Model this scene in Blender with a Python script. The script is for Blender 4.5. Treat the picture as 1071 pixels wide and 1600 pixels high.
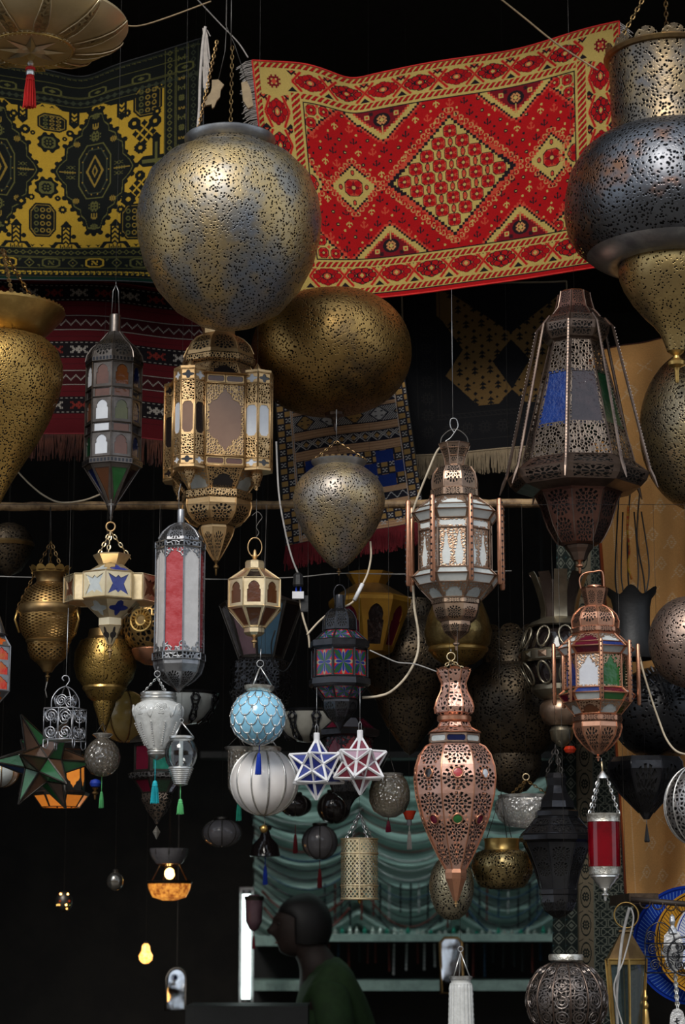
import bpy, bmesh, math, random
import numpy as np
from mathutils import Vector, Matrix
for o in list(bpy.data.objects): bpy.data.objects.remove(o)
R = random.Random(7)
SCN = bpy.context.scene; COL = SCN.collection
PI = math.pi
# ---------------------------------------------------------------- camera
D, FPX, PITCH, CAMZ = 6.2, 3400.0, math.radians(11), 1.6
cam = bpy.data.cameras.new('camera'); co = bpy.data.objects.new('camera', cam); COL.objects.link(co)
co.location = (0, -D, CAMZ); co.rotation_euler = (PI/2 + PITCH, 0, 0)
cam.sensor_fit = 'VERTICAL'; cam.sensor_height = 36; cam.lens = FPX/1600*36
cam.clip_start = .1; cam.clip_end = 200
cam.dof.use_dof = True; cam.dof.focus_distance = 6.25; cam.dof.aperture_fstop = 3.2
SCN.camera = co
# ---------------------------------------------------------------- sky, sun, exposure
w = bpy.data.worlds.new('sky'); SCN.world = w; w.use_nodes = True
bg = w.node_tree.nodes['Background']; bg.inputs[0].default_value = (.78, .88, 1, 1); bg.inputs[1].default_value = .88
sl = bpy.data.lights.new('sun', 'SUN'); sl.energy = 1.9; sl.angle = math.radians(24); sl.color = (1, .95, .87)
so = bpy.data.objects.new('sun', sl); COL.objects.link(so)
so.rotation_euler = Vector((.28, 1, -.76)).to_track_quat('-Z', 'Y').to_euler()
vs = SCN.view_settings; vs.view_transform = 'Standard'; vs.look = 'None'; vs.gamma = 1; vs.exposure = .15; vs.use_curve_mapping = False
# ---------------------------------------------------------------- pixel to place
_c, _s = math.cos(PITCH), math.sin(PITCH)
def ray(px, py):
    u, v = (px-535.5)/FPX, (800-py)/FPX
    return Vector((u, _c - v*_s, _s + v*_c))
def at(px, py, Y):
    d = ray(px, py); return Vector((0, -D, CAMZ)) + d*((Y+D)/d.y)
def mpp(px, py, Y): return ((Y+D)/ray(px, py).y)/FPX
# ---------------------------------------------------------------- materials
def mat(name):
    m = bpy.data.materials.new(name); m.use_nodes = True; nt = m.node_tree; nt.nodes.clear()
    out = nt.nodes.new('ShaderNodeOutputMaterial'); return m, nt, out
def nd(nt, t, **k):
    n = nt.nodes.new(t)
    for a, b in k.items(): setattr(n, a, b)
    return n
def put(nt, sock, v):
    if isinstance(v, bpy.types.NodeSocket): nt.links.new(v, sock)
    elif v is not None: sock.default_value = v
def ma(nt, op, a, b=None, c=None, clamp=False):
    n = nd(nt, 'ShaderNodeMath', operation=op, use_clamp=clamp)
    for i, x in enumerate((a, b, c)):
        if x is not None: put(nt, n.inputs[i], x)
    return n.outputs[0]
def c4(c): return (c[0], c[1], c[2], 1)
def mixc(nt, f, a, b):
    n = nd(nt, 'ShaderNodeMix', data_type='RGBA'); put(nt, n.inputs[0], f)
    put(nt, n.inputs[6], a if not isinstance(a, tuple) else c4(a)); put(nt, n.inputs[7], b if not isinstance(b, tuple) else c4(b)); return n.outputs[2]
def noise(nt, vec, s, det=3, rough=.6):
    n = nd(nt, 'ShaderNodeTexNoise'); put(nt, n.inputs['Vector'], vec); n.inputs['Scale'].default_value = s
    n.inputs['Detail'].default_value = det; n.inputs['Roughness'].default_value = rough; return n.outputs['Fac']
def step(nt, v, lo, hi):
    n = nd(nt, 'ShaderNodeMapRange', interpolation_type='SMOOTHSTEP'); put(nt, n.inputs[0], v)
    n.inputs[1].default_value = lo; n.inputs[2].default_value = hi; return n.outputs[0]
def principled(nt, col, rough, metal=0, **k):
    b = nd(nt, 'ShaderNodeBsdfPrincipled')
    put(nt, b.inputs['Base Color'], col if not isinstance(col, tuple) else c4(col)); put(nt, b.inputs['Roughness'], rough)
    b.inputs['Metallic'].default_value = metal
    for a, v in k.items():
        a = a.replace('_', ' '); put(nt, b.inputs[a], v)
    return b
def bump(nt, h, st, dist=.004):
    n = nd(nt, 'ShaderNodeBump'); n.inputs['Strength'].default_value = st; n.inputs['Distance'].default_value = dist
    put(nt, n.inputs['Height'], h); return n.outputs[0]
def metal(name, c1, c2=None, rough=.36, ns=7, holes=None, metallic=.88, c3=None, dent=.25):
    """aged beaten metal; holes = ('perf'|'fret', scale, threshold) in object space, ('facet', scale, thr, v0, v1) inside each facet"""
    m, nt, out = mat(name); tc = nd(nt, 'ShaderNodeTexCoord'); ob = tc.outputs['Object']
    n1 = noise(nt, ob, ns, 5, .65); col = mixc(nt, step(nt, n1, .38, .62), c1, c2 or tuple(x*.6 for x in c1))
    if c3: col = mixc(nt, step(nt, noise(nt, ob, ns*.55, 4, .7), .52, .66), col, c3)
    n2 = noise(nt, ob, ns*9, 2); rg = ma(nt, 'ADD', rough-.1, ma(nt, 'MULTIPLY', n2, .22))
    hgt = ma(nt, 'MULTIPLY', noise(nt, ob, ns*3.2, 2), dent); hole = None
    if holes:
        k = holes[0]; S = holes[1]; th = holes[2]
        dn = nd(nt, 'ShaderNodeTexNoise'); put(nt, dn.inputs['Vector'], ob); dn.inputs['Scale'].default_value = S*.55
        vm = nd(nt, 'ShaderNodeVectorMath', operation='MULTIPLY_ADD')
        put(nt, vm.inputs[0], dn.outputs['Color']); vm.inputs[1].default_value = (.62/S,)*3
        vv = nd(nt, 'ShaderNodeTexVoronoi'); vv.inputs['Scale'].default_value = S
        if k == 'perf':
            put(nt, vm.inputs[2], ob); put(nt, vv.inputs['Vector'], vm.outputs[0])
            lim = ma(nt, 'MULTIPLY', th, step(nt, noise(nt, ob, S*.16, 1), .10, .34))
            d = vv.outputs['Distance']; hole = ma(nt, 'LESS_THAN', d, lim)
            hgt = ma(nt, 'ADD', ma(nt, 'MULTIPLY', hgt, .6), ma(nt, 'MULTIPLY', step(nt, d, th*.8, th*1.5), .35))
        elif k == 'fret':
            vv.feature = 'DISTANCE_TO_EDGE'; vv.inputs['Randomness'].default_value = .75; put(nt, vv.inputs['Vector'], ob)
            d = vv.outputs['Distance']; hole = ma(nt, 'GREATER_THAN', d, th)
            hgt = ma(nt, 'SUBTRACT', hgt, ma(nt, 'MULTIPLY', d, 1.2))
        elif k == 'lattice':      # diagonal strips on the unrolled surface (uv)
            sp = nd(nt, 'ShaderNodeSeparateXYZ'); put(nt, sp.inputs[0], tc.outputs['UV'])
            u = ma(nt, 'MULTIPLY', sp.outputs[0], S); v = ma(nt, 'MULTIPLY', sp.outputs[1], holes[3])
            a = ma(nt, 'PINGPONG', ma(nt, 'ADD', u, v), .5); b_ = ma(nt, 'PINGPONG', ma(nt, 'SUBTRACT', u, v), .5)
            d = ma(nt, 'MINIMUM', a, b_); hole = ma(nt, 'GREATER_THAN', d, th)
            for (b0, b1) in holes[4]:
                inb = ma(nt, 'MULTIPLY', ma(nt, 'GREATER_THAN', sp.outputs[1], b0), ma(nt, 'LESS_THAN', sp.outputs[1], b1))
                hole = ma(nt, 'MULTIPLY', hole, ma(nt, 'SUBTRACT', 1., inb))
        else:                     # 'facet': a rosette of cut-outs in the middle of every facet (uv per facet)
            sp = nd(nt, 'ShaderNodeSeparateXYZ'); put(nt, sp.inputs[0], tc.outputs['UV'])
            v0, v1 = holes[3], holes[4]; asp = holes[5] if len(holes) > 5 else 1.
            du = ma(nt, 'SUBTRACT', sp.outputs[0], .5)
            t = ma(nt, 'DIVIDE', ma(nt, 'SUBTRACT', sp.outputs[1], v0), (v1-v0))
            per = max(1, round(asp)); dv = ma(nt, 'SUBTRACT', ma(nt, 'FRACT', ma(nt, 'MULTIPLY', t, float(per))), .5)
            dv = ma(nt, 'MULTIPLY', dv, asp/per)
            r = ma(nt, 'SQRT', ma(nt, 'ADD', ma(nt, 'MULTIPLY', du, du), ma(nt, 'MULTIPLY', dv, dv)))
            an = ma(nt, 'ARCTAN2', dv, du)
            def ring(lo, hi, k_, ph, c_):
                return ma(nt, 'MULTIPLY', ma(nt, 'MULTIPLY', ma(nt, 'GREATER_THAN', r, lo), ma(nt, 'LESS_THAN', r, hi)),
                          ma(nt, 'GREATER_THAN', ma(nt, 'COSINE', ma(nt, 'ADD', ma(nt, 'MULTIPLY', an, k_), ph)), c_))
            hole = ma(nt, 'LESS_THAN', r, .055)
            for q in (ring(.085, .215, 8., 0., -.15), ring(.235, .335, 8., PI, -.05), ring(.235, .30, 16., 0., .55), ring(.35, .47, 16., PI/2, -.15)):
                hole = ma(nt, 'MAXIMUM', hole, q)
            au = ma(nt, 'LESS_THAN', ma(nt, 'ABSOLUTE', du), holes[6] if len(holes) > 6 else .37)
            inv = ma(nt, 'MULTIPLY', ma(nt, 'GREATER_THAN', t, 0.), ma(nt, 'LESS_THAN', t, 1.))
            hole = ma(nt, 'MULTIPLY', ma(nt, 'MULTIPLY', hole, au), inv)
    if holes: HOLED.add(name)
    b = principled(nt, col, rg, metallic); put(nt, b.inputs['Normal'], bump(nt, hgt, .45, .004))
    if hole is not None:
        tr = nd(nt, 'ShaderNodeBsdfTransparent'); mx = nd(nt, 'ShaderNodeMixShader')
        put(nt, mx.inputs[0], hole); nt.links.new(b.outputs[0], mx.inputs[1]); nt.links.new(tr.outputs[0], mx.inputs[2]); nt.links.new(mx.outputs[0], out.inputs[0])
    else: nt.links.new(b.outputs[0], out.inputs[0])
    return m
def pane(name, c, rough=.12, c2=None, ns=14, emit=0, spec=.6, rip=.25, trans=0.):
    m, nt, out = mat(name); ob = nd(nt, 'ShaderNodeTexCoord').outputs['Object']
    n1 = noise(nt, ob, ns, 4, .7); col = mixc(nt, step(nt, n1, .35, .65), c, c2 or tuple(x*.75 for x in c))
    b = principled(nt, col, rough, 0, Specular_IOR_Level=spec, Transmission_Weight=trans); put(nt, b.inputs['Normal'], bump(nt, noise(nt, ob, ns*3, 2), rip, .003))
    if emit: put(nt, b.inputs['Emission Color'], col); b.inputs['Emission Strength'].default_value = emit
    nt.links.new(b.outputs[0], out.inputs[0]); return m
def clear(name, tint=(.9, .92, .92), gl=.06, rough=.05, body=None, bf=.0):
    """thin clear glass: see-through with a fresnel sheen, optionally a share of coloured body"""
    m, nt, out = mat(name); ob = nd(nt, 'ShaderNodeTexCoord').outputs['Object']
    tr = nd(nt, 'ShaderNodeBsdfTransparent'); tr.inputs[0].default_value = c4(tint)
    gs = nd(nt, 'ShaderNodeBsdfGlossy'); gs.inputs['Roughness'].default_value = rough
    lw = nd(nt, 'ShaderNodeLayerWeight'); lw.inputs[0].default_value = .25
    f = ma(nt, 'ADD', gl, ma(nt, 'MULTIPLY', lw.outputs['Fresnel'], .9), clamp=True)
    mx = nd(nt, 'ShaderNodeMixShader'); put(nt, mx.inputs[0], f)
    if rough > .1:
        vo = nd(nt, 'ShaderNodeTexVoronoi'); put(nt, vo.inputs['Vector'], ob); vo.inputs['Scale'].default_value = 95
        nb = bump(nt, vo.outputs['Distance'], 1., .006); put(nt, gs.inputs['Normal'], nb); put(nt, lw.inputs['Normal'], nb)
    src = tr.outputs[0]
    if bf:
        df = principled(nt, body, .2); m2 = nd(nt, 'ShaderNodeMixShader'); m2.inputs[0].default_value = bf
        nt.links.new(src, m2.inputs[1]); nt.links.new(df.outputs[0], m2.inputs[2]); src = m2.outputs[0]
    nt.links.new(src, mx.inputs[1]); nt.links.new(gs.outputs[0], mx.inputs[2]); nt.links.new(mx.outputs[0], out.inputs[0]); return m
def plain(name, c, rough=.6, c2=None, ns=20, bm=.2, emit=0, sheen=0):
    m, nt, out = mat(name); ob = nd(nt, 'ShaderNodeTexCoord').outputs['Object']
    n1 = noise(nt, ob, ns, 4, .65); col = mixc(nt, step(nt, n1, .35, .65), c, c2 or tuple(x*.7 for x in c))
    b = principled(nt, col, rough); put(nt, b.inputs['Normal'], bump(nt, noise(nt, ob, ns*4, 3), bm, .004))
    if emit: put(nt, b.inputs['Emission Color'], col); b.inputs['Emission Strength'].default_value = emit
    nt.links.new(b.outputs[0], out.inputs[0]); return m
def woven(name):
    m, nt, out = mat(name); at_ = nd(nt, 'ShaderNodeAttribute', attribute_name='weave'); ob = nd(nt, 'ShaderNodeTexCoord').outputs['Object']
    n1 = noise(nt, ob, 260, 2); n2 = noise(nt, ob, 9, 3)
    f = ma(nt, 'MULTIPLY', ma(nt, 'ADD', .78, ma(nt, 'MULTIPLY', n1, .44)), ma(nt, 'ADD', .85, ma(nt, 'MULTIPLY', n2, .3)))
    v = nd(nt, 'ShaderNodeVectorMath', operation='SCALE'); put(nt, v.inputs[0], at_.outputs['Color']); put(nt, v.inputs['Scale'], f)
    b = principled(nt, v.outputs[0], .95, 0, Specular_IOR_Level=.15); put(nt, b.inputs['Normal'], bump(nt, n1, .35, .003))
    nt.links.new(b.outputs[0], out.inputs[0]); return m
def emis(name, c, s):
    m, nt, out = mat(name); e = nd(nt, 'ShaderNodeEmission'); e.inputs[0].default_value = c4(c); e.inputs[1].default_value = s
    nt.links.new(e.outputs[0], out.inputs[0]); return m
HOLED = set()
BRASS = (.62, .40, .13); OLDB = (.30, .19, .075); COPPER = (.62, .29, .17); SILV = (.55, .53, .50); IRON = (.11, .10, .10); GREYP = (.20, .21, .23)
M = {}
M['ballbig'] = metal('aged_brass_perforated', (.50, .36, .17), (.27, .25, .22), .40, 6, ('perf', 124, .32), c3=(.22, .24, .28))
M['ball2'] = metal('dull_gold_perforated', (.42, .26, .085), (.30, .18, .06), .36, 6, ('perf', 129, .32), c3=(.15, .10, .05))
M['egg'] = metal('worn_brass_perforated', (.44, .33, .18), (.30, .26, .22), .40, 9, ('perf', 141, .31), c3=(.25, .23, .22))
M['urn'] = metal('blackened_steel_perforated', (.14, .145, .16), (.09, .09, .10), .33, 6, ('perf', 100, .35), c3=(.24, .12, .07))
M['urnneck'] = metal('smoky_brass_perforated', (.28, .20, .11), (.14, .12, .10), .36, 7, ('perf', 100, .35), c3=(.12, .12, .13))
M['cup'] = metal('gold_brass_perforated', (.48, .34, .14), (.36, .25, .11), .36, 8, ('perf', 113, .29), c3=(.22, .18, .14))
M['cone'] = metal('yellow_brass_perforated', (.55, .34, .10), (.42, .25, .07), .38, 7, ('perf', 148, .36))
M['ballr'] = metal('dark_brass_perforated', (.33, .25, .13), (.22, .18, .12), .36, 7, ('perf', 133, .35))
M['copball'] = metal('dusty_copper_perforated', (.34, .24, .19), (.24, .19, .17), .42, 7, ('perf', 120, .32), c3=(.40, .22, .14))
M['darkperf'] = metal('deep_brown_brass_perforated', (.13, .095, .06), (.075, .06, .045), .42, 8, ('perf', 113, .35))  # much darker brown than the front-row brass
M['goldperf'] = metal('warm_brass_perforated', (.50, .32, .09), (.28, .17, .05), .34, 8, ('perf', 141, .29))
M['paleperf'] = metal('pale_brass_perforated', (.46, .40, .27), (.34, .30, .21), .34, 10, ('perf', 148, .35))
M['gold'] = metal('bright_brass', (.66, .44, .22), (.52, .33, .15), .40, 10, dent=.15)
M['goldf'] = metal('bright_brass_fretwork', (.64, .43, .22), (.52, .33, .15), .42, 10, ('fret', 135, .16))
M['golddome'] = metal('bright_brass_rosettes', (.64, .43, .22), (.50, .32, .15), .40, 10, ('facet', 1, 1, .18, .92, 1.0), dent=.15)
M['palegold'] = metal('pale_gold_metal', (.84, .68, .44), (.70, .55, .32), .36, 12, dent=.12)
M['brass'] = metal('plain_brass', BRASS, (.42, .26, .08), .33, 10)
M['oldbrass'] = metal('old_brass', OLDB, (.18, .11, .05), .38, 10)
M['oldfret'] = metal('old_brass_fretwork', (.36, .22, .08), (.22, .13, .05), .36, 10, ('fret', 62, .17))
M['silver'] = metal('pale_silver', (.74, .73, .70), (.56, .55, .53), .30, 20, dent=.1)
M['silverf'] = metal('chased_silver', (.72, .69, .62), (.42, .39, .33), .36, 70, dent=1.)
M['grey'] = metal('grey_tin', (.36, .36, .37), (.22, .22, .23), .34, 12)
M['tin'] = metal('dark_tin', (.17, .145, .13), (.10, .085, .075), .34, 12); M['tindome'] = metal('dark_tin_rosettes', (.15, .13, .115), (.09, .075, .065), .33, 12, ('facet', 1, 1, .30, .98, 1.))
M['greydome'] = metal('grey_tin_rosettes', (.30, .30, .31), (.19, .19, .20), .33, 12, ('facet', 1, 1, .30, .98, 1.))
M['greyf'] = metal('grey_tin_fretwork', (.32, .32, .33), (.2, .2, .21), .34, 12, ('fret', 80, .13))
M['brown'] = metal('browned_iron', (.20, .145, .115), (.12, .085, .07), .35, 10)
M['brownf'] = metal('browned_iron_fretwork', (.22, .17, .135), (.13, .10, .08), .38, 10, ('fret', 98, .15))
M['brownr'] = metal('red_brown_iron_rosettes', (.20, .095, .07), (.12, .06, .05), .33, 9, ('facet', 1, 1, .05, .95, 2.))
M['copper'] = metal('polished_copper', COPPER, (.48, .23, .14), .30, 10, dent=.12)
M['copdome'] = metal('polished_copper_rosettes', (.58, .30, .19), (.45, .23, .15), .30, 10, ('facet', 1, 1, .12, .9, 1.), dent=.12)
M['copf'] = metal('pink_copper_fretwork', (.80, .50, .40), (.68, .38, .29), .42, 10, ('fret', 80, .20))
M['copstar'] = metal('pink_copper_star_fretwork', (.80, .50, .40), (.68, .38, .29), .42, 10, ('facet', 1, 1, .02, .98, 5., .46), dent=.6)
M['copfine'] = metal('brown_copper_fretwork', (.50, .33, .22), (.38, .24, .16), .36, 10, ('fret', 120, .17))
M['dullcop'] = metal('dull_bronze', (.40, .27, .19), (.28, .19, .14), .34, 10, dent=.15)
M['dulldome'] = metal('dull_bronze_rosettes', (.42, .29, .20), (.28, .19, .14), .33, 10, ('facet', 1, 1, .12, .9, 1.))
M['black'] = metal('black_lacquered_iron', (.045, .045, .050), (.028, .028, .032), .21, 10, metallic=.75)
M['blackf'] = metal('black_iron_fretwork', (.05, .05, .055), (.03, .03, .034), .24, 10, ('fret', 85, .16), metallic=.75)
M['blackr'] = metal('black_iron_rosettes', (.05, .05, .055), (.03, .03, .034), .22, 10, ('facet', 1, 1, .1, .95, 1.), metallic=.75)
M['wire'] = metal('steel_wire', (.45, .45, .45), None, .4, 20)
M['dwire'] = metal('dark_wire', (.12, .11, .10), None, .5, 20)
M['filig'] = metal('bronze_filigree', (.17, .14, .125), (.11, .09, .08), .40, 10, ('fret', 90, .16))
M['filigs'] = metal('silver_filigree', (.42, .40, .39), (.30, .28, .27), .36, 10, ('fret', 80, .20))
M['lattice'] = metal('gilt_lattice', (.70, .58, .36), (.55, .44, .26), .36, 10, ('lattice', 1., .16, 12., [(-.1, .03), (.22, .27), (.76, .81), (.97, 1.1)]))
M['pot'] = metal('burnished_brass_pierced', (.48, .36, .16), (.30, .22, .10), .27, 9, ('perf', 133, .35))
M['steeln'] = metal('rim_steel', (.40, .40, .40), (.26, .26, .27), .38, 12)
M['milk'] = pane('milky_white_glass', (.70, .72, .70), .25, (.62, .65, .63)); M['greywhite'] = pane('frosted_grey_glass', (.50, .53, .52), .22)
M['sky'] = pane('white_sky_glass', (0.624, 0.640, 0.672), .08, (0.560, 0.576, 0.624))  # white glass, its pale blue also paints reflected sky
M['red'] = pane('crackled_red_glass', (0.375, 0.026, 0.030), .22, (0.465, 0.075, 0.083), 22); M['white2'] = pane('crackled_white_glass', (0.561, 0.544, 0.535), .25, (0.493, 0.476, 0.468), 20)
M['blue'] = pane('rippled_blue_glass', (.008, .025, .135), .14, (.012, .038, .18), 30, rip=.6); M['purple'] = pane('rippled_plum_glass', (.04, .026, .030), .14, (.026, .018, .022), 30, rip=.6)
M['dgreen'] = pane('dark_green_glass', (.008, .035, .015), .14); M['green'] = pane('leaf_green_glass', (0.022, 0.121, 0.028), .12); M['lime'] = pane('olive_glass', (0.061, 0.061, 0.009), .15)
M['amber'] = pane('amber_glass', (0.079, 0.025, 0.006), .12, (0.090, 0.027, 0.008)); M['tan'] = pane('tan_glass', (0.240, 0.132, 0.076), .10, (0.200, 0.104, 0.060), 5); M['rust'] = pane('rust_glass', (0.120, 0.045, 0.024), .14)
M['wine'] = pane('wine_glass', (0.084, 0.007, 0.018), .10, (.10, .008, .02)); M['dblue'] = pane('night_blue_glass', (0.006, 0.012, 0.060), .12); M['smoke'] = pane('smoked_glass', (0.018, 0.013, 0.013), .1)
M['cobalt'] = pane('cobalt_glass', (0.014, 0.022, 0.168), .08, (0.028, 0.044, 0.240)); M['starred'] = pane('burgundy_glass', (.16, .015, .03), .10, (.20, .04, .06))
M['bluescale'] = pane('sky_blue_glass', (.30, .62, .82), .14, (.24, .55, .76), 6, rip=.05); M['opal'] = pane('opal_glass', (.86, .82, .80), .16, (.82, .78, .76), 5, rip=.04)
M['redglass'] = pane('ruby_glass', (.16, .001, .006), .05, (.08, .001, .004), 9, rip=.05); M['rose'] = pane('frosted_silver_glass', (.60, .60, .58), .13, (.50, .50, .48), 30, rip=.4, spec=.9)
M['yellowg'] = pane('honey_glass', (.42, .28, .08), .2); M['teal'] = pane('sea_green_glass', (.02, .22, .15), .2, (.01, .12, .09))
M['clear'] = clear('clear_glass'); M['ribglass'] = clear('ribbed_smoky_glass', (.62, .58, .52), .10, .12, (.35, .30, .24), .22); M['cutglass'] = clear('cut_brown_glass', (.55, .48, .40), .12, .22, (.26, .20, .14), .35)
M['greyglass'] = clear('grey_pressed_glass', (.6, .58, .55), .14, .25, (.32, .30, .28), .45)
M['whitebar'] = plain('white_painted_lead', (.74, .73, .74), .4, (.66, .65, .66))
M['redthread'] = plain('red_thread', (.62, .012, .008), .8); M['turq'] = plain('turquoise_thread', (.01, .42, .50), .6); M['gthread'] = plain('green_thread', (.12, .52, .18), .6)
M['bthread'] = plain('blue_thread', (.01, .05, .45), .6); M['wthread'] = plain('white_cotton', (.56, .50, .45), .9, (.42, .37, .33)); M['fawn'] = plain('fawn_fringe', (.24, .18, .11), .9)
M['rustthread'] = plain('rust_fringe', (.085, .022, .010), .9, (.04, .010, .006)); M['crimson'] = plain('crimson_fringe', (.18, .008, .014), .9)
M['cream'] = plain('cream_cable', (.62, .52, .38), .5); M['pcable'] = plain('grey_cable', (.40, .38, .36), .5); M['bcable'] = plain('black_cable', (.012, .012, .012), .5)
M['bead'] = plain('orange_bead', (.62, .04, .01), .25); M['wood'] = plain('pale_wood_tag', (.34, .24, .13), .7)
M['holedark'] = plain('hole_dark_backing', (.012, .010, .009), .8)  # near-black, stands for the darkness seen through cut-outs
M['weave'] = woven('woven_pile')
def lit(name, c, s): return emis(name, c, s)
# ---------------------------------------------------------------- mesh helpers
def mesh(name, v, f, smooth=False, uv=None, sharp=None):
    me = bpy.data.meshes.new(name); me.from_pydata(v, [], f)
    if uv is not None:
        l = me.uv_layers.new(name='UVMap'); l.data.foreach_set('uv', np.array(uv, dtype=np.float32).ravel())
    if smooth:
        me.shade_smooth()
        if sharp: me.set_sharp_from_angle(angle=math.radians(sharp))
    me.update(); return me
def obj(name, me, m=None, parent=None, label=None):
    o = bpy.data.objects.new(name, me); COL.objects.link(o)
    if m is not None and len(me.materials) == 0: me.materials.append(m if not isinstance(m, str) else M[m])
    if parent is not None: o.parent = parent
    if label: o['label'] = label
    return o
def tag(o, label, cat, group=None):
    o['label'] = label; o['category'] = cat
    if group: o['group'] = group
    return o
def pol(r, a, z): return (r*math.sin(a), -r*math.cos(a), z)      # a = 0 faces the street, growing to the right
def lathe_g(prof, n, rot=0, lobe=None, full=2*PI):
    v, f, uv = [], [], []
    L = [0]
    for i in range(1, len(prof)): L.append(L[-1]+math.hypot(prof[i][0]-prof[i-1][0], prof[i][1]-prof[i-1][1]))
    T_ = L[-1] or 1
    for i, (r, z) in enumerate(prof):
        for k in range(n):
            a = rot+k*full/n; rr = max(r, 1e-4)
            if lobe: rr, dz = lobe(i/(len(prof)-1), a, rr)
            else: dz = 0
            v.append(pol(rr, a, z+dz))
    for i in range(len(prof)-1):
        for k in range(n):
            k2 = (k+1) % n
            f.append((i*n+k, (i+1)*n+k, (i+1)*n+k2, i*n+k2)); uv += [(0, L[i]/T_), (0, L[i+1]/T_), (1, L[i+1]/T_), (1, L[i]/T_)]
    return v, f, uv
def tube_g(pts, r, n=6, closed=False, V=None, F=None):
    V = [] if V is None else V; F = [] if F is None else F
    pts = [Vector(p) for p in pts]; N = len(pts); b0 = len(V); up = None
    rs = r if isinstance(r, (list, tuple)) else [r]*N
    for i, p in enumerate(pts):
        q0 = pts[i-1] if (i or closed) else p; q1 = pts[(i+1) % N] if (i < N-1 or closed) else p
        t = (q1-q0); t = t.normalized() if t.length > 1e-9 else Vector((0, 0, 1))
        if up is None: up = Vector((0, 0, 1)) if abs(t.z) < .9 else Vector((1, 0, 0))
        s = t.cross(up)
        if s.length < 1e-6: s = t.cross(Vector((.3, .8, .5)))
        s.normalize(); up = s.cross(t)
        for k in range(n):
            a = 2*PI*k/n; V.append(tuple(p + (s*math.cos(a)+up*math.sin(a))*rs[i]))
    for i in range(N if closed else N-1):
        j = (i+1) % N
        for k in range(n):
            k2 = (k+1) % n; F.append((b0+i*n+k, b0+i*n+k2, b0+j*n+k2, b0+j*n+k))
    if not closed: F.append(tuple(b0+k for k in reversed(range(n)))); F.append(tuple(b0+(N-1)*n+k for k in range(n)))
    return V, F
def smooth_pts(P, per=8):
    P = [Vector(p) for p in P]
    if len(P) < 3: return P
    out = []
    for i in range(len(P)-1):
        a = P[max(i-1, 0)]; b = P[i]; c = P[i+1]; d = P[min(i+2, len(P)-1)]
        for k in range(per):
            t = k/per
            out.append(.5*((2*b)+(c-a)*t+(2*a-5*b+4*c-d)*t*t+(-a+3*b-3*c+d)*t**3))
    return out+[P[-1]]
def box_g(lo, hi, V=None, F=None):
    V = [] if V is None else V; F = [] if F is None else F; b = len(V)
    for z in (lo[2], hi[2]): V += [(lo[0], lo[1], z), (hi[0], lo[1], z), (hi[0], hi[1], z), (lo[0], hi[1], z)]
    F += [tuple(b+i for i in q) for q in ((0, 3, 2, 1), (4, 5, 6, 7), (0, 1, 5, 4), (1, 2, 6, 5), (2, 3, 7, 6), (3, 0, 4, 7))]
    return V, F
def chain_g(a, b, link, r, V, F):
    a, b = Vector(a), Vector(b); d = b-a; n = max(2, int(d.length/(link*.78))); t = d.normalized()
    s = t.cross(Vector((0, 1, .1))).normalized(); u = s.cross(t)
    for i in range(n):
        c = a+d*((i+.5)/n); ax = s if i % 2 else u
        tube_g([c+t*math.cos(q)*link*.5+ax*math.sin(q)*link*.27 for q in [2*PI*k/8 for k in range(8)]], r, 4, True, V, F)
def spiral(c, ax, ay, r, turns, n=28, a0=0):
    return [Vector(c)+(Vector(ax)*math.cos(a0+turns*2*PI*i/n)+Vector(ay)*math.sin(a0+turns*2*PI*i/n))*r*(1-.86*i/n) for i in range(n+1)]
# ---------------------------------------------------------------- window shapes (u across, v up; star-shaped about the middle)
def mirror_v(right): return right+[(1-u, v) for (u, v) in reversed(right) if abs(u-.5) > 1e-6]
SHAPES = {
 'rect': [(.88, .08), (.88, .92), (.12, .92), (.12, .08)],
 'wide': [(.93, .05), (.93, .95), (.07, .95), (.07, .05)],
 'slot': mirror_v([(.5, .04), (.74, .05), (.80, .10), (.88, .14), (.88, .86), (.80, .90), (.74, .95), (.5, .96)]),
 'hslot': [(.95, .35), (.95, .65), (.88, .82), (.12, .82), (.05, .65), (.05, .35), (.12, .18), (.88, .18)],
 'arch': mirror_v([(.5, .12), (.82, .12), (.82, .58), (.76, .60), (.77, .72), (.70, .82), (.60, .88), (.5, .91)]),
 'ogee': mirror_v([(.5, .06), (.90, .06), (.90, .55), (.80, .60), (.80, .68), (.66, .74), (.62, .82), (.5, .95)]),
 'cusp': mirror_v([(.5, .05), (.56, .11), (.66, .15), (.70, .21), (.84, .24), (.93, .31), (.93, .69), (.84, .76), (.70, .79), (.66, .85), (.56, .89), (.5, .95)]),
 'cuspw': mirror_v([(.5, .015), (.60, .045), (.80, .06), (.82, .09), (.97, .10), (.97, .90), (.82, .91), (.80, .94), (.60, .955), (.5, .985)]),
 'fan': mirror_v([(.5, .04), (.90, .04), (.84, .42), (.72, .50), (.66, .64), (.5, .70)]),
 'tri': [(.92, .90), (.08, .90), (.42, .10), (.58, .10)],
 'ex': [(.90, .10), (.72, .50), (.90, .90), (.60, .74), (.5, .84), (.40, .74), (.10, .90), (.28, .50), (.10, .10), (.40, .26), (.5, .16), (.60, .26)],
 'flower': [(.5+.34*(1+.32*math.cos(4*a))*math.cos(a), .5+.34*(1+.32*math.cos(4*a))*math.sin(a)) for a in [2*PI*i/24 for i in range(24)]],
 'vase': mirror_v([(.5, .06), (.70, .06), (.80, .16), (.84, .34), (.72, .52), (.62, .66), (.66, .76), (.56, .84), (.5, .96)]),
}
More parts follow.
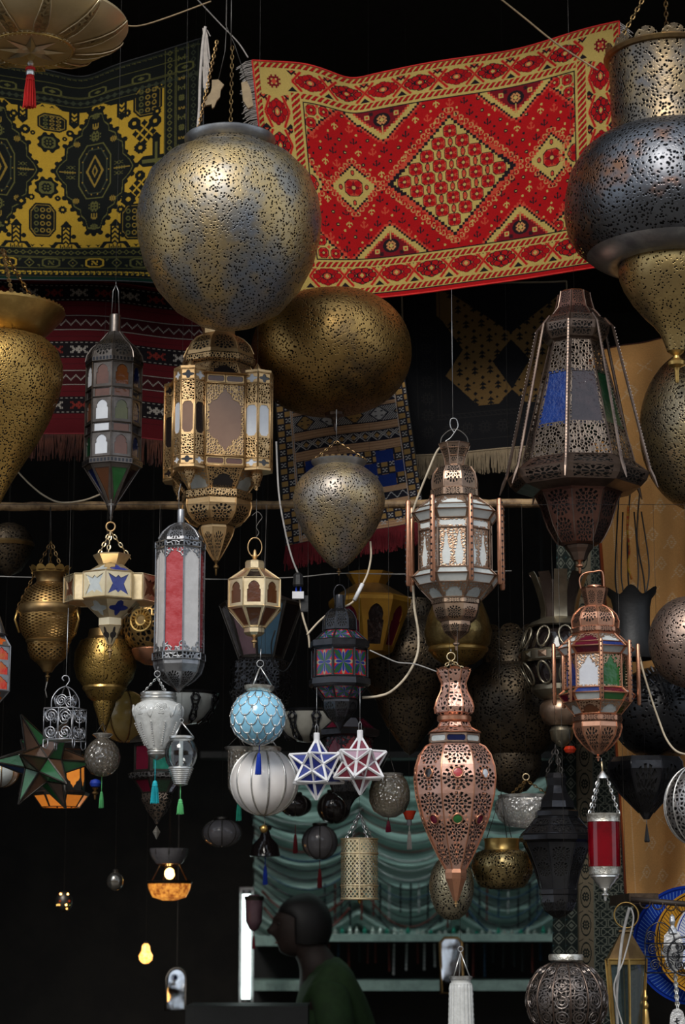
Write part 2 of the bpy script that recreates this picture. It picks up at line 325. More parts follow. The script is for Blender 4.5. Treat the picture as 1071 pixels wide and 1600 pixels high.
def plate_g(q, shape, th):
    """sheet over the quad q (BL, BR, TR, TL) with a window cut through it; returns verts, faces, uvs"""
    BL, BR, TR, TL = [Vector(p) for p in q]; nrm = (BR-BL).cross(TL-BL).normalized()
    S = SHAPES[shape]; ang = lambda p: math.atan2(p[1]-.5, p[0]-.5) % (2*PI)
    A = sorted(set([round(ang(p), 5) for p in S]+[round(x*PI/4, 5) for x in (1, 3, 5, 7)]))
    def rin(a):
        dx, dy = math.cos(a), math.sin(a); best = .3
        for i in range(len(S)):
            x1, y1 = S[i][0]-.5, S[i][1]-.5; x2, y2 = S[(i+1) % len(S)][0]-.5, S[(i+1) % len(S)][1]-.5
            ex, ey = x2-x1, y2-y1; den = dx*ey-dy*ex
            if abs(den) < 1e-9: continue
            t = (x1*ey-y1*ex)/den; s = (x1*dy-y1*dx)/den
            if t > 0 and -1e-4 <= s <= 1.0001: best = t; break
        return best
    P = lambda u, v, d=0: tuple(BL*(1-u)*(1-v)+BR*u*(1-v)+TR*u*v+TL*(1-u)*v-nrm*d)
    v, f, uv = [], [], []; n = len(A); UV = []
    for a in A:
        r = rin(a); m_ = .5/max(abs(math.cos(a)), abs(math.sin(a)))
        o = (.5+m_*math.cos(a), .5+m_*math.sin(a)); i = (.5+r*math.cos(a), .5+r*math.sin(a))
        v += [P(*o), P(*i), P(i[0], i[1], th), P(o[0], o[1], th)]; UV += [o, i, i, o]
    for k in range(n):
        b, c = 4*k, 4*((k+1) % n)
        for fc in ((b, c, c+1, b+1), (b+1, c+1, c+2, b+2), (b+3, b+2, c+2, c+3)):
            f.append(fc); uv += [UV[x] for x in fc]
    return v, f, uv
# ---------------------------------------------------------------- a hanging thing measured on its own axis
class T:
    def __init__(s, name, label, cat, x, Y, y0, y1, group=None, tilt=0):
        s.x, s.Y = x, Y; ym = (y0+y1)/2; s.base = at(x, y1, Y); s.base.x = at(x, ym, Y).x; s.k = mpp(x, ym, Y); s.y0, s.y1 = y0, y1
        s.o = bpy.data.objects.new(name, None); COL.objects.link(s.o); s.o.location = s.base; s.o.rotation_euler = (0, math.radians(tilt), 0 if name in ('hook_rail', 'lamp_housing', 'fluorescent_lamp', 'framed_mirror', 'ceramic_plate') else math.radians((535.5-x)*.01685))   # its front turned square to the street
       
        s.o.empty_display_size = .05; tag(s.o, label, cat, group)
    def z(s, y): return at(s.x, y, s.Y).z-s.base.z
    def p(s, dx, y, dy=0): return Vector((dx*s.k, dy*s.k, s.z(y)))
    def part(s, name, g, m, parent=None, smooth=False, sharp=None, label=None):
        me = mesh(name, g[0], g[1], smooth, g[2] if len(g) > 2 else None, sharp); return obj(name, me, m, parent or s.o, label)
    def lathe(s, name, m, prof, n=40, rot=0, flat=None, lobe=None, parent=None, sharp=38, label=None):
        flat = n < 16 if flat is None else flat
        o = s.part(name, lathe_g([(r*s.k, s.z(y)) for (r, y) in prof], n, math.radians(rot), lobe), m, parent, not flat, sharp, label)
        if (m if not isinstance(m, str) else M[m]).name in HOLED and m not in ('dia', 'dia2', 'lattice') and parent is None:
            s.part('dark_backing', lathe_g([(r*s.k*.93, s.z(y)) for (r, y) in prof], n, math.radians(rot), lobe), 'holedark', o, not flat, sharp)  # added inner shell so the cut holes show dark
        return o
    def ell(s, name, m, rx, yt, yb, n=48, seg=22, parent=None, pw=1.):
        yc, ry = (yt+yb)/2, (yb-yt)/2
        return s.lathe(name, m, [(rx*abs(math.sin(PI*i/seg))**pw, yc-ry*math.cos(PI*i/seg)) for i in range(seg+1)], n, parent=parent)
    def tube(s, name, m, pts, r, n=6, closed=False, parent=None, sm=False):
        pts = [s.p(*q) for q in pts]
        if sm: pts = smooth_pts(pts)
        return s.part(name, tube_g(pts, r*s.k, n, closed), m, parent, True)
    def wire(s, ya, yb, dx=0, m='wire', dx2=None, r=.55): return s.tube('hanging_wire', m, [(dx, ya), (dx if dx2 is None else dx2, yb)], r, 5)
    def chain(s, a, b, m='wire', link=7, r=.9): V, F = [], []; chain_g(s.p(*a), s.p(*b), link*s.k, r*s.k, V, F); return s.part('chain', (V, F), m)
    def ring(s, y, r, m='wire', t=1.1, dx=0, ry=None):
        ry = ry or r
        return s.tube('hanging_ring', m, [(dx+r*math.cos(a), y+ry*math.sin(a), 0) for a in [2*PI*i/20 for i in range(20)]], t, 6, True)
    def quad(s, n, rot, a, b, k=0):      # a = (vertex radius, y) at the top edge, b at the bottom edge
        a0 = math.radians(rot)+k*2*PI/n; a1 = a0+2*PI/n
        return [Vector(pol(r_*s.k, an, s.z(y_))) for r_, an, y_ in ((b[0], a0, b[1]), (b[0], a1, b[1]), (a[0], a1, a[1]), (a[0], a0, a[1]))]
    def sec(s, n, rot, a, b, plate, panes, shape='rect', th=1.6, names=('panel', 'pane'), every=1, sub=None):
        """one storey of n windows: a cut sheet (panel) on each side and its glass (pane) as the sheet's sub-part"""
        q = s.quad(n, rot, a, b)
        if sub:                            # sub-rectangle of the side, u0 u1 v0 v1
            BL, BR, TR, TL = [Vector(p) for p in q]; P = lambda u, v: BL*(1-u)*(1-v)+BR*u*(1-v)+TR*u*v+TL*(1-u)*v
            u0, u1, v0, v1 = sub; q = [P(u0, v0), P(u1, v0), P(u1, v1), P(u0, v1)]
        me = mesh(names[0], *plate_g(q, shape, th*s.k)[:2], uv=plate_g(q, shape, th*s.k)[2])
        BL, BR, TR, TL = [Vector(p) for p in q]; nr = (BR-BL).cross(TL-BL).normalized()*th*s.k*.8
        pv = [tuple(p-nr) for p in (BL, BR, TR, TL)]; pms = {}
        for k in range(0, n, every):
            o = obj(names[0], me, plate, s.o); o.rotation_euler = (0, 0, k*2*PI/n)
            pm = panes[(k//every) % len(panes)]
            if pm is None: continue
            if pm not in pms: pms[pm] = mesh(names[1], pv, [(0, 1, 2, 3)], uv=[(0, 0), (1, 0), (1, 1), (0, 1)])
            obj(names[1], pms[pm], pm, o)
    def bars(s, name, m, n, rot, prof, r, rings=True, every=1, parent=None):
        V, F = [], []
        if not rings:
            me = mesh(name, *tube_g([pol(a*s.k, math.radians(rot), s.z(y)) for (a, y) in prof], r*s.k, 5), smooth=True, sharp=40)
            for k in range(0, n, every): o = obj(name, me, m, parent or s.o); o.rotation_euler = (0, 0, k*2*PI/n)
            return
        for k in range(0, n, every): tube_g([pol(a*s.k, math.radians(rot)+k*2*PI/n, s.z(y)) for (a, y) in prof], r*s.k, 5, False, V, F)
        if rings:
            for (a, y) in prof: tube_g([pol(a*s.k, math.radians(rot)+k*2*PI/n, s.z(y)) for k in range(n)], r*s.k, 5, True, V, F)
        return s.part(name, (V, F), m, parent, True, 40)
    def posts(s, name, m, n, rot, a, b, r, nn=10, tip=True):
        p0, p1 = Vector(pol(a[0]*s.k, math.radians(rot), s.z(a[1]))), Vector(pol(b[0]*s.k, math.radians(rot), s.z(b[1])))
        g = tube_g([p0, p0.lerp(p1, .02), p0.lerp(p1, .98), p1], [r*s.k*.7, r*s.k, r*s.k, r*s.k*.7], nn); me = mesh(name, g[0], g[1], True, sharp=50)
        st = []
        for i in range(13): c = p0.lerp(p1, (i+.7)/13.4); c = c+Vector(pol(r*s.k*.86, math.radians(rot), 0)); st.append(c)
        V, F = [], []
        for c in st: d = r*s.k*.34; box_g(c-Vector((d, d, d)), c+Vector((d, d, d)), V, F)
        sm = mesh('rivet', V, F)
        for k in range(n):
            o = obj(name, me, m, s.o); o.rotation_euler = (0, 0, k*2*PI/n)
            q = obj('rivet_row', sm, 'black', o)
    def petals(s, name, m, n, r, y, w, h, flare=.2, rot=0):
        V, F = [], []; N = 10
        pts = [(-w, 0)]+[(w*math.cos(PI-PI*i/N), h*math.sin(PI*i/N)) for i in range(N+1)]+[(w, 0)]
        for d in (0, 1.2):
            for (x, hh) in pts:
                a = x/r; V.append(pol((r+hh*flare-d)*s.k, a, s.z(y)+hh*s.k))
        L = len(pts); F.append(tuple(reversed(range(L)))); F.append(tuple(L+i for i in range(L)))
        for i in range(L-1): F.append((i, i+1, L+i+1, L+i))
        me = mesh(name, V, F)
        for k in range(n): o = obj(name, me, m, s.o); o.rotation_euler = (0, 0, 2*PI*k/n+math.radians(rot))
    def tassel(s, m, dx, y0, yk, y1, w, cap='silver'):
        cd = s.tube('tassel_cord', m, [(dx, y0), (dx, yk)], .8, 6)
        V, F = [], []; rr = random.Random(3)
        for i in range(46):
            a = 2*PI*i/46*3; q = .25+.75*((i*7) % 46)/46
            tube_g([s.p(dx+.45*w*q*math.sin(a)*.7, yk+2, -.45*w*q*math.cos(a)*.7), s.p(dx+.85*w*q*math.sin(a)*.6, (yk+y1)/2, -.6*w*q*math.cos(a)), s.p(dx+w*q*math.sin(a)*.62, y1+rr.uniform(-2, 1), -w*q*math.cos(a)*.62)], max(.55, w*.055)*s.k, 4, False, V, F)
        t = s.part('tassel', (V, F), m)
        g = lathe_g([(0, s.z(yk-w*.28)), (w*.26*s.k, s.z(yk-w*.12)), (w*.36*s.k, s.z(yk+w*.1)), (w*.30*s.k, s.z(yk+w*.35)), (w*.42*s.k, s.z(yk+w*.4)), (w*.42*s.k, s.z(yk+w*.6)), (0, s.z(yk+w*.65))], 14)
        g = ([(v[0]+dx*s.k, v[1], v[2]) for v in g[0]], g[1], g[2]); s.part('tassel_knot', g, cap or m, t, True, 40)
    def finial(s, m, y0, y1, r, name='finial'):
        h = y1-y0; P = [(r*.7, 0), (r, .08), (r*.5, .2), (r*.35, .3), (r*.95, .42), (r*.95, .5), (r*.4, .6), (r*.3, .92), (0, 1)]
        return s.lathe(name, m, [(a, y0+b*h) for (a, b) in P], 16)
    def meridians(s, name, m, rx, yt, yb, n, r, rot=0, f0=.05, f1=.95):
        yc, ry = (yt+yb)/2, (yb-yt)/2; pts = []
        for i in range(17):
            t = PI*(f0+(f1-f0)*i/16); pts.append(Vector((0, -(rx+.4)*math.sin(t)*s.k, s.z(yc-ry*math.cos(t)))))
        g = tube_g(pts, r*s.k, 5); me = mesh(name, g[0], g[1], True)
        for k in range(n): o = obj(name, me, m, s.o); o.rotation_euler = (0, 0, 2*PI*k/n+math.radians(rot))
def cable(name, label, m, pts, r, Y=None, cat='cable', group=None):
    P = smooth_pts([at(p[0], p[1], p[2] if len(p) > 2 else Y) for p in pts], 7)
    g = tube_g(P, r*mpp(pts[0][0], pts[0][1], 0), 6); return tag(obj(name, mesh(name, g[0], g[1], True), m), label, cat, group)
# ================================================================ THE SETTING
def struct(name, lo, hi, m, label):
    g = box_g(lo, hi); o = obj(name, mesh(name, *g), m); o['kind'] = 'structure'; o['label'] = label; return o
M['darkwall'] = plain('near_black_plaster', (.022, .019, .016), .9, (.014, .012, .011), 5); M['beam'] = plain('dark_ceiling_boards', (.016, .013, .010), .9)  # near-black walls and boards put the interior's darkness into the colour
M['floor'] = plain('dark_stone_floor', (.06, .05, .04), .8); M['street'] = plain('street_paving', (.16, .14, .115), .9); M['facade'] = plain('ochre_street_front', (.26, .19, .13), .9, (.22, .16, .11), 2)
struct('floor', (-2.6, -.3, -.1), (2.6, 5.0, 0), 'floor', 'dark stone floor of the shop')
struct('ceiling', (-2.7, -.25, 4.86), (2.7, 5.1, 4.98), 'beam', 'dark boarded shop ceiling')
struct('wall_back', (-2.7, 5.0, 0), (2.7, 5.12, 4.86), 'darkwall', 'dark back wall of the shop')
struct('wall_left', (-2.7, -.25, 0), (-2.6, 5.0, 4.86), 'darkwall', 'dark left side wall of the shop')
struct('wall_right', (2.6, -.25, 0), (2.7, 5.0, 4.86), 'darkwall', 'dark right side wall of the shop')
o = obj('street', mesh('street', *box_g((-16, -11.5, -.12), (16, -.3, -.02))), 'street'); o['kind'] = 'structure'; o['label'] = 'paved street in front of the shop'
o = obj('wall_opposite', mesh('wall_opposite', *box_g((-16, -12, -.1), (16, -11.5, 4.6))), 'facade'); o['kind'] = 'structure'; o['label'] = 'ochre house front across the street'
# column of patterned panels on the right, behind the wares
pole_p = [at(-40, 792, .42), at(870, 786, .42)]
V, F = [], []; N = 60; rr = random.Random(5); P = []; Rr = []
for i in range(N+1):
    t = i/N; p = pole_p[0].lerp(pole_p[1], t); P.append(p+Vector((0, rr.uniform(-.001, .001), rr.uniform(-.0015, .0015)))); Rr.append(.0135*(1+rr.uniform(-.06, .06)))
M['pole'] = plain('scuffed_cane_pole', (.42, .27, .13), .6, (.16, .09, .045), 26, .5)
tag(obj('hanging_pole', mesh('pole', *tube_g(P, Rr, 12), smooth=True), 'pole'), 'long scuffed brown pole running level behind the lanterns', 'pole')
# ================================================================ WOVEN RUGS: one cell of the grid per knot
class Pat:
    def __init__(s, W, H, base=0):
        s.a = np.full((H, W), base, dtype=np.int32); s.W, s.H = W, H; s.y, s.x = np.mgrid[0:H, 0:W].astype(np.float32); s.x += .5; s.y += .5
    def put(s, m, c): s.a[m] = c
    def rect(s, x0, y0, x1, y1, c): s.put((s.x > x0) & (s.x < x1) & (s.y > y0) & (s.y < y1), c)
    def dia(s, cx, cy, hw, hh, c, st=0):
        x, y = (s.x, s.y) if not st else (np.round((s.x-cx)/st)*st+cx, np.round((s.y-cy)/st)*st+cy)
        s.put(np.abs(x-cx)/hw+np.abs(y-cy)/hh < 1, c)
    def ell(s, cx, cy, rx, ry, c): s.put(((s.x-cx)/rx)**2+((s.y-cy)/ry)**2 < 1, c)
    def octo(s, cx, cy, hw, hh, c, cut=.6):
        a, b = np.abs(s.x-cx)/hw, np.abs(s.y-cy)/hh; s.put((a < 1) & (b < 1) & (a+b < 1+cut), c)
    def poly(s, P, c):
        x0, x1 = max(int(min(p[0] for p in P))-1, 0), min(int(max(p[0] for p in P))+2, s.W); y0, y1 = max(int(min(p[1] for p in P))-1, 0), min(int(max(p[1] for p in P))+2, s.H)
        if x1 <= x0 or y1 <= y0: return
        X, Y = s.x[y0:y1, x0:x1], s.y[y0:y1, x0:x1]; ins = np.zeros(X.shape, bool); n = len(P)
        for i in range(n):
            (ax, ay), (bx, by) = P[i], P[(i+1) % n]
            if ay == by: continue
            ins ^= ((ay > Y) != (by > Y)) & (X < (bx-ax)*(Y-ay)/(by-ay)+ax)
        s.a[y0:y1, x0:x1][ins] = c
    def line(s, x0, y0, x1, y1, w, c):
        d = math.hypot(x1-x0, y1-y0) or 1; nx, ny = -(y1-y0)/d*w/2, (x1-x0)/d*w/2
        s.poly([(x0+nx, y0+ny), (x1+nx, y1+ny), (x1-nx, y1-ny), (x0-nx, y0-ny)], c)
    def stamp(s, rows, cx, cy, c, k=1):
        h, w_ = len(rows), len(rows[0])
        for j, r_ in enumerate(rows):
            for i, ch in enumerate(r_):
                if ch == '#': s.rect(cx+(i-w_/2)*k, cy+(j-h/2)*k, cx+(i+1-w_/2)*k, cy+(j+1-h/2)*k, c)
ANCH = ['...#...', '..###..', '...#...', '#..#..#', '##.#.##', '.#####.', '...#...']
HOOK = ['####.', '#..##', '#...#', '...##', '#..#.', '###..']
FLOW = ['..#.#..', '.#####.', '##.#.##', '.#####.', '##.#.##', '.#####.', '..#.#..']
XX = ['#...##...#', '.#.#..#.#.', '..##..##..', '.#.#..#.#.', '#...##...#']
EX = ['##...##...##', '.##.####.##.', '..####.###..', '.##.####.##.', '##...##...##']
def interp(P, t):
    xs = [0]
    for i in range(1, len(P)): xs.append(xs[-1]+math.hypot(P[i][0]-P[i-1][0], P[i][1]-P[i-1][1]))
    xs = np.array(xs)/xs[-1]; A = np.array(P, float)
    return np.stack([np.interp(t, xs, A[:, 0]), np.interp(t, xs, A[:, 1])], -1)
def smooth2(P, n=40):
    Q = smooth_pts([(p[0], p[1], 0) for p in P], 10); return [(q.x, q.y) for q in Q]
def rug(name, label, cat, top, bot, Y, pat, pal, fold=None, m='weave', group=None, bind=None, bw=2.5):
    """hung cloth: top and bottom edge measured left to right, held in the plane Y with its folds as depth"""
    H, W = pat.a.shape; tp, bt = interp(smooth2(top), np.linspace(0, 1, W+1)), interp(smooth2(bot), np.linspace(0, 1, W+1))
    v = np.linspace(0, 1, H+1)[:, None, None]; P = tp[None]*(1-v)+bt[None]*v
    U = (P[..., 0]-535.5)/FPX; Vv = (800-P[..., 1])/FPX; dy = _c-Vv*_s; dz = _s+Vv*_c
    uu, v2 = np.meshgrid(np.linspace(0, 1, W+1), np.linspace(0, 1, H+1))
    dep = np.full(uu.shape, float(Y)); t = (dep+D)/dy
    X = U*t; Z = CAMZ+dz*t; YY = dep+(fold(uu, v2) if fold else 0)
    co_ = np.stack([X, YY, Z], -1).reshape(-1, 3)
    idx = np.arange((H+1)*(W+1)).reshape(H+1, W+1); q = np.stack([idx[:-1, :-1], idx[1:, :-1], idx[1:, 1:], idx[:-1, 1:]], -1).reshape(-1, 4)
    me = bpy.data.meshes.new(name); me.vertices.add(len(co_)); me.vertices.foreach_set('co', co_.astype(np.float32).ravel())
    me.loops.add(q.size); me.loops.foreach_set('vertex_index', q.astype(np.int32).ravel()); me.polygons.add(len(q))
    me.polygons.foreach_set('loop_start', np.arange(0, q.size, 4, dtype=np.int32)); me.update(calc_edges=True); me.shade_smooth()
    cl = np.array([c4(c) for c in pal], np.float32)[pat.a.ravel()]
    at_ = me.attributes.new('weave', 'FLOAT_COLOR', 'FACE'); at_.data.foreach_set('color', cl.ravel())
    root = bpy.data.objects.new(name, None); COL.objects.link(root); g3 = co_.reshape(H+1, W+1, 3); base = Vector(g3[H, W//2]); root.location = base; tag(root, label, cat, group)
    o = obj('woven_field' if cat != 'cloth' else 'cloth_sheet', me, m, root); o.location = -base
    if bind:
        k = mpp(500, 400, Y)
        for e in (g3[0, ::max(1, W//60)], g3[H, ::max(1, W//60)], g3[::max(1, H//50), 0], g3[::max(1, H//50), W]):
            b = obj('edge_binding', mesh('edge_binding', *tube_g([Vector(p) for p in e], bw*k*.5, 6), smooth=True), bind, root); b.location = -base
    return root, g3, base
def fringe(root, base, pts, ln, n, m, r=.0012, sway=.01, name='fringe', out=(0, 0, -1)):
    V, F = [], []; rr = random.Random(n); pts = [Vector(p) for p in pts]; L = len(pts)-1; out = Vector(out)
    for i in range(n):
        t = (i+rr.random()*.8)/n*L; k = min(int(t), L-1); p = pts[k].lerp(pts[k+1], t-k); l = ln*rr.uniform(.75, 1.1); s = Vector((rr.uniform(-1, 1)*sway, rr.uniform(-1, 0)*sway, 0))
        tube_g([p, p+out*l*.5+s*.6, p+out*l*.85+s+Vector((0, 0, -l*.15))], r, 4, False, V, F)
    o = obj(name, mesh(name, V, F), m, root); o.location = -base; o['kind'] = 'stuff'; return o
# ---- the red rug
RP = [(.30, .0035, .005), (.38, .27, .075), (.010, .006, .008), (.13, .004, .008), (.40, .045, .022), (.40, .17, .06)]
def red_rug():
    W, H = 600, 390; p = Pat(W, H, 0); x, y = p.x, p.y
    fx0, fx1, fy0, fy1 = 76, W-76, 62, H-68
    # scattered sprigs on the field
    for j in range(13):
        for i in range(24):
            cx, cy = fx0+i*22+(j % 2)*11-j*4, fy0+10+j*21; kk = (i+2*j) % 6; cx += R.uniform(-2, 2)
            if kk in (0, 2): p.stamp(ANCH, cx, cy, 2, 1.7)
            elif kk == 4: p.stamp(ANCH[::-1], cx, cy, 1, 1.6)
            elif kk == 5: p.stamp(ANCH, cx, cy, 4, 1.9)
            else: p.ell(cx, cy, 3.2, 3.2, 2); p.ell(cx, cy, 1.5, 1.5, 1)
            p.ell(cx+11, cy+10, 1.9, 2.1, 1 if kk % 2 else 2)
    def rosette(cx, cy, s):
        p.octo(cx, cy, s*1.08, s*1.08, 2, .55); p.octo(cx, cy, s, s, 4, .5)
        for a, b in ((1, 1), (-1, 1), (1, -1), (-1, -1)): p.ell(cx+a*s*.5, cy+b*s*.5, s*.38, s*.38, 0)
        p.dia(cx, cy, s*.95, s*.34, 3); p.dia(cx, cy, s*.34, s*.95, 3); p.ell(cx, cy, s*.24, s*.24, 1)
    def hooks(cx, cy, hw, hh, step_=11, c=5):
        n = int(math.hypot(hw, hh)/step_)
        for sx, sy in ((1, 1), (1, -1), (-1, 1), (-1, -1)):
            for i in range(n):
                t = (i+.5)/n; q = HOOK if sx > 0 else [r_[::-1] for r_ in HOOK]; q = q if sy < 0 else q[::-1]; p.stamp(q, cx+sx*hw*(1-t), cy+sy*hh*t, c, 1.55)
    def medallion(cx, cy, hw, hh, sp, rs, st):
        hooks(cx, cy, hw*1.17+3, hh*1.17+3); p.dia(cx, cy, hw*1.10+2, hh*1.10+2, 4, st); p.dia(cx, cy, hw*1.06, hh*1.06, 2, st); p.dia(cx, cy, hw, hh, 1, st)
        if sp:
            for i in range(-6, 7):
                for j in range(-6, 7):
                    ex, ey = cx+(i+j)*sp*.5*hw/hh*1.0, cy+(i-j)*sp*.5
                    d = abs(ex-cx)/hw+abs(ey-cy)/hh
                    if d < .84: rosette(ex, ey, rs)
                    mx_, my_ = ex+sp*.5*hw/hh, ey
                    if abs(mx_-cx)/hw+abs(my_-cy)/hh < .90: p.ell(mx_, my_, 4, 8, 2); p.ell(mx_, my_, 2.8, 6.5, 4); p.ell(mx_, my_, 1, 3, 1)
                    for ox, oy in ((.5, .25), (.25, .0), (.0, .5)):
                        qx, qy = ex+sp*ox*hw/hh*.55, ey+sp*oy*.95
                        if abs(qx-cx)/hw+abs(qy-cy)/hh < .92: p.dia(qx, qy, 2.4, 2.8, 4)
        else:
            rosette(cx, cy, 14)
            for a, b in ((1, 0), (-1, 0), (0, 1), (0, -1)): p.ell(cx+a*hw*.60, cy+b*hh*.66, 3.4, 5, 2); p.ell(cx+a*hw*.60, cy+b*hh*.66, 2.2, 3.8, 4)
    medallion(314, 196, 100, 96, 38, 10.5, 5); medallion(150, 196, 36, 40, 0, 0, 4); medallion(482, 196, 36, 40, 0, 0, 4)
    medallion(fx0-2, 196, 24, 40, 0, 0, 4); medallion(fx1+2, 196, 24, 40, 0, 0, 4)
    # corner and edge pieces
    for cx in (fx0, fx1):
        for cy in (fy0, fy1):
            for q, c in ((62, 4), (56, 2), (52, 1)): p.put(((np.round(np.abs(x-cx)/5)*5/q+np.round(np.abs(y-cy)/5)*5/(q*1.05)) < 1) & (x > fx0) & (x < fx1) & (y > fy0) & (y < fy1), c)
            sx, sy = (1 if cx < 300 else -1), (1 if cy < 200 else -1)
            for a, b in ((13, 12), (34, 11), (11, 33)): rosette(cx+sx*a, cy+sy*b, 8)
            for a, b in ((23, 22), (23, 4), (4, 22), (46, 5), (6, 46)): p.dia(cx+sx*a, cy+sy*b, 3, 3.5, 4)
    for cx in (205, 425):
        for cy, s in ((fy0, 1), (fy1, -1)):
            for q, c in ((1.02, 4), (.96, 2), (.90, 1), (.74, 4), (.69, 3)): p.put(((np.round(np.abs(x-cx)/4)*4/(70*q)+np.round(np.abs(y-cy)/4)*4/(62*q)) < 1) & (y > fy0) & (y < fy1), c)
            p.ell(cx, cy+s*20, 14, 12, 2); p.stamp(FLOW, cx, cy+s*20, 5, 2.4); p.ell(cx, cy+s*20, 3, 3, 1); p.line(cx, cy+s*30, cx, cy+s*46, 2, 1)
            for a in (-1, 1): p.rect(cx+a*24-4, cy+s*12-4, cx+a*24+4, cy+s*12+4, 1); p.rect(cx+a*24-2, cy+s*12-2, cx+a*24+2, cy+s*12+2, 4); p.stamp(FLOW, cx+a*17, cy+s*7, 2, 1.1)
    # borders
    def guard(x0, y0, x1, y1, horiz, ph=0):
        p.rect(x0, y0, x1, y1, 1); X, Y_ = (x, y) if horiz else (y, x); a, b = (y0, y1) if horiz else (x0, x1)
        mm = (x > x0+2) & (x < x1-2) & (y > y0+2) & (y < y1-2); w = ((X+(Y_-a)*.9+ph) % 10)
        p.put(mm & (w < 6.2), 3); p.put(mm & (w > 1.2) & (w < 4.8), 0)
    def frame(d, c): p.put(((x < d) | (x > W-d) | (y < d) | (y > H-d)), c)
    inner = (x > fx0) & (x < fx1) & (y > fy0) & (y < fy1); keep = p.a.copy()
    p.a[~inner] = 1
    yb = H-8
    guard(0, 0, W, 12, True); guard(0, yb-13, W, yb, True); guard(0, 0, 12, yb, False); guard(W-12, 0, W, yb, False)
    def unit(cx, cy, hw, hh, k):
        for a, b in ((1, 1), (-1, 1)): p.line(cx-hw, cy-b*hh, cx+hw*0-hw*.55, cy-b*hh*.35, 4, 3); p.line(cx+hw, cy-b*hh, cx+hw*.55, cy-b*hh*.35, 4, 3)
        for a in (-1, 1):
            for b in (-1, 1): p.line(cx+a*hw, cy+b*hh*.0, cx+a*hw*.5, cy+b*hh*.95, 4.5, 4); p.line(cx+a*hw, cy+b*hh*.0, cx+a*hw*.5, cy+b*hh*.95, 2, 0)
        c = 0 if k else 3
        for a, b in ((.0, .55), (.0, -.55), (.42, .3), (-.42, .3), (.42, -.3), (-.42, -.3), (.62, 0), (-.62, 0), (.22, .42), (-.22, .42), (.22, -.42), (-.22, -.42)):
            p.ell(cx+a*hw, cy+b*hh, hw*.19+1.4, hh*.23+1.2, 2 if k else c); p.ell(cx+a*hw, cy+b*hh, hw*.15+.8, hh*.18+.8, c if k else 0)
        p.ell(cx, cy, hw*.30, hh*.34, 2); p.ell(cx, cy, hw*.22, hh*.26, 0 if k else 4); p.dia(cx, cy, hw*.14, hh*.2, 1)
        for a in (-1, 1): p.poly([(cx+a*hw-8, cy-hh), (cx+a*hw+8, cy-hh), (cx+a*hw, cy-hh+8)], 2); p.poly([(cx+a*hw-8, cy+hh), (cx+a*hw+8, cy+hh), (cx+a*hw, cy+hh-8)], 2); p.poly([(cx+a*hw-4, cy-hh), (cx+a*hw+4, cy-hh), (cx+a*hw, cy-hh+4)], 4)
    for i in range(8):
        cx = 62+(i+.5)*(W-124)/8; hw = (W-124)/16
        unit(cx, 30, hw, 17, i % 2); unit(cx, yb-33, hw, 19, i % 2)
    for j in range(5):
        cy = 54+(j+.5)*(H-116)/5; hh = (H-116)/10
        unit(33, cy, 20, hh, j % 2); unit(W-33, cy, 20, hh, j % 2)
    for cx in (32, W-32):
        for cy in (32, yb-34): p.stamp(FLOW, cx, cy, 3, 3.2); p.ell(cx, cy, 4, 4, 4)
    guard(54, 47, W-54, 60, True); guard(54, H-68+1, W-54, H-54, True); guard(56, 47, 74, H-54, False); guard(W-74, 47, W-56, H-54, False)
    p.a[inner] = keep[inner]
    p.put(inner & ((x < fx0+2) | (x > fx1-2) | (y < fy0+2) | (y > fy1-2)), 2)
    p.rect(0, yb, W, H, 0); p.rect(0, yb-1, W, yb+1.5, 2)
    return p
fold = lambda u, v: .022*np.sin(5.2*u+1.0)*(.3+v)+.012*np.sin(17*u+2)*np.exp(-3*v)+.03*np.exp(-((u-.27)/.05)**2)*(1-v)**2
rt, g3, bs = rug('hung_rug', 'red rug with cream diamond medallions and flowered border, hung sideways', 'rug', [(394, 91), (470, 100), (545, 115), (640, 104), (730, 92), (850, 66), (968, 33)],
    [(432, 466), (520, 466), (620, 461), (720, 452), (830, 438), (972, 412)], .34, red_rug(), RP, fold, bind='redthread', bw=3)
fringe(rt, bs, [g3[j, 0] for j in range(0, 391, 10)], .052, 190, 'wthread', .0011, .008, out=(-.92, -.1, -.30))
fringe(rt, bs, [g3[j, 600] for j in range(0, 391, 10)], .05, 150, 'wthread', .0011, .01, out=(.80, -.1, -.60))
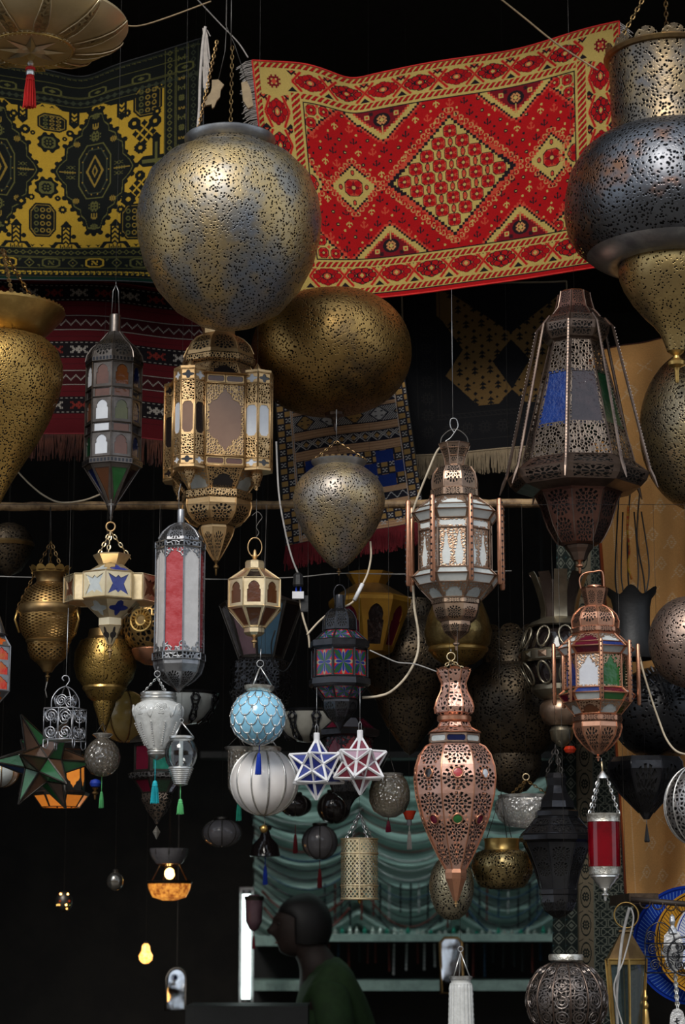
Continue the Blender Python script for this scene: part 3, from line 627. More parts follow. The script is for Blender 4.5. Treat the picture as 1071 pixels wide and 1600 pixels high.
# ---- the black and yellow rug
GP = [(.005, .006, .005), (.34, .205, .02), (.075, .07, .02), (.028, .032, .018), (.002, .016, .009), (.18, .115, .02)]
def green_rug():
    W, H = 400, 372; p = Pat(W, H, 0); x, y = p.x, p.y; ox, oy = 80, 72      # pattern pixel = photo pixel + (80, -72)
    Q = lambda a, b: (a+ox, b-oy)
    p.rect(0, Q(0, 132)[1], Q(257, 0)[0], Q(0, 386)[1], 1)
    # toothed edge of the field
    for i in range(22):
        a = -70+i*15; p.stamp(['##.##', '.###.', '..#..'], *Q(a, 383), 0, 1.6); p.stamp(['..#..', '.###.', '##.##'], *Q(a, 136), 0, 1.6)
    def med(cx, cy, hw, hh):
        cx, cy = Q(cx, cy); sh = [(0, 1.0), (.16, .98), (.22, .84), (.34, .76), (.36, .66), (.52, .60), (.58, .48), (.72, .42), (.74, .22), (.90, .12), (1, 0)]
        full = [(cx+a*hw, cy-b*hh) for a, b in sh]+[(cx+a*hw, cy+b*hh) for a, b in reversed(sh[:-1])]+[(cx-a*hw, cy+b*hh) for a, b in sh[1:]]+[(cx-a*hw, cy-b*hh) for a, b in reversed(sh[1:-1])]
        p.poly(full, 0)
        for (a, b) in full: p.ell(a, b, 4.2, 4.2, 0)
        ins = lambda f: [(cx+(a-cx)*f, cy+(b-cy)*f) for a, b in full]
        p.poly(ins(.93), 2); p.poly(ins(.905), 0)
        p.octo(cx, cy, hw*.40, hh*.44, 2, .5); p.octo(cx, cy, hw*.37, hh*.42, 0, .5); p.octo(cx, cy, hw*.30, hh*.36, 3, .5); p.octo(cx, cy, hw*.27, hh*.34, 0, .5)
        for i in range(14):
            a = 2*PI*i/14; p.ell(cx+hw*.33*math.cos(a), cy+hh*.38*math.sin(a), 1.2, 1.2, 5)
        p.dia(cx, cy, hw*.22, hh*.27, 5); p.dia(cx, cy, hw*.16, hh*.22, 0); p.dia(cx, cy, 5, 12, 5); p.dia(cx, cy, 2.5, 8, 0)
        for s in (-1, 1):
            p.stamp(FLOW, cx, cy+s*hh*.56, 2, 2.6); p.stamp(['#.#.#', '#.#.#', '#.#.#', '#####', '.###.'], cx, cy+s*hh*.72, 5, 2.2); p.stamp(FLOW, cx, cy+s*hh*.88, 2, 1.6)
            p.stamp(FLOW, cx+s*hw*.44, cy-hh*.46, 5, 1.5); p.stamp(FLOW, cx+s*hw*.44, cy+hh*.46, 5, 1.5); p.stamp(['#.#.#.#', '.#.#.#.', '#.#.#.#'], cx+s*hw*.62, cy, 2, 2); p.stamp(XX, cx+s*hw*.58, cy+9, 2, 1.4); p.stamp(XX, cx+s*hw*.58, cy-9, 2, 1.4)
            p.line(cx+s*hw*.45, cy, cx+s*hw*.85, cy, 1.2, 5)
    med(148, 250, 66, 112); med(-4, 250, 66, 112)
    def octm(cx, cy, hw, hh, seed):
        cx, cy = Q(cx, cy); p.octo(cx, cy, hw, hh, 0, .55); p.octo(cx, cy, hw-2.5, hh-2.5, 5, .55); p.octo(cx, cy, hw-4, hh-4, 0, .55)
        for a in (-.45, 0, .45):
            for b in (-.6, -.2, .2, .6):
                p.ell(cx+a*hw, cy+b*hh, hw*.17, hh*.15, 2 if (b+a)*5 % 2 < 1 else 5); p.ell(cx+a*hw, cy+b*hh, hw*.09, hh*.08, 0)
    for a in ((231, 146, 23, 26, 1), (80, 164, 23, 16, 2), (66, 338, 22, 30, 3), (212, 344, 22, 30, 4), (300, 338, 20, 28, 5)): octm(*a)
    def turtle(cx, cy, r):
        cx, cy = Q(cx, cy)
        for i in range(8): a = 2*PI*i/8+.39; p.ell(cx+r*math.cos(a), cy+r*math.sin(a), 4, 4, 0)
        p.octo(cx, cy, r, r*.95, 0); p.octo(cx, cy, r-4, r-5, 2); p.stamp(FLOW, cx, cy, 0, 2.4)
    turtle(75, 200, 15); turtle(72, 280, 16)
    for (a, b, s) in ((210, 180, 1.5), (243, 182, 1.5), (220, 222, 1.4), (198, 160, 1), (246, 167, 1), (220, 268, 1.2), (202, 306, 1.7), (190, 322, 1), (98, 318, 1), (32, 306, 1.2), (38, 180, 1.2), (20, 155, 1), (108, 179, .9), (90, 298, .7), (48, 298, .8), (254, 125, 1), (232, 316, 1), (8, 345, 1), (100, 190, .6), (50, 185, .6)):
        X, Y_ = Q(a, b); p.ell(X, Y_, 6.5*s, 6.5*s, 0); p.stamp(FLOW, X, Y_, 0, 2*s); p.ell(X, Y_, 2.2*s, 2.2*s, 1)
    for (a, b) in ((226, 198), (222, 288)):
        for i in range(3):
            for j in range(3): X, Y_ = Q(a+(i-j)*7, b+(i+j-2)*8); p.dia(X, Y_, 5, 6.4, 0)
    for cx in (24, 104, 182, 258):                 # arrow plants standing on the lower edge
        X, Y_ = Q(cx, 388); p.poly([(X-26, Y_), (X-18, Y_-12), (X+18, Y_-12), (X+26, Y_)], 0); p.poly([(X-19, Y_), (X-13, Y_-8), (X+13, Y_-8), (X+19, Y_)], 1); p.stamp(['#.#.#.#', '#######'], X, Y_-4, 0, 3)
        p.rect(X-8, Y_-40, X+8, Y_-8, 0); p.dia(X, Y_-40, 9, 11, 0); p.rect(X-5, Y_-38, X+5, Y_-8, 1)
        for j in range(4): p.poly([(X-5, Y_-10-j*8), (X, Y_-15-j*8), (X+5, Y_-10-j*8), (X+5, Y_-6-j*8), (X, Y_-11-j*8), (X-5, Y_-6-j*8)], 0)
        p.ell(X-12, Y_-22, 4, 4, 0); p.ell(X+12, Y_-22, 4, 4, 0)
    for cx in (114, 190, 34):
        X, Y_ = Q(cx, 132); p.rect(X-8, Y_, X+8, Y_+30, 0); p.dia(X, Y_+30, 9, 9, 0); p.rect(X-4, Y_, X+4, Y_+26, 1)
        for j in range(3): p.poly([(X-4, Y_+4+j*8), (X, Y_+9+j*8), (X+4, Y_+4+j*8), (X+4, Y_+8+j*8), (X, Y_+13+j*8), (X-4, Y_+8+j*8)], 0)
        p.poly([(X-30, Y_), (X+30, Y_), (X+18, Y_+8), (X-18, Y_+8)], 0)
    X, Y_ = Q(257, 246); p.rect(X-32, Y_-9, X, Y_+9, 0); p.dia(X-32, Y_, 9, 10, 0); p.rect(X-18, Y_-36, X-6, Y_+36, 0); p.rect(X-14, Y_-30, X-10, Y_+30, 2); p.rect(X-34, Y_-3, X-2, Y_+3, 2); p.dia(X-12, Y_-38, 9, 9, 0); p.dia(X-12, Y_+38, 9, 9, 0)
    # borders
    bx = Q(257, 0)[0]; by = Q(0, 386)[1]
    for d, c in ((1, 2), (17, 2), (19, 2), (38, 2), (54, 3)):
        p.rect(bx+d, 0, bx+d+1.2, by+d, c); p.rect(0, by+d*.95, bx+d, by+d*.95+1.2, c); p.rect(0, Q(0, 132)[1]-d-1.2, bx+d, Q(0, 132)[1]-d, c)
    for j in range(40):
        Y_ = 8+j*10; p.dia(bx+9, Y_, 5, 4.4, 2); p.dia(bx+9, Y_, 2.6, 2.2, 0); p.dia(bx+47, Y_, 5, 4, 3); p.dia(bx+47, Y_, 2.4, 2, 0)
        X = 5+j*11; p.dia(X, by+9, 5.5, 4, 2); p.dia(X, by+9, 2.6, 2, 0); p.dia(X, by+44, 5, 3, 2); p.dia(X, by+44, 2.5, 1.5, 0)
        X = 5+j*11; p.dia(X, Q(0, 132)[1]-9, 5.5, 4, 3)
    for j in range(8):
        Y_ = 20+j*46; p.stamp(['#...#', '##.##', '#.#.#'], bx+28, Y_, 2, 2.4); p.stamp(FLOW, bx+28, Y_+16, 2, 1.5); p.stamp(['#.#.#', '##.##'], bx+28, Y_+32, 5, 2)
        X = 20+j*70; p.octo(X, by+27, 15, 8, 1 if j % 2 else 2); p.octo(X, by+27, 12, 6, 0); p.stamp(['##..#', '.##.#', '#.##.', '#..##'], X, by+27, 1 if j % 2 else 2, 2.2)
        p.dia(X+35, by+27, 9, 8, 2); p.dia(X+35, by+27, 6.5, 5.5, 0); p.ell(X+35, by+27, 1.5, 1.5, 5); p.stamp(['##', '#.'], X+20, by+22, 2, 2); p.stamp(['##', '.#'], X+50, by+32, 2, 2)
        p.octo(X, 36, 15, 7, 2); p.octo(X, 36, 12, 5, 0); p.dia(X, 36, 6, 3, 2)
    for j in range(46):
        X = 4+j*8.6; p.stamp(['####', '...#', '..##'], X, H-13, 1, 1.7); p.stamp(['####', '...#'], X, 8, 2, 1.5)
    p.rect(0, H-5, W, H, 4)
    return p
fold = lambda u, v: .03*np.sin(6*u+.5)*(.4+.6*v)+.04*np.exp(-((u-.52)/.09)**2)*(1-v)**2
rug('hung_rug', 'black and yellow rug with stepped medallions hung at the upper left', 'rug', [(-80, 82), (0, 96), (60, 106), (130, 113), (220, 92), (318, 58)], [(-80, 428), (40, 434), (160, 442), (318, 448)], .46, green_rug(), GP, fold, bind='bcable', bw=2.5)
# ---- red striped kilim
KP = [(.065, .004, .006), (.006, .004, .005), (.24, .21, .18), (.14, .016, .011), (.030, .003, .004)]
def kilim():
    W, H = 330, 250; p = Pat(W, H, 0)
    def xrow(y, c1=2, c2=3):
        p.rect(0, y-14, W, y+14, 1)
        for i in range(-1, 9): p.stamp(EX, 14+i*40, y, c1 if i % 2 else c2, 2.3)
        for i in range(0, W, 8): p.rect(i, y-12, i+4, y-10.6, 2); p.rect(i+2, y+10.6, i+6, y+12, 2)
    def zig(y):
        p.rect(0, y-13, W, y+13, 4); p.rect(0, y-12, W, y-11, 2); p.rect(0, y+11, W, y+12, 2)
        for i in range(0, W, 2): t = abs((i % 16)-8); p.rect(i, y+3-t, i+2, y+4.6-t, 2)
    xrow(19); zig(68); xrow(112, 2, 3); zig(158); xrow(203, 3, 2)
    for y in (40, 90, 135, 180, 225): p.rect(0, y, W, y+1, 4)
    return p
rt, g3, bs = rug('hung_kilim', 'dark red striped kilim with white crosses and a rust fringe', 'kilim', [(-10, 432), (150, 442), (320, 455)], [(-10, 672), (150, 680), (320, 690)], .62, kilim(), KP, lambda u, v: .02*np.sin(9*u), bind='crimson', bw=2)
fringe(rt, bs, [g3[250, i] for i in range(0, 331, 10)], .085, 330, 'rustthread', .0014, .012)
# ---- blue and tan kilim
BP = [(.50, .29, .16), (.016, .035, .17), (.020, .019, .028), (.46, .43, .40), (.36, .21, .07), (.24, .14, .08)]
def kilim2():
    W, H = 214, 300; p = Pat(W, H, 0); x, y = p.x, p.y
    for j in range(0, H, 5): p.rect(0, j, W, j+1.1, 5)
    def check(x0, y0, x1, y1):
        p.rect(x0, y0, x1, y1, 2); i = 0
        for a in np.arange(x0, x1, 12):
            for k, b in enumerate(np.arange(y0, y1, 11)):
                if (i+k) % 2: p.rect(a+.5, b+.5, min(a+11.5, x1), min(b+10.5, y1), 4)
                else: p.stamp(['#.#', '.#.', '#.#'], a+6, b+5.5, 3, 2.6)
            i += 1
    for y0 in (8, 78): 
        p.rect(26, y0, W-20, y0+30, 2); p.put((x > 26) & (x < W-20) & (y > y0+2) & (y < y0+28) & (((x+y) % 4) < 1.6), 3)
        for i in range(5): X = 45+i*40; p.dia(X, y0+15, 17, 14, 2, 2); p.dia(X, y0+15, 14, 12, 3 if (i+y0) % 2 else 4, 2); [p.rect(X+a*5-2, y0+15+b*4-1.5, X+a*5+2, y0+15+b*4+1.5, 2) for a in (-1, 1) for b in (-1, 1)]
    p.rect(26, 52, W-20, 72, 2); p.rect(26, 122, W-20, 142, 2)
    for y0 in (62, 132):
        for i in range(9): X = 35+i*19; p.line(X-9, y0-8, X+9, y0+8, 1.3, 3); p.line(X-9, y0+8, X+9, y0-8, 1.3, 3); p.line(X-5, y0-8, X+9, y0+4, 1, 3); p.line(X+5, y0-8, X-9, y0+4, 1, 3); p.dia(X+9, y0, 4.5, 4, 4)
    check(26, 158, W-20, 226)
    for j, yy in enumerate((160, 182, 204)):
        for i in range(3): X = 40+i*56+(28 if j % 2 else 0); p.rect(X, yy, X+28, yy+22, 1)
    p.rect(26, 226, W-20, 236, 0); p.rect(26, 236, W-20, 250, 2)
    for i in range(10): X = 34+i*18; p.line(X-9, 237, X, 249, 1.3, 3); p.line(X, 249, X+9, 237, 1.3, 3)
    p.rect(26, 250, W-20, 262, 0); check(26, 262, W-20, 288)
    check(0, 0, 22, H); check(W-18, 0, W, H)
    for X in (22, 24.5, W-20): p.rect(X, 0, X+1.3, H, 3)
    return p
rt, g3, bs = rug('hung_kilim', 'blue, tan and white patterned kilim hung below the flattened brass globe', 'kilim', [(428, 585), (530, 572), (628, 558)], [(446, 852), (560, 832), (664, 812)], .56, kilim2(), BP, lambda u, v: .015*np.sin(7*u+2), bind='bcable', bw=1.5)
fringe(rt, bs, [g3[300, i] for i in range(0, 215, 6)], .075, 360, 'crimson', .0017, .01)
# ---- dark rug with tan sprigs
DP = [(.005, .005, .006), (.10, .058, .02), (.012, .011, .011), (.03, .02, .01)]
def dark_rug():
    W, H = 260, 275; p = Pat(W, H, 0); x, y = p.x, p.y; u = x-66
    A = [(684, 450), (706, 455), (800, 530), (800, 540), (770, 575), (800, 623), (779, 646), (746, 646), (696, 592), (724, 551), (692, 499), (684, 492)]
    for s_ in (1, -1): p.poly([((q[0]-800)*s_+800-630, (q[1]-446)) for q in A], 1)
    for j in range(8):
        for i in range(8):
            X, Y_ = 76+i*24+(j % 2)*12, 12+j*26; p.stamp(['..#..', '.###.', '#####', '..#..', '.###.', '#####', '..#..'], X, Y_, 0, 2.1); p.ell(X+12, Y_+12, 2.6, 2.6, 0); p.ell(X+10, Y_-6, 1.8, 1.8, 0)
    for X in (52, 58, 20): p.rect(X, 0, X+1.5, 215, 2)
    for Y_ in (210, 217, 255): p.rect(50, Y_, W, Y_+1.5, 2)
    for j in range(9): p.stamp(FLOW, 36, 14+j*28, 2, 3); p.stamp(FLOW, 70+j*28, 236, 2, 3)
    for X in range(60, W, 8): p.line(X, 211, X+5, 216, 1.4, 2)
    return p
rt, g3, bs = rug('hung_rug', 'dark rug with tan sprigged zigzag field behind the tall iron lantern', 'rug', [(628, 452), (760, 445), (886, 438)], [(636, 712), (760, 704), (890, 692)], .64, dark_rug(), DP, lambda u, v: .01*np.sin(8*u), bind='fawn', bw=3)
fringe(rt, bs, [g3[275, i] for i in range(0, 261, 6)], .075, 420, 'fawn', .0012, .008)
# ---- ochre embroidered cloth on the right
OP = [(.54, .27, .09), (.60, .40, .22), (.24, .05, .015)]
def ochre():
    W, H = 170, 860; p = Pat(W, H, 0); x, y = p.x, p.y
    p.rect(22, 0, 24, H, 1)
    for j in range(19):
        for i in range(4):
            X, Y_ = 48+i*34+(j % 2)*14, 30+j*44+i*9
            if (i*3+j*5) % 4 < 3: p.dia(X, Y_, 10, 12, 1); p.dia(X, Y_, 6.5, 8, 0); p.dia(X, Y_, 3, 4, 1); p.line(X-16, Y_+12, X-6, Y_+2, 1.5, 1)
            else: p.line(X-10, Y_-8, X+10, Y_+8, 1.6, 1); p.line(X-10, Y_+8, X+10, Y_-8, 1.6, 1)
    for j in range(0, H, 3): p.rect(0, j, W, j+.8, 0)
    p.rect(0, 0, 5, H, 2)
    return p
rug('hung_cloth', 'ochre embroidered cloth hanging down the right edge behind the lanterns', 'cloth', [(918, 545), (1000, 535), (1100, 530)], [(976, 1408), (1030, 1398), (1110, 1392)], .55, ochre(), OP, lambda u, v: .03*np.sin(7*u+5*v)+.012*np.sin(16*u+7*v), bind='rustthread', bw=2)
# ---- patterned hanging strips (the pillar covering behind the black lantern)
CP = [(.016, .022, .02), (.13, .14, .115), (.20, .165, .115), (.03, .075, .08)]
def strip(kind):
    W, H = 40, 860; p = Pat(W, H, 0); x, y = p.x, p.y
    if kind == 0:
        d = np.abs((x % 20)-10)+np.abs((y % 22)-11)*.92; p.put(d < 9.6, 1); p.put(d < 7, 0); p.put(d < 4, 1); p.put(np.abs(x % 20)+np.abs(y % 22) < 4, 3)
    elif kind == 1:
        p.a[:] = 2
        for j in range(18): p.ell(20, 24+j*48, 12, 19, 0); p.ell(20, 24+j*48, 10, 16.5, 2); p.stamp(FLOW, 20, 24+j*48, 0, 2.4); p.line(4, 4+j*48, 14, j*48, 1.5, 0); p.line(26, j*48, 36, 4+j*48, 1.5, 0)
    else:
        for j in range(0, 60):
            for i in range(0, 4):
                X, Y_ = i*13.4+(j % 2)*6.7, j*15; p.octo(X, Y_, 6.2, 8.4, 1); p.octo(X, Y_, 5, 6.8, 0); p.line(X-4, Y_-5, X+4, Y_+5, 1.2, 1); p.line(X-4, Y_+5, X+4, Y_-5, 1.2, 1)
        p.rect(0, 0, 1.5, H, 1)
    return p
rug('patterned_strip', 'narrow dark strip of nested diamonds behind the black lantern', 'cloth', [(870, 850), (898, 850)], [(862, 1640), (905, 1640)], .74, strip(0), CP)
rug('patterned_strip', 'fawn flowered strip between two dark geometric strips', 'cloth', [(897, 850), (924, 850)], [(904, 1640), (932, 1640)], .76, strip(1), CP)
rug('patterned_strip', 'dark strip of linked hexagons beside the ochre cloth', 'cloth', [(923, 850), (966, 850)], [(930, 1640), (1000, 1640)], .74, strip(2), CP)
# ================================================================ FRONT LANTERNS, LARGE BRASS BODIES
CEIL = 4.86
LINES = {}
def top_wire(t, y, dx=0, m='wire', r=.6, to=None):
    '''plumb wire from the thing up to the roof, to a line strung across the stall, or to a given height'''
    z0 = t.z(y); z1 = CEIL-t.base.z; ye = t.Y
    if to is not None: z1 = t.z(to)
    elif y > 800 and t.Y <= .5: ye = round(t.Y*10)/10; z1 = at(t.x, 788, ye).z-t.base.z; LINES.setdefault(ye, z1+t.base.z); m = 'dwire'; r = .3
    else: m = 'dwire'; r = .22
    return t.part('hanging_wire', tube_g([(dx*t.k, 0, z0), (dx*t.k, ye-t.Y, z1)], min(r, .45)*t.k, 5), m, smooth=True)
def chains3(t, yring, yrim, rr, n=3, rot=0, m='wire', link=7, r=.9, dx=0):
    V, F = [], []
    for k in range(n):
        V, F = [], []; a = math.radians(rot)+2*PI*k/n; q = pol(rr*t.k, a, t.z(yrim)); chain_g(t.p(dx, yring), q, link*t.k, r*t.k, V, F); t.part('chain', (V, F), m)
def wires3(t, yring, yrim, rr, n=3, rot=0, m='silver', r=1.1):
    for k in range(n):
        a = math.radians(rot)+2*PI*k/n; t.part('suspension_rod', tube_g([t.p(0, yring), pol(rr*t.k, a, t.z(yrim))], r*t.k, 5), m, smooth=True)
# ---- big round brass globe
t = T('globe_lantern', 'huge round perforated brass globe with steel collar, left of the red rug', 'lantern', 358, -.22, 215, 515)
t.lathe('pierced_body', 'ballbig', [(64, 230), (70, 237), (100, 250), (126, 276), (140, 310), (145, 342), (142, 375), (132, 412), (112, 450), (84, 482), (48, 504), (20, 512), (0, 513)], 72)
t.lathe('collar', 'steeln', [(60, 232), (66, 230), (71, 224), (72, 218), (70, 216), (66, 217), (63, 224)], 56)
V, F = [], []; chain_g(t.p(0, 218, 60), t.p(2, 60, 30), 9*t.k, 1.1*t.k, V, F); t.part('chain', (V, F), 'oldbrass')
V, F = [], []; chain_g(t.p(-50, 222, -40), t.p(-22, 60, 10), 9*t.k, 1.1*t.k, V, F); t.part('chain', (V, F), 'oldbrass')
V, F = [], []; chain_g(t.p(52, 222, -30), t.p(12, 60, 10), 9*t.k, 1.1*t.k, V, F)
t.lathe('chain_hook', 'steeln', [(0, 210), (2.4, 212), (2.6, 220), (0, 224)], 10); t.tube('hanging_wire', 'dwire', [(0, 62, 25), (0, -30, 25)], 1, 5)
# ---- flattened brass globe behind it
t = T('globe_lantern', 'wide flattened dull-gold globe lantern tucked under the red rug', 'lantern', 524, .25, 455, 664, tilt=-3)
prof = [(126*abs(math.sin(PI*i/26))**.82, 551-95*math.cos(PI*i/26)) for i in range(27)]
prof = [(0, 466), (20, 463)]+prof[4:]
t.lathe('pierced_body', 'ball2', prof, 72); t.lathe('collar', 'oldbrass', [(0, 458), (34, 458), (36, 462), (30, 466)], 40)
t.lathe('finial', 'brown', [(16, 645), (15, 650), (7, 653), (4, 657), (6, 660), (3, 663), (2, 673), (0, 676)], 14); top_wire(t, 459, to=452)
# ---- egg-shaped brass lantern
t = T('egg_lantern', 'worn brass egg-shaped lantern with toothed crown rim in front of the blue kilim', 'lantern', 530, -.02, 718, 889)
t.lathe('pierced_body', 'egg', [(38, 730), (47, 736), (60, 747), (69, 762), (72.5, 779), (71, 795), (66, 811), (57, 829), (46, 846), (33, 863), (21, 877), (9, 887), (0, 889)], 56)
t.lathe('rim', 'steeln', [(38, 731), (40, 727), (43, 724), (44, 721), (41, 721), (38, 725)], 48); t.petals('rim_tooth', 'oldbrass', 28, 43, 722, 3.4, 4, .1)
for dx, dy in ((-40, -14), (44, -10), (5, 42)): V, F = [], []; chain_g(t.p(dx, 722, dy), t.p(-4, 690), 6*t.k, .6*t.k, V, F); t.part('chain', (V, F), 'oldbrass')
t.tube('hanging_wire', 'wire', [(-4, 690), (-4, 640)], .6, 5); t.finial('oldbrass', 888, 900, 4)
# ---- great urn at the upper right
t = T('urn_lantern', 'giant blackened urn lantern with scalloped brass neck at the upper right', 'lantern', 1051, -.12, 70, 600)
t.lathe('pierced_body', 'urn', [(92, 214), (100, 216), (118, 224), (140, 241), (157, 268), (166, 302), (168, 335), (163, 361), (152, 381), (134, 397)], 80)
t.lathe('lower_band', 'steeln', [(134, 397), (128, 402), (118, 408), (104, 414), (92, 417), (84, 414)], 72)
t.lathe('pierced_neck', 'urnneck', [(96, 92), (93, 100), (92, 130), (91, 175), (90, 196), (92, 205), (93, 214)], 72)
t.lathe('neck_rim', 'oldbrass', [(92, 98), (98, 96), (101, 91), (98, 88), (92, 90)], 64); t.petals('scallop', 'urnneck', 14, 97, 93, 20, 19, .15, 6)
t.lathe('pierced_cup', 'cup', [(84, 404), (86, 420), (85, 434), (79, 450), (66, 472), (48, 494), (34, 508), (25, 520), (19, 534), (14, 549)], 64)
t.lathe('finial', 'brass', [(13, 548), (10, 552), (5, 556), (6, 560), (14, 566), (13, 571), (5, 575), (3.5, 580), (3.4, 594), (2.4, 598), (0, 599)], 20)
for a in (-70, 60, 180): V, F = [], []; chain_g(pol(92*t.k, math.radians(a), t.z(92)), t.p(0, -60), 10*t.k, 1.2*t.k, V, F); t.part('chain', (V, F), 'oldbrass')
# ---- globe at the right edge under the urn
t = T('globe_lantern', 'dark brass globe lantern cut by the right edge, below the urn', 'lantern', 1096, .12, 545, 802)
t.ell('pierced_body', 'ballr', 96, 546, 800, 64, 26); t.lathe('collar', 'oldbrass', [(30, 550), (34, 544), (30, 540), (26, 546)], 32); top_wire(t, 545)
# ---- cone lantern at the left edge
t = T('cone_lantern', 'yellow brass cone lantern with broad saucer rim at the left edge', 'lantern', -4, .05, 480, 800)
t.lathe('pierced_body', 'cone', [(62, 528), (78, 534), (92, 548), (100, 570), (101, 590), (95, 620), (82, 655), (64, 690), (44, 722), (26, 752), (13, 778), (5, 795), (0, 798)], 64)
t.lathe('saucer_rim', 'brass', [(100, 484), (102, 488), (99, 493), (90, 503), (78, 516), (66, 527), (62, 529), (60, 520), (74, 506), (90, 492), (96, 485)], 64)
t.petals('rim_bead', 'brass', 60, 100, 487, 3.6, 5, .1)
for a in (10, 130, 250): V, F = [], []; chain_g(pol(98*t.k, math.radians(a), t.z(486)), t.p(0, 390), 10*t.k, 1.2*t.k, V, F); t.part('chain', (V, F), 'oldbrass')
# ---- shallow bowl lamp at the upper left, seen from below
t = T('bowl_lamp', 'shallow gilt bowl lamp with pierced leaves and a red tassel', 'lamp', 48, -.3, 20, 168)
bp = [(150, 34), (151, 38), (146, 45), (132, 56), (112, 65), (90, 71), (66, 74)]
M['bowl'] = metal('tarnished_gilt', (.62, .47, .26), (.50, .37, .19), .48, 5, metallic=.7)
t.lathe('bowl', 'bowl', bp, 72); t.lathe('base_disc', 'bowl', [(66, 74), (64, 78), (60, 79), (54, 78), (40, 78.5), (0, 79)], 48)
V, F = [], []; tube_g([pol(64*t.k, 2*PI*i/48, t.z(77)) for i in range(48)], 2.6*t.k, 6, True, V, F); t.part('rope_moulding', (V, F), 'brass', smooth=True)
V, F = [], []
for i in range(54): a = 2*PI*i/54; tube_g([pol(63*t.k, a, t.z(79)), pol(67*t.k, a+.05, t.z(74))], 1.8*t.k, 4, False, V, F)
t.part('rope_twist', (V, F), 'bowl'); t.petals('rim_scallop', 'bowl', 48, 150, 36, 8, -5, .3)
def on_bowl(s):                                    # point of the bowl profile at a fraction s from disc to rim
    q = list(reversed(bp)); k = min(int(s*(len(q)-1)), len(q)-2); f = s*(len(q)-1)-k; return (q[k][0]*(1-f)+q[k+1][0]*f, q[k][1]*(1-f)+q[k+1][1]*f)
V, F = [], []; N = 14
for i in range(N+1):
    r, y = on_bowl(.02+.86*i/N); wd = 13*(1-i/N)**.8*(.7+.3*min(1, i/3))
    for sd in (-1, 0, 1): V.append(pol((r+1.2)*t.k, sd*wd/r, t.z(y+2.5+(1.5 if sd == 0 else 0))))
for i in range(N):
    for j in (0, 1): b = i*3+j; F.append((b, b+3, b+4, b+1))
M['leaf'] = metal('pierced_gilt_leaf', (.52, .40, .22), (.40, .30, .16), .4, 8, ('fret', 62, .15))
me = mesh('pierced_leaf', V, F); ed = tube_g([V[i*3] for i in range(N+1)]+[V[i*3+2] for i in range(N, -1, -1)], 1.3*t.k, 4); ed = mesh('leaf_edge', *ed, smooth=True)
for k in range(11):
    o = obj('pierced_leaf', me, 'leaf', t.o); o.rotation_euler = (0, 0, 2*PI*(k+.3)/11); q = obj('leaf_edge', ed, 'palegold', o)
V, F = [], []                                     # eight-point star on the base disc
for k in range(8):
    a = 2*PI*k/8; b = len(V); V += [pol(54*t.k, a, t.z(80)), pol(20*t.k, a-.39, t.z(80)), pol(20*t.k, a+.39, t.z(80)), pol(24*t.k, a, t.z(84)), (0, 0, t.z(83))]; F += [(b, b+3, b+1), (b, b+2, b+3), (b+1, b+3, b+4), (b+3, b+2, b+4)]
t.part('star_relief', (V, F), 'palegold')
t.lathe('bead', 'silver', [(0, 94), (3.5, 96), (5.4, 100), (3.5, 104), (0, 106)], 16); t.lathe('tassel_cap', 'redthread', [(0, 104), (7.5, 106), (8, 110), (6, 111)], 16)
t.lathe('tassel_band', 'silver', [(6.5, 110), (7, 112), (7, 116), (6.5, 118)], 16); t.tassel('redthread', 0, 104, 116, 168, 17, 'redthread')
top_wire(t, 40)
# ================================================================ FRONT LANTERNS, FACETED
# ---- dark tin lantern with coloured panes
t = T('tin_lantern', 'slim dark tin lantern with amber, olive and white panes before the red kilim', 'lantern', 177, .1, 490, 815)
n, rot = 8, -4
t.lathe('cap', 'tin', [(0, 492), (8, 492), (9, 494), (9, 519), (11, 522)], 20)
t.lathe('pierced_dome', 'tindome', [(11, 520), (15, 526), (24, 535), (36, 545), (43, 556), (45, 566)], n, rot)
t.bars('dome_rib', 'tin', n, rot, [(11, 520), (24, 535), (36.5, 545), (43.5, 556), (45.5, 566)], .9, False)
for (y0, y1, r) in ((565, 573, 45.5), (722, 731, 47)):
    t.lathe('dentil_band', 'tin', [(r-3, y0), (r, y0+.5), (r, y1-.5), (r-3, y1)], n, rot)
    V, F = [], []
    for k in range(n):
        q = t.quad(n, rot, (r, y0), (r, y1), k); A, B, C, D_ = [Vector(p_) for p_ in q]; nr = (B-A).cross(D_-A).normalized()
        for i in range(6):
            for s_ in (0,): c = A.lerp(B, (i+.5)/6).lerp(D_.lerp(C, (i+.5)/6), .5)+nr*.0005; d = 1.7*t.k; e = (B-A).normalized()*d; u = Vector((0, 0, 2.5*t.k)); b = len(V); V += [tuple(c-e-u), tuple(c+e-u), tuple(c+e+u), tuple(c-e+u)]; F.append((b, b+1, b+2, b+3))
    t.part('dentil', (V, F), 'black')
cols = [['amber', 'dblue', 'dgreen', 'wine', 'lime', 'dblue', 'sky', 'rust'], ['lime', 'dblue', 'amber', 'wine', 'dgreen', 'dblue', 'rust', 'sky'], ['rust', 'dblue', 'dgreen', 'amber', 'lime', 'wine', 'dgreen', 'sky']]
for i, (y0, y1) in enumerate(((574, 613), (629, 667), (683, 721))): t.sec(n, rot, (43, y0), (43, y1), 'tin', cols[i], 'arch', 1.4)
for i, (y0, y1) in enumerate(((614, 628), (668, 682))): t.sec(n, rot, (43, y0), (43, y1), 'tin', [['amber', 'smoke', 'dgreen', 'wine', 'lime', 'dblue', 'smoke', 'rust'], ['amber', 'smoke', 'dgreen', 'wine', 'lime', 'dblue', 'smoke', 'sky']][i], 'rect', 1.2, names=('strip_panel', 'strip_pane'))
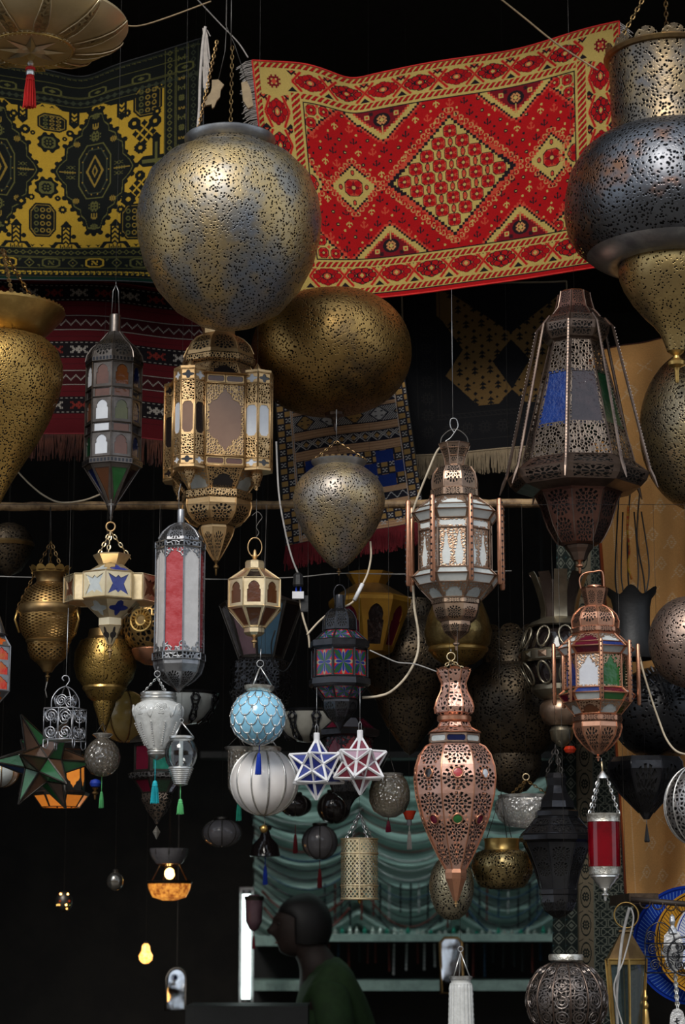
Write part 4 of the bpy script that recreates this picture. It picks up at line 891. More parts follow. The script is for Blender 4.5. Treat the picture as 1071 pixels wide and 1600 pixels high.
t.bars('frame', 'tin', n, rot, [(43.6, 574), (43.6, 613.5), (43.6, 628.5), (43.6, 667.5), (43.6, 682.5), (43.6, 721)], 1.1)
t.sec(n, rot, (43, 731), (6, 790), 'tin', ['green', 'smoke', 'blue', 'amber', 'smoke', 'wine', 'dblue', 'amber'], 'tri', 1.2, names=('cone_panel', 'cone_pane'))
t.bars('cone_rib', 'tin', n, rot, [(43.6, 731), (6.4, 790)], .9, False); t.lathe('tip', 'tin', [(8, 788), (8, 791), (3, 801), (2, 806), (3, 808), (2, 812), (0, 815)], 14)
for dx in (-6, 6): t.tube('hanging_wire', 'wire', [(dx, 492), (dx*.7, 455), (0, 445)], .7, 5)
top_wire(t, 446, to=440)
# ---- large gilt lantern with four corner bays
t = T('gilt_lantern', 'large gilt lantern with tan glass and four corner bays under the big globe', 'lantern', 340, .12, 500, 900)
n, rot = 8, -12.5
t.lathe('neck', 'gold', [(42, 486), (34, 500), (26, 516), (26, 524), (30, 528)], n, rot); t.lathe('pierced_dome', 'golddome', [(29, 527), (40, 533), (50, 543), (56, 556), (57, 562)], n, rot)
t.bars('dome_rib', 'gold', n, rot, [(29.5, 527), (40.5, 533), (50.5, 543), (56.5, 556)], 1.1, False)
t.lathe('dome_band', 'goldf', [(55, 562), (59, 564), (59, 572), (55, 575)], n, rot); t.sec(n, rot, (50, 575), (64, 599), 'goldf', ['smoke', 'tan'], 'fan', 1.2, names=('roof_panel', 'roof_pane'))
t.bars('roof_rib', 'gold', n, rot, [(50.5, 575), (64.5, 599)], 1)
q4 = 10.                                             # the four wide sides; the front one turned a little to the right
for k in range(4):
    az = math.radians(q4+90*k); ap = 66; hw = 31
    def S(u, y, off=0): return Vector(((ap+off)*t.k*math.sin(az)+u*t.k*math.cos(az), -(ap+off)*t.k*math.cos(az)+u*t.k*math.sin(az), t.z(y)))
    def plate(nm, u0, u1, y0, y1, shp, m, pm, th=1.4):
        q = [S(u0, y1), S(u1, y1), S(u1, y0), S(u0, y0)]; o = t.part(nm, plate_g(q, shp, th*t.k), m); nr = (q[1]-q[0]).cross(q[3]-q[0]).normalized()*th*.8*t.k
        t.part('pane', ([tuple(p_-nr) for p_ in q], [(0, 1, 2, 3)], [(0, 0), (1, 0), (1, 1), (0, 1)]), pm, o)
    plate('main_panel', -hw+2, hw-2, 616, 725, 'cusp', 'goldf', 'tan' if k != 3 else 'greywhite')
    for u0, u1 in ((-hw+2, -.5), (.5, hw-2)):
        plate('slot_panel', u0, u1, 601, 614, 'hslot', 'gold', 'rust'); plate('slot_panel', u0, u1, 727, 740, 'hslot', 'gold', 'rust')
    V, F = [], []
    for u in (-hw, hw): tube_g([S(u, 600, 1), S(u, 741, 1)], 1.6*t.k, 5, False, V, F)
    for y in (600, 615, 726, 741): tube_g([S(-hw, y, 1), S(hw, y, 1)], 1.5*t.k, 5, False, V, F)
    t.part('side_frame', (V, F), 'gold', smooth=True)
    # corner bay: half of a six-sided prism
    ba = az+math.radians(45); cR = 74
    cx, cy = cR*t.k*math.sin(ba), -cR*t.k*math.cos(ba); br = 25
    gm = ['sky', 'tan', 'smoke', 'smoke'] if k in (3, 0) else ['tan', 'smoke', 'tan', 'smoke']
    if k == 0: gm = ['sky', 'sky', 'tan', 'smoke']
    if k == 3: gm = ['tan', 'sky', 'tan', 'smoke']  # pale panes put sky reflection into the two street-side bays
    pts = [(cx+br*t.k*math.sin(ba+math.radians(a)), cy-br*t.k*math.cos(ba+math.radians(a))) for a in (-96, -48, 0, 48, 96)]
    pts = [(cx+br*t.k*math.sin(ba+math.radians(a)), cy-br*t.k*math.cos(ba+math.radians(a))) for a in (-105, -52, 0, 52, 105)]
    V, F = [], []
    for j in range(5):
        tube_g([(pts[j][0], pts[j][1], t.z(596)), (pts[j][0], pts[j][1], t.z(742))], 1.4*t.k, 5, False, V, F)
    for y in (597, 613, 728, 742): tube_g([(a, b, t.z(y)) for a, b in pts], 1.3*t.k, 5, False, V, F)
    bf = t.part('bay_frame', (V, F), 'gold', smooth=True)
    for (y, s_) in ((596, 1), (743, -1)):
        vv = [(a*1.012, b*1.012, t.z(y)) for a, b in pts]+[(a*1.012, b*1.012, t.z(y)+s_*3.5*t.k) for a, b in pts]; F2 = [(4, 3, 2, 1, 0) if s_ < 0 else (0, 1, 2, 3, 4), (5, 6, 7, 8, 9) if s_ > 0 else (9, 8, 7, 6, 5)]+[(j, j+1, j+6, j+5) for j in range(4)]
        t.part('bay_cornice', (vv, F2), 'gold', bf)
    for j in range(4):
        a, b = pts[j], pts[j+1]
        for (y0, y1, shp, m_, pm) in ((598, 613, 'flower', 'gold', 'smoke' if (j+k) % 2 else 'sky'), (614, 727, 'slot', 'goldf', gm[j]), (729, 741, 'flower', 'gold', 'smoke' if (j+k) % 2 else 'sky')):
            q = [Vector((a[0], a[1], t.z(y1))), Vector((b[0], b[1], t.z(y1))), Vector((b[0], b[1], t.z(y0))), Vector((a[0], a[1], t.z(y0)))]
            if shp == 'slot':                      # fretwork above and below a tall slot
                e0, e1 = .27, .73
                mid = [q[0].lerp(q[3], e0), q[1].lerp(q[2], e0), q[1].lerp(q[2], e1), q[0].lerp(q[3], e1)]
                o = t.part('bay_panel', plate_g(mid, 'slot', 1.2*t.k), 'gold'); nr = (q[1]-q[0]).cross(q[3]-q[0]).normalized()*t.k
                t.part('pane', ([tuple(p_-nr) for p_ in mid], [(0, 1, 2, 3)]), pm, o)
                for qq in ([q[0], q[1], mid[1], mid[0]], [mid[3], mid[2], q[2], q[3]]): t.part('fretwork', ([tuple(p_) for p_ in qq], [(0, 1, 2, 3)], [(0, 0), (1, 0), (1, 1), (0, 1)]), 'goldf', o)
            else:
                o = t.part('bay_light', plate_g(q, shp, 1.2*t.k), m_); nr = (q[1]-q[0]).cross(q[3]-q[0]).normalized()*t.k
                t.part('pane', ([tuple(p_-nr) for p_ in q], [(0, 1, 2, 3)]), pm, o)
    for (ya, pr, nm) in ((594, [(7, 594), (8, 590), (5, 585), (2, 580), (0, 577)], 'bay_knob'), (745, [(9, 746), (10, 751), (8, 758), (4, 766), (2, 769), (3, 772), (0, 776)], 'bay_pendant')):
        if nm == 'bay_knob': pr = list(reversed(pr))
        g = lathe_g([(r*t.k, t.z(y)) for r, y in pr], 12); t.part(nm, ([(v[0]+cx, v[1]+cy, v[2]) for v in g[0]], g[1], g[2]), 'goldf' if nm == 'bay_pendant' else 'gold', smooth=True)
t.lathe('ceiling_plate', 'gold', [(60, 599), (80, 600), (78, 601), (60, 601)], 8, q4+22.5)
t.sec(n, rot, (72, 743), (50, 772), 'goldf', ['smoke', 'greywhite'], 'fan', 1.4, names=('lower_panel', 'lower_pane')); t.bars('lower_rib', 'gold', n, rot, [(72.5, 743), (50.5, 772)], 1.2)
t.lathe('lower_band', 'goldf', [(50, 771), (56, 773), (56, 783), (53, 786)], n, rot); t.lathe('pierced_bowl', 'golddome', [(54, 786), (55, 794), (52, 806), (44, 816), (30, 823)], n, rot)
t.bars('bowl_rib', 'gold', n, rot, [(54.5, 786), (55.5, 794), (52.5, 806), (44.5, 816), (30, 823)], 1.1, False)
t.lathe('pierced_cone', 'golddome', [(27, 822), (28, 827), (25, 838), (17, 854), (9, 868), (4, 876)], n, rot); t.bars('cone_rib', 'gold', n, rot, [(28.4, 827), (25.4, 838), (17.4, 854), (9.4, 868), (4, 876)], .9, False)
t.finial('oldbrass', 874, 900, 4.5); top_wire(t, 500, to=300)
# ---- tall eight-sided iron lantern with blue pane
t = T('tapered_lantern', 'big tapering brown iron lantern with blue and plum panes on the right', 'lantern', 902, .02, 455, 897)
n, rot = 8, -9
t.lathe('pierced_cap', 'brownr', [(20, 456), (25, 459), (27, 470), (31, 485), (41, 497), (46, 502)], n, rot); t.lathe('cap_top', 'brown', [(0, 456), (20, 456)], n, rot)
t.bars('cap_rib', 'brown', n, rot, [(25.5, 459), (27.5, 470), (31.5, 485), (41.5, 497)], 1, False)
M['eye'] = metal('browned_iron_eyelets', (.22, .16, .13), (.14, .10, .08), .36, 10, ('facet', 1, 1, .1, .9, .5))
t.lathe('upper_flange', 'eye', [(46, 500), (56, 512)], n, rot); t.lathe('upper_frieze', 'eye', [(56, 512), (54, 524), (46, 535)], n, rot); t.lathe('upper_soffit', 'brown', [(46, 535), (36, 540)], n, rot)
t.sec(n, rot, (40, 538), (88, 726), 'brownf', ['purple', 'dgreen', 'wine', 'dgreen', 'purple', 'dgreen', 'smoke', 'blue'], 'wide', 1.6, sub=(.0, 1, .26, .74))
for (v0, v1) in ((.0, .26), (.74, 1)):
    q = t.quad(n, rot, (40, 538), (88, 726)); BL, BR, TR, TL = [Vector(p_) for p_ in q]; P_ = lambda u, v: BL*(1-u)*(1-v)+BR*u*(1-v)+TR*u*v+TL*(1-u)*v
    me = mesh('fretwork_panel', [tuple(P_(0, v0)), tuple(P_(1, v0)), tuple(P_(1, v1)), tuple(P_(0, v1))], [(0, 1, 2, 3)])
    for k in range(n): o = obj('fretwork_panel', me, 'brownf', t.o); o.rotation_euler = (0, 0, k*2*PI/n)
t.bars('frame', 'brown', n, rot, [(40.6, 538), (89, 726)], 1.3)
t.lathe('skirt', 'eye', [(88, 725), (112, 744)], n, rot); t.lathe('skirt_frieze', 'eye', [(112, 744), (107, 756), (98, 765)], n, rot); t.lathe('skirt_soffit', 'brown', [(98, 765), (72, 772), (66, 772)], n, rot)
V, F = [], []; pr = [(50, 503), (57, 513), (112, 742), (122, 768)]
pts = [Vector(pol(r*t.k, math.radians(rot), t.z(y))) for r, y in [(48, 500), (60, 514), (112, 738), (118, 752), (124, 768)]]
g = tube_g(pts, [1.5*t.k, 2.3*t.k, 2.6*t.k, 3*t.k, .8*t.k], 6); bm_ = mesh('corner_bar', *g)
V, F = [], []
for i in range(44): c = pts[1].lerp(pts[2], (i+.5)/44)+Vector(pol(2.0*t.k, math.radians(rot), 0)); d = .9*t.k; box_g(c-Vector((d, d, d)), c+Vector((d, d, d)), V, F)
M['brownl'] = metal('rubbed_iron_bar', (.34, .28, .25), (.22, .17, .15), .28, 40); bb = mesh('beading', V, F)
for k in range(n): o = obj('corner_bar', bm_, 'brown', t.o); o.rotation_euler = (0, 0, k*2*PI/n); q = obj('beading', bb, 'brownl', o)
t.lathe('pierced_bowl', 'brownr', [(72, 770), (66, 776), (60, 788), (55, 805), (49, 823), (40, 840), (33, 850), (25, 853)], n, rot)
t.bars('bowl_rib', 'brown', n, rot, [(66.5, 776), (60.5, 788), (55.5, 805), (49.5, 823), (40.5, 840), (33.5, 850)], .9, False)
t.lathe('lower_cup', 'brown', [(22, 850), (23, 854), (21, 858), (16, 864), (10, 876)], n, rot); t.finial('copper', 873, 897, 6); top_wire(t, 458)
# ---- bronze lantern with white glass and eight posts
t = T('post_lantern', 'bronze lantern with frosted white glass ringed by bronze posts, under the dark rug', 'lantern', 712, -.06, 690, 1018)
n, rot = 8, 18
t.lathe('crown', 'dulldome', [(25, 695), (22, 703), (17, 714), (15, 728)], n, rot); t.bars('crown_rim', 'dullcop', n, rot, [(25.5, 695), (22.5, 703), (17.5, 714), (15.5, 728)], .9)
t.lathe('pierced_dome', 'dulldome', [(18, 728), (28, 732), (35, 742), (37.5, 754), (37, 766)], n, rot); t.bars('dome_rib', 'dullcop', n, rot, [(28.5, 732), (35.5, 742), (38, 754), (37.5, 766)], 1, False)
t.lathe('dome_band', 'dulldome', [(37, 766), (40, 768), (40, 778), (37, 781)], n, rot)
t.sec(n, rot, (42, 782), (60, 796), 'copfine', ['milk'], 'fan', 1.2, names=('roof_panel', 'roof_pane')); t.sec(n, rot, (60, 796), (70, 805), 'dullcop', ['greywhite'], 'wide', 1, names=('eave_panel', 'eave_pane')); t.sec(n, rot, (70, 806), (60, 818), 'dullcop', ['milk'], 'wide', 1, names=('eave_panel', 'eave_pane'))
t.bars('eave_rib', 'dullcop', n, rot, [(42.5, 782), (60.5, 796), (70.6, 805.5), (60.5, 818)], 1)
t.sec(n, rot, (59, 819), (59, 832), 'copfine', ['milk'], 'hslot', 1.2, names=('frieze_panel', 'frieze_pane'))
for u0, u1 in ((.06, .5), (.5, .94)): t.sec(n, rot, (59, 834), (59, 893), 'copfine', ['milk'], 'vase', 1.4, sub=(u0, u1, 0, 1))
t.bars('frame', 'dullcop', n, rot, [(59.6, 818), (59.6, 833), (59.6, 893.5)], 1.3)
t.sec(n, rot, (60, 894), (71, 904), 'dullcop', ['greywhite'], 'wide', 1, names=('sill_panel', 'sill_pane')); t.sec(n, rot, (71, 905), (61, 917), 'dullcop', ['milk'], 'wide', 1, names=('sill_panel', 'sill_pane')); t.sec(n, rot, (61, 917), (40, 938), 'copfine', ['greywhite'], 'fan', 1.2, names=('lower_panel', 'lower_pane'))
t.bars('sill_rib', 'dullcop', n, rot, [(60.6, 894), (71.6, 904.5), (61.6, 917), (40.6, 938)], 1)
t.posts('post', 'copper', n, rot, (77, 786), (77, 919), 4.2)
t.lathe('lower_band', 'dulldome', [(37, 936), (40, 938), (40, 945), (37, 948)], n, rot); t.lathe('pierced_bowl', 'dulldome', [(38, 947), (37, 956), (33, 966), (26, 972)], n, rot); t.lathe('pierced_bowl', 'dulldome', [(24, 971), (24, 978), (20, 988), (12, 994), (7, 998)], n, rot)
t.finial('dullcop', 996, 1018, 6)
t.tube('bail_ring', 'dwire', [(-22, 697), (-20, 684), (-10, 674), (0, 671), (10, 674), (20, 684), (22, 697)], 1.1, 6, sm=True)
t.tube('hanging_wire', 'wire', [(-8, 692), (-14, 690), (-6, 684), (0, 676), (6, 666), (3, 655), (-5, 655), (-6, 666), (0, 676)], 1, 6, sm=True); top_wire(t, 655, -2, 'wire', .7, to=452)
# ---- gilt star-cross lantern
t = T('cross_lantern', 'small gilt lantern with projecting boxes and cut-out crosses on three chains', 'lantern', 174, 0, 812, 1030)
t.ring(823, 7, 'gold', 1.5, -3)
for a, b in ((-20, 868), (-6, 868), (29, 871)): t.chain((-3, 830), (a, b, -10 if a < 25 else 8), 'palegold', 9, 1.)
t.lathe('tray', 'palegold', [(30, 867), (29.5, 869), (20, 883), (19, 883), (27, 869)], 6, 20)
aa, rad = [], []
for k in range(4):
    for da, r_ in ((-34.9, 64.6), (0, 74), (34.9, 64.6), (45, 52)): aa.append(math.radians(-7+90*k+da)); rad.append(r_)
def side(i, y0, y1): j = (i+1) % 16; return [Vector(pol(rad[q]*t.k, aa[q], t.z(y))) for q, y in ((i, y1), (j, y1), (j, y0), (i, y0))]
cc = {0: 'greywhite', 1: 'cobalt', 4: 'rust', 5: 'wine', 8: 'cobalt', 9: 'amber', 12: 'wine', 13: 'rust'}
for i in range(16):
    q = side(i, 902, 942)
    if i in cc:
        o = t.part('box_panel', plate_g(q, 'ex', 1.6*t.k), 'palegold'); nr = (q[1]-q[0]).cross(q[3]-q[0]).normalized()*1.4*t.k
        t.part('pane', ([tuple(p_-nr) for p_ in q], [(0, 1, 2, 3)]), cc[i], o)
    else: t.part('box_side', ([tuple(p_) for p_ in q], [(0, 1, 2, 3)]), 'palegold')
V, F = [], []
for i in range(16): tube_g([pol(rad[i]*t.k, aa[i], t.z(902)), pol(rad[i]*t.k, aa[i], t.z(942))], 1.2*t.k, 4, False, V, F)
for y in (902, 942): tube_g([pol(rad[i]*t.k, aa[i], t.z(y)) for i in range(16)], 1.3*t.k, 4, True, V, F)
t.part('frame', (V, F), 'palegold')
for y, s_ in ((901.5, 1), (942.5, -1)):
    vv = [pol(rad[i]*t.k, aa[i], t.z(y)) for i in range(16)]+[(0, 0, t.z(y))]; t.part('box_cover', (vv, [(i, (i+1) % 16, 16) if s_ > 0 else ((i+1) % 16, i, 16) for i in range(16)]), 'palegold')
t.sec(6, -8, (20, 883), (50, 902), 'palegold', ['cobalt', 'rust', 'smoke', 'amber', 'smoke', 'greywhite'], 'flower', 1.2, names=('roof_panel', 'roof_pane')); t.sec(6, -8, (50, 942), (21, 966), 'palegold', ['cobalt', 'rust', 'smoke', 'amber', 'smoke', 'greywhite'], 'flower', 1.2, names=('lower_panel', 'lower_pane'))
t.lathe('collar', 'palegold', [(21, 966), (20, 967), (20, 978), (21, 979)], 6, -6); t.sec(6, -6, (20, 979), (4, 1008), 'palegold', ['smoke'], 'flower', 1, names=('cone_panel', 'cone_pane')); t.finial('gold', 1006, 1029, 4.5); t.tube('hanging_wire', 'wire', [(-3, 816), (-3, 780, 0)], .8, 5); top_wire(t, 782, -3)
# ---- red and white cylinder lantern
t = T('column_lantern', 'tall pewter lantern with alternating crackled red and white glass', 'lantern', 281, -.04, 794, 1082)
n, rot = 8, 8
t.lathe('cap', 'grey', [(0, 796), (5, 796), (6, 798), (6, 817), (9, 820)], 18); t.lathe('pierced_dome', 'greydome', [(8, 818), (18, 823), (28, 832), (35, 843), (36, 849)], n, rot); t.bars('dome_rib', 'grey', n, rot, [(8.5, 818), (18.5, 823), (28.5, 832), (35.5, 843)], .9, False)
for y0, y1, r in ((848, 859, 39), (1021, 1034, 41)): t.lathe('band', 'greyf', [(r-3, y0), (r, y0+2), (r, y1-2), (r-3, y1)], n, rot); t.bars('band_edge', 'grey', n, rot, [(r+.3, y0+1), (r+.3, y1-1)], 1)
t.sec(n, rot, (38, 859), (38, 1021), 'greyf', ['white2', 'red'], 'cuspw', 1.6); t.bars('frame', 'grey', n, rot, [(38.5, 859), (38.5, 1021)], 1.1)
t.lathe('pierced_bowl', 'greydome', [(39, 1034), (39, 1040), (35, 1052), (25, 1063), (13, 1071), (7, 1076)], n, rot); t.bars('bowl_rib', 'grey', n, rot, [(39.5, 1034), (39.5, 1040), (35.5, 1052), (25.5, 1063), (13, 1071)], .9, False); t.lathe('tip', 'grey', [(7, 1075), (4, 1079), (0, 1083)], 12)
t.tube('hanging_wire', 'wire', [(-3, 800), (-4, 770), (-1, 756)], .8, 5); top_wire(t, 757, -1)
# ---- small gilt octagon
t = T('octagon_lantern', 'small pale-gold octagonal lantern with brown arched panes above the blue ball', 'lantern', 398, -.04, 842, 1014)
n, rot = 8, -24
t.lathe('top_knob', 'gold', [(0, 858), (2, 860), (3, 866), (5, 870), (3, 873), (6, 876)], 16); t.ring(855, 11, 'gold', 1.1, 0, 15); t.lathe('cap', 'palegold', [(0, 876), (14, 877), (16, 880), (16, 889), (18, 890)], n, rot)
t.sec(n, rot, (17, 890), (43, 908), 'palegold', ['smoke', 'tan'], 'rect', 1.2, names=('roof_panel', 'roof_pane')); t.sec(n, rot, (43, 909), (43, 951), 'palegold', ['rust', 'amber'], 'arch', 1.6); t.sec(n, rot, (43, 952), (17, 981), 'palegold', ['amber', 'rust'], 'rect', 1.2, names=('lower_panel', 'lower_pane'))
t.bars('frame', 'palegold', n, rot, [(17.5, 890), (43.6, 908), (43.6, 951.5), (17.5, 981)], 1.2); t.lathe('collar', 'palegold', [(17, 980), (17, 989), (12, 993), (5, 995)], n, rot); t.finial('gold', 993, 1013, 5)
t.tube('s_hook', 'dwire', [(0, 842), (3, 838), (6, 832), (2, 824), (6, 816), (11, 808), (4, 800), (-5, 806)], .9, 5, sm=True); t.tube('hanging_wire', 'dwire', [(2, 840), (2, 780)], .8, 5); top_wire(t, 782, 2, 'dwire')
# ---- black lantern with painted panes
t = T('painted_lantern', 'glossy black lantern with red and blue flower-painted panes', 'lantern', 531, -.06, 915, 1143)
n, rot = 8, -14
t.tube('bail', 'black', [(-8, 938), (-9, 924), (-5, 916), (0, 914), (5, 916), (9, 924), (8, 938)], 1.2, 6, sm=True); t.lathe('cap', 'black', [(0, 930), (8, 930), (8.5, 932), (8.5, 951), (15, 953)], 18)
t.lathe('pierced_dome', 'blackr', [(14, 952), (21, 958), (26, 968), (27, 985)], n, rot); t.bars('dome_rib', 'black', n, rot, [(14.5, 952), (21.5, 958), (26.5, 968), (27.5, 985)], 1, False)
def painted():
    m, nt, out = mat('painted_flower_glass'); uv = nd(nt, 'ShaderNodeTexCoord').outputs['UV']; sp = nd(nt, 'ShaderNodeSeparateXYZ'); put(nt, sp.inputs[0], uv)
    du = ma(nt, 'SUBTRACT', sp.outputs[0], .5); dv = ma(nt, 'SUBTRACT', sp.outputs[1], .5); r = ma(nt, 'SQRT', ma(nt, 'ADD', ma(nt, 'MULTIPLY', du, du), ma(nt, 'MULTIPLY', dv, dv))); a = ma(nt, 'ARCTAN2', dv, du)
    mx = ma(nt, 'MAXIMUM', ma(nt, 'ABSOLUTE', du), ma(nt, 'ABSOLUTE', dv))
    col = mixc(nt, ma(nt, 'GREATER_THAN', mx, ma(nt, 'ADD', .36, ma(nt, 'MULTIPLY', .06, ma(nt, 'COSINE', ma(nt, 'MULTIPLY', a, 12.))))), (.014, .022, .15), (.34, .014, .016))
    lf = ma(nt, 'GREATER_THAN', ma(nt, 'COSINE', ma(nt, 'ADD', ma(nt, 'MULTIPLY', a, 4.), PI)), ma(nt, 'ADD', ma(nt, 'MULTIPLY', r, 2.0), -.15)); col = mixc(nt, lf, col, (.012, .06, .024))
    ed = ma(nt, 'LESS_THAN', ma(nt, 'ABSOLUTE', ma(nt, 'SUBTRACT', ma(nt, 'COSINE', ma(nt, 'MULTIPLY', a, 4.)), ma(nt, 'ADD', ma(nt, 'MULTIPLY', r, 3.4), -.35))), .16); col = mixc(nt, ed, col, (.24, .20, .13))
    b = principled(nt, col, .1); nt.links.new(b.outputs[0], out.inputs[0]); return m
M['painted'] = painted()
t.sec(n, rot, (24, 985), (43, 1002), 'black', ['painted'], 'wide', 1, names=('roof_panel', 'roof_pane')); t.lathe('upper_band', 'black', [(43, 1002), (48, 1003), (48, 1012), (44, 1016)], n, rot); t.sec(n, rot, (44, 1016), (44, 1060), 'black', ['painted'], 'wide', 1.4); t.bars('frame', 'black', n, rot, [(24.5, 985), (43.6, 1002)], 1.2); t.bars('frame', 'black', n, rot, [(44.6, 1016), (44.6, 1060)], 1.3)
t.lathe('lower_band', 'black', [(44, 1060), (49, 1062), (50, 1071), (45, 1075)], n, rot); t.sec(n, rot, (44, 1075), (27, 1093), 'black', ['painted'], 'wide', 1, names=('lower_panel', 'lower_pane')); t.bars('lower_rib', 'black', n, rot, [(44.6, 1075), (27.6, 1093)], 1.2)
t.lathe('pierced_bowl', 'blackr', [(27, 1093), (29, 1098), (27, 1110), (19, 1121), (8, 1131)], n, rot); t.lathe('tip', 'black', [(10, 1129), (6, 1134), (0, 1143)], 12); top_wire(t, 914)
# ================================================================ SMALL PENDANTS IN FRONT
# ---- frosted rose pendant
t = T('glass_pendant', 'frosted silver glass vase pendant with embossed roses and turquoise tassel', 'pendant', 247, -.08, 1048, 1190)
t.ring(1053, 4.6, 'wire', 1, -2); chains3(t, 1058, 1084, 25, 3, 30, 'silver', 5, .7, -2)
t.lathe('rim', 'silver', [(25, 1082), (28, 1083), (28, 1085.5), (26, 1087), (28, 1088.5), (28, 1091), (26, 1092), (28, 1094), (26, 1097)], 40)
t.lathe('vase', 'rose', [(26, 1096), (33, 1100), (39, 1107), (40.5, 1114), (38, 1122), (35, 1130), (28, 1148), (20, 1164), (16, 1170)], 48, lobe=lambda f, a, r: (r*(1+(.025*math.cos(10*a) if f > .5 else 0)), 0))
for k in range(7):
    V, F = [], []; a = 2*PI*k/7+.12
    for j in range(4):
        rr = 10-2.4*j; tube_g([pol((38.3+.5*j)*t.k-abs(math.sin(q))*0, a+rr*math.cos(q)/40, t.z(1110+rr*.8*math.sin(q))) for q in [2*PI*i/10+j for i in range(10)]], (1.7-.2*j)*t.k, 5, True, V, F)
    t.part('embossed_rose', (V, F), 'rose', smooth=True)
    for s_ in (-1, 1):
        V, F = [], []; tube_g([pol((38.5-.35*i)*t.k, a+s_*(.24+.05*i), t.z(1104+5*i)) for i in range(5)], [1*t.k, 2.6*t.k, 3*t.k, 2.4*t.k, .6*t.k], 5, False, V, F); t.part('embossed_leaf', (V, F), 'rose', smooth=True)
V, F = [], []
for k in range(10):
    for i in range(11):
        f = i/10; r = 35*(1-f)+19.5*f; y = 1131*(1-f)+1164*f; c = Vector(pol((r+.6)*t.k, 2*PI*(k+.5)/10, t.z(y))); d = 1.1*t.k; box_g(c-Vector((d, d, d)), c+Vector((d, d, d)), V, F)
t.part('beading', (V, F), 'silver')
t.lathe('base', 'silver', [(15, 1169), (16.5, 1171), (15, 1173), (16.5, 1175), (15, 1177), (15, 1179), (12, 1182), (9, 1184), (5, 1186), (0, 1188)], 28); t.tassel('turq', -3, 1186, 1222, 1255, 11, 'turq'); t.tube('hanging_wire', 'wire', [(-2, 1049), (2, 1020, 20)], .7, 5); top_wire(t, 1050, -2, 'wire', .4)
# ---- clear egg pendant
t = T('glass_pendant', 'small clear glass egg pendant with ribbed silver base and green tassel', 'pendant', 283, -.18, 1125, 1228)
wires3(t, 1128, 1151, 19, 3, 90); t.ring(1126, 3, 'wire', .9); t.lathe('rim', 'silver', [(18, 1150), (20.5, 1151), (20.5, 1154), (18, 1156)], 32)
t.lathe('glass_egg', 'clear', [(18, 1155), (23, 1162), (25.8, 1172), (25.5, 1182), (22, 1193), (18, 1199)], 40); t.lathe('candle_tube', 'greywhite', [(0, 1158), (3.4, 1158), (3.4, 1198), (0, 1198)], 16, label='white candle')
t.lathe('ribbed_base', 'silver', [(18, 1198)]+[(19.5-i*1.15+(.9 if j else 0), 1200+i*3+j*1.5) for i in range(9) for j in (0, 1)]+[(6, 1227), (0, 1229)], 28); t.tassel('gthread', 0, 1228, 1250, 1272, 9, 'gthread'); top_wire(t, 1124, 0, 'wire', .4)
# ---- blue scale ball
t = T('ball_pendant', 'sky-blue glass ball pendant netted in silver scallops', 'pendant', 402, -.1, 1030, 1166, tilt=2)
t.ring(1037, 5.4, 'wire', 1); wires3(t, 1042, 1072, 21, 3, 95); t.lathe('rim', 'silverf', [(21, 1071), (24, 1072), (23, 1077), (20, 1080)], 36)
t.ell('glass_ball', 'bluescale', 43, 1078, 1164, 48, 22)
V, F = [], []; yc, Rb = 1121, 43.6
def sph(la, lo): return pol(Rb*t.k*math.cos(la), lo, t.z(yc)+Rb*t.k*math.sin(la))
rows = [1.05, .70, .34, 0, -.34, -.68, -1.02]
V2, F2 = [], []
for i, la in enumerate(rows):
    n_ = 13; w_ = 2*PI/n_
    for k in range(n_):
        lo = k*w_+(i % 2)*w_/2; tube_g([sph(la-.36*math.sqrt(max(0, 1-(j/4-1)**2)), lo+(j/8-.5)*w_) for j in range(9)], .85*t.k, 4, False, V, F)
        c = Vector(sph(la, lo-w_/2)); d = 2*t.k
        if i: g = lathe_g([(d*math.sin(PI*j/5), d*math.cos(PI*j/5)) for j in range(6)], 7); b = len(V2); V2 += [tuple(Vector(v)+c) for v in g[0]]; F2 += [tuple(b+x for x in f_) for f_ in g[1]]
t.part('scalloped_wire', (V, F), 'silver', smooth=True); t.part('silver_beads', (V2, F2), 'silver', smooth=True); t.tassel('bthread', 4, 1164, 1178, 1210, 8, 'bthread'); t.tube('hanging_wire', 'wire', [(0, 1032), (0, 1014)], .8, 5); top_wire(t, 1014, 0, 'wire', .4)
# ---- white ribbed globe
t = T('globe_pendant', 'white opal glass globe pendant with silver ribs and a hanging bead', 'pendant', 413, .05, 1165, 1302)
t.ell('glass_globe', 'opal', 52.5, 1170, 1274, 56, 26); t.meridians('rib', 'silver', 52.8, 1170, 1274, 12, 1.6, 8, .12, .98); t.lathe('rim', 'silverf', [(23, 1172), (25, 1167), (27, 1169), (26, 1174), (22, 1177)], 40)
t.tube('bead_wire', 'wire', [(1, 1273), (1, 1290)], .7, 5); t.lathe('bead', 'brass', [(6.3*math.sin(PI*i/10), 1295-6.5*math.cos(PI*i/10)) for i in range(11)], 18); wires3(t, 1140, 1168, 22, 3, 60); top_wire(t, 1140, 0, 'wire', .4)
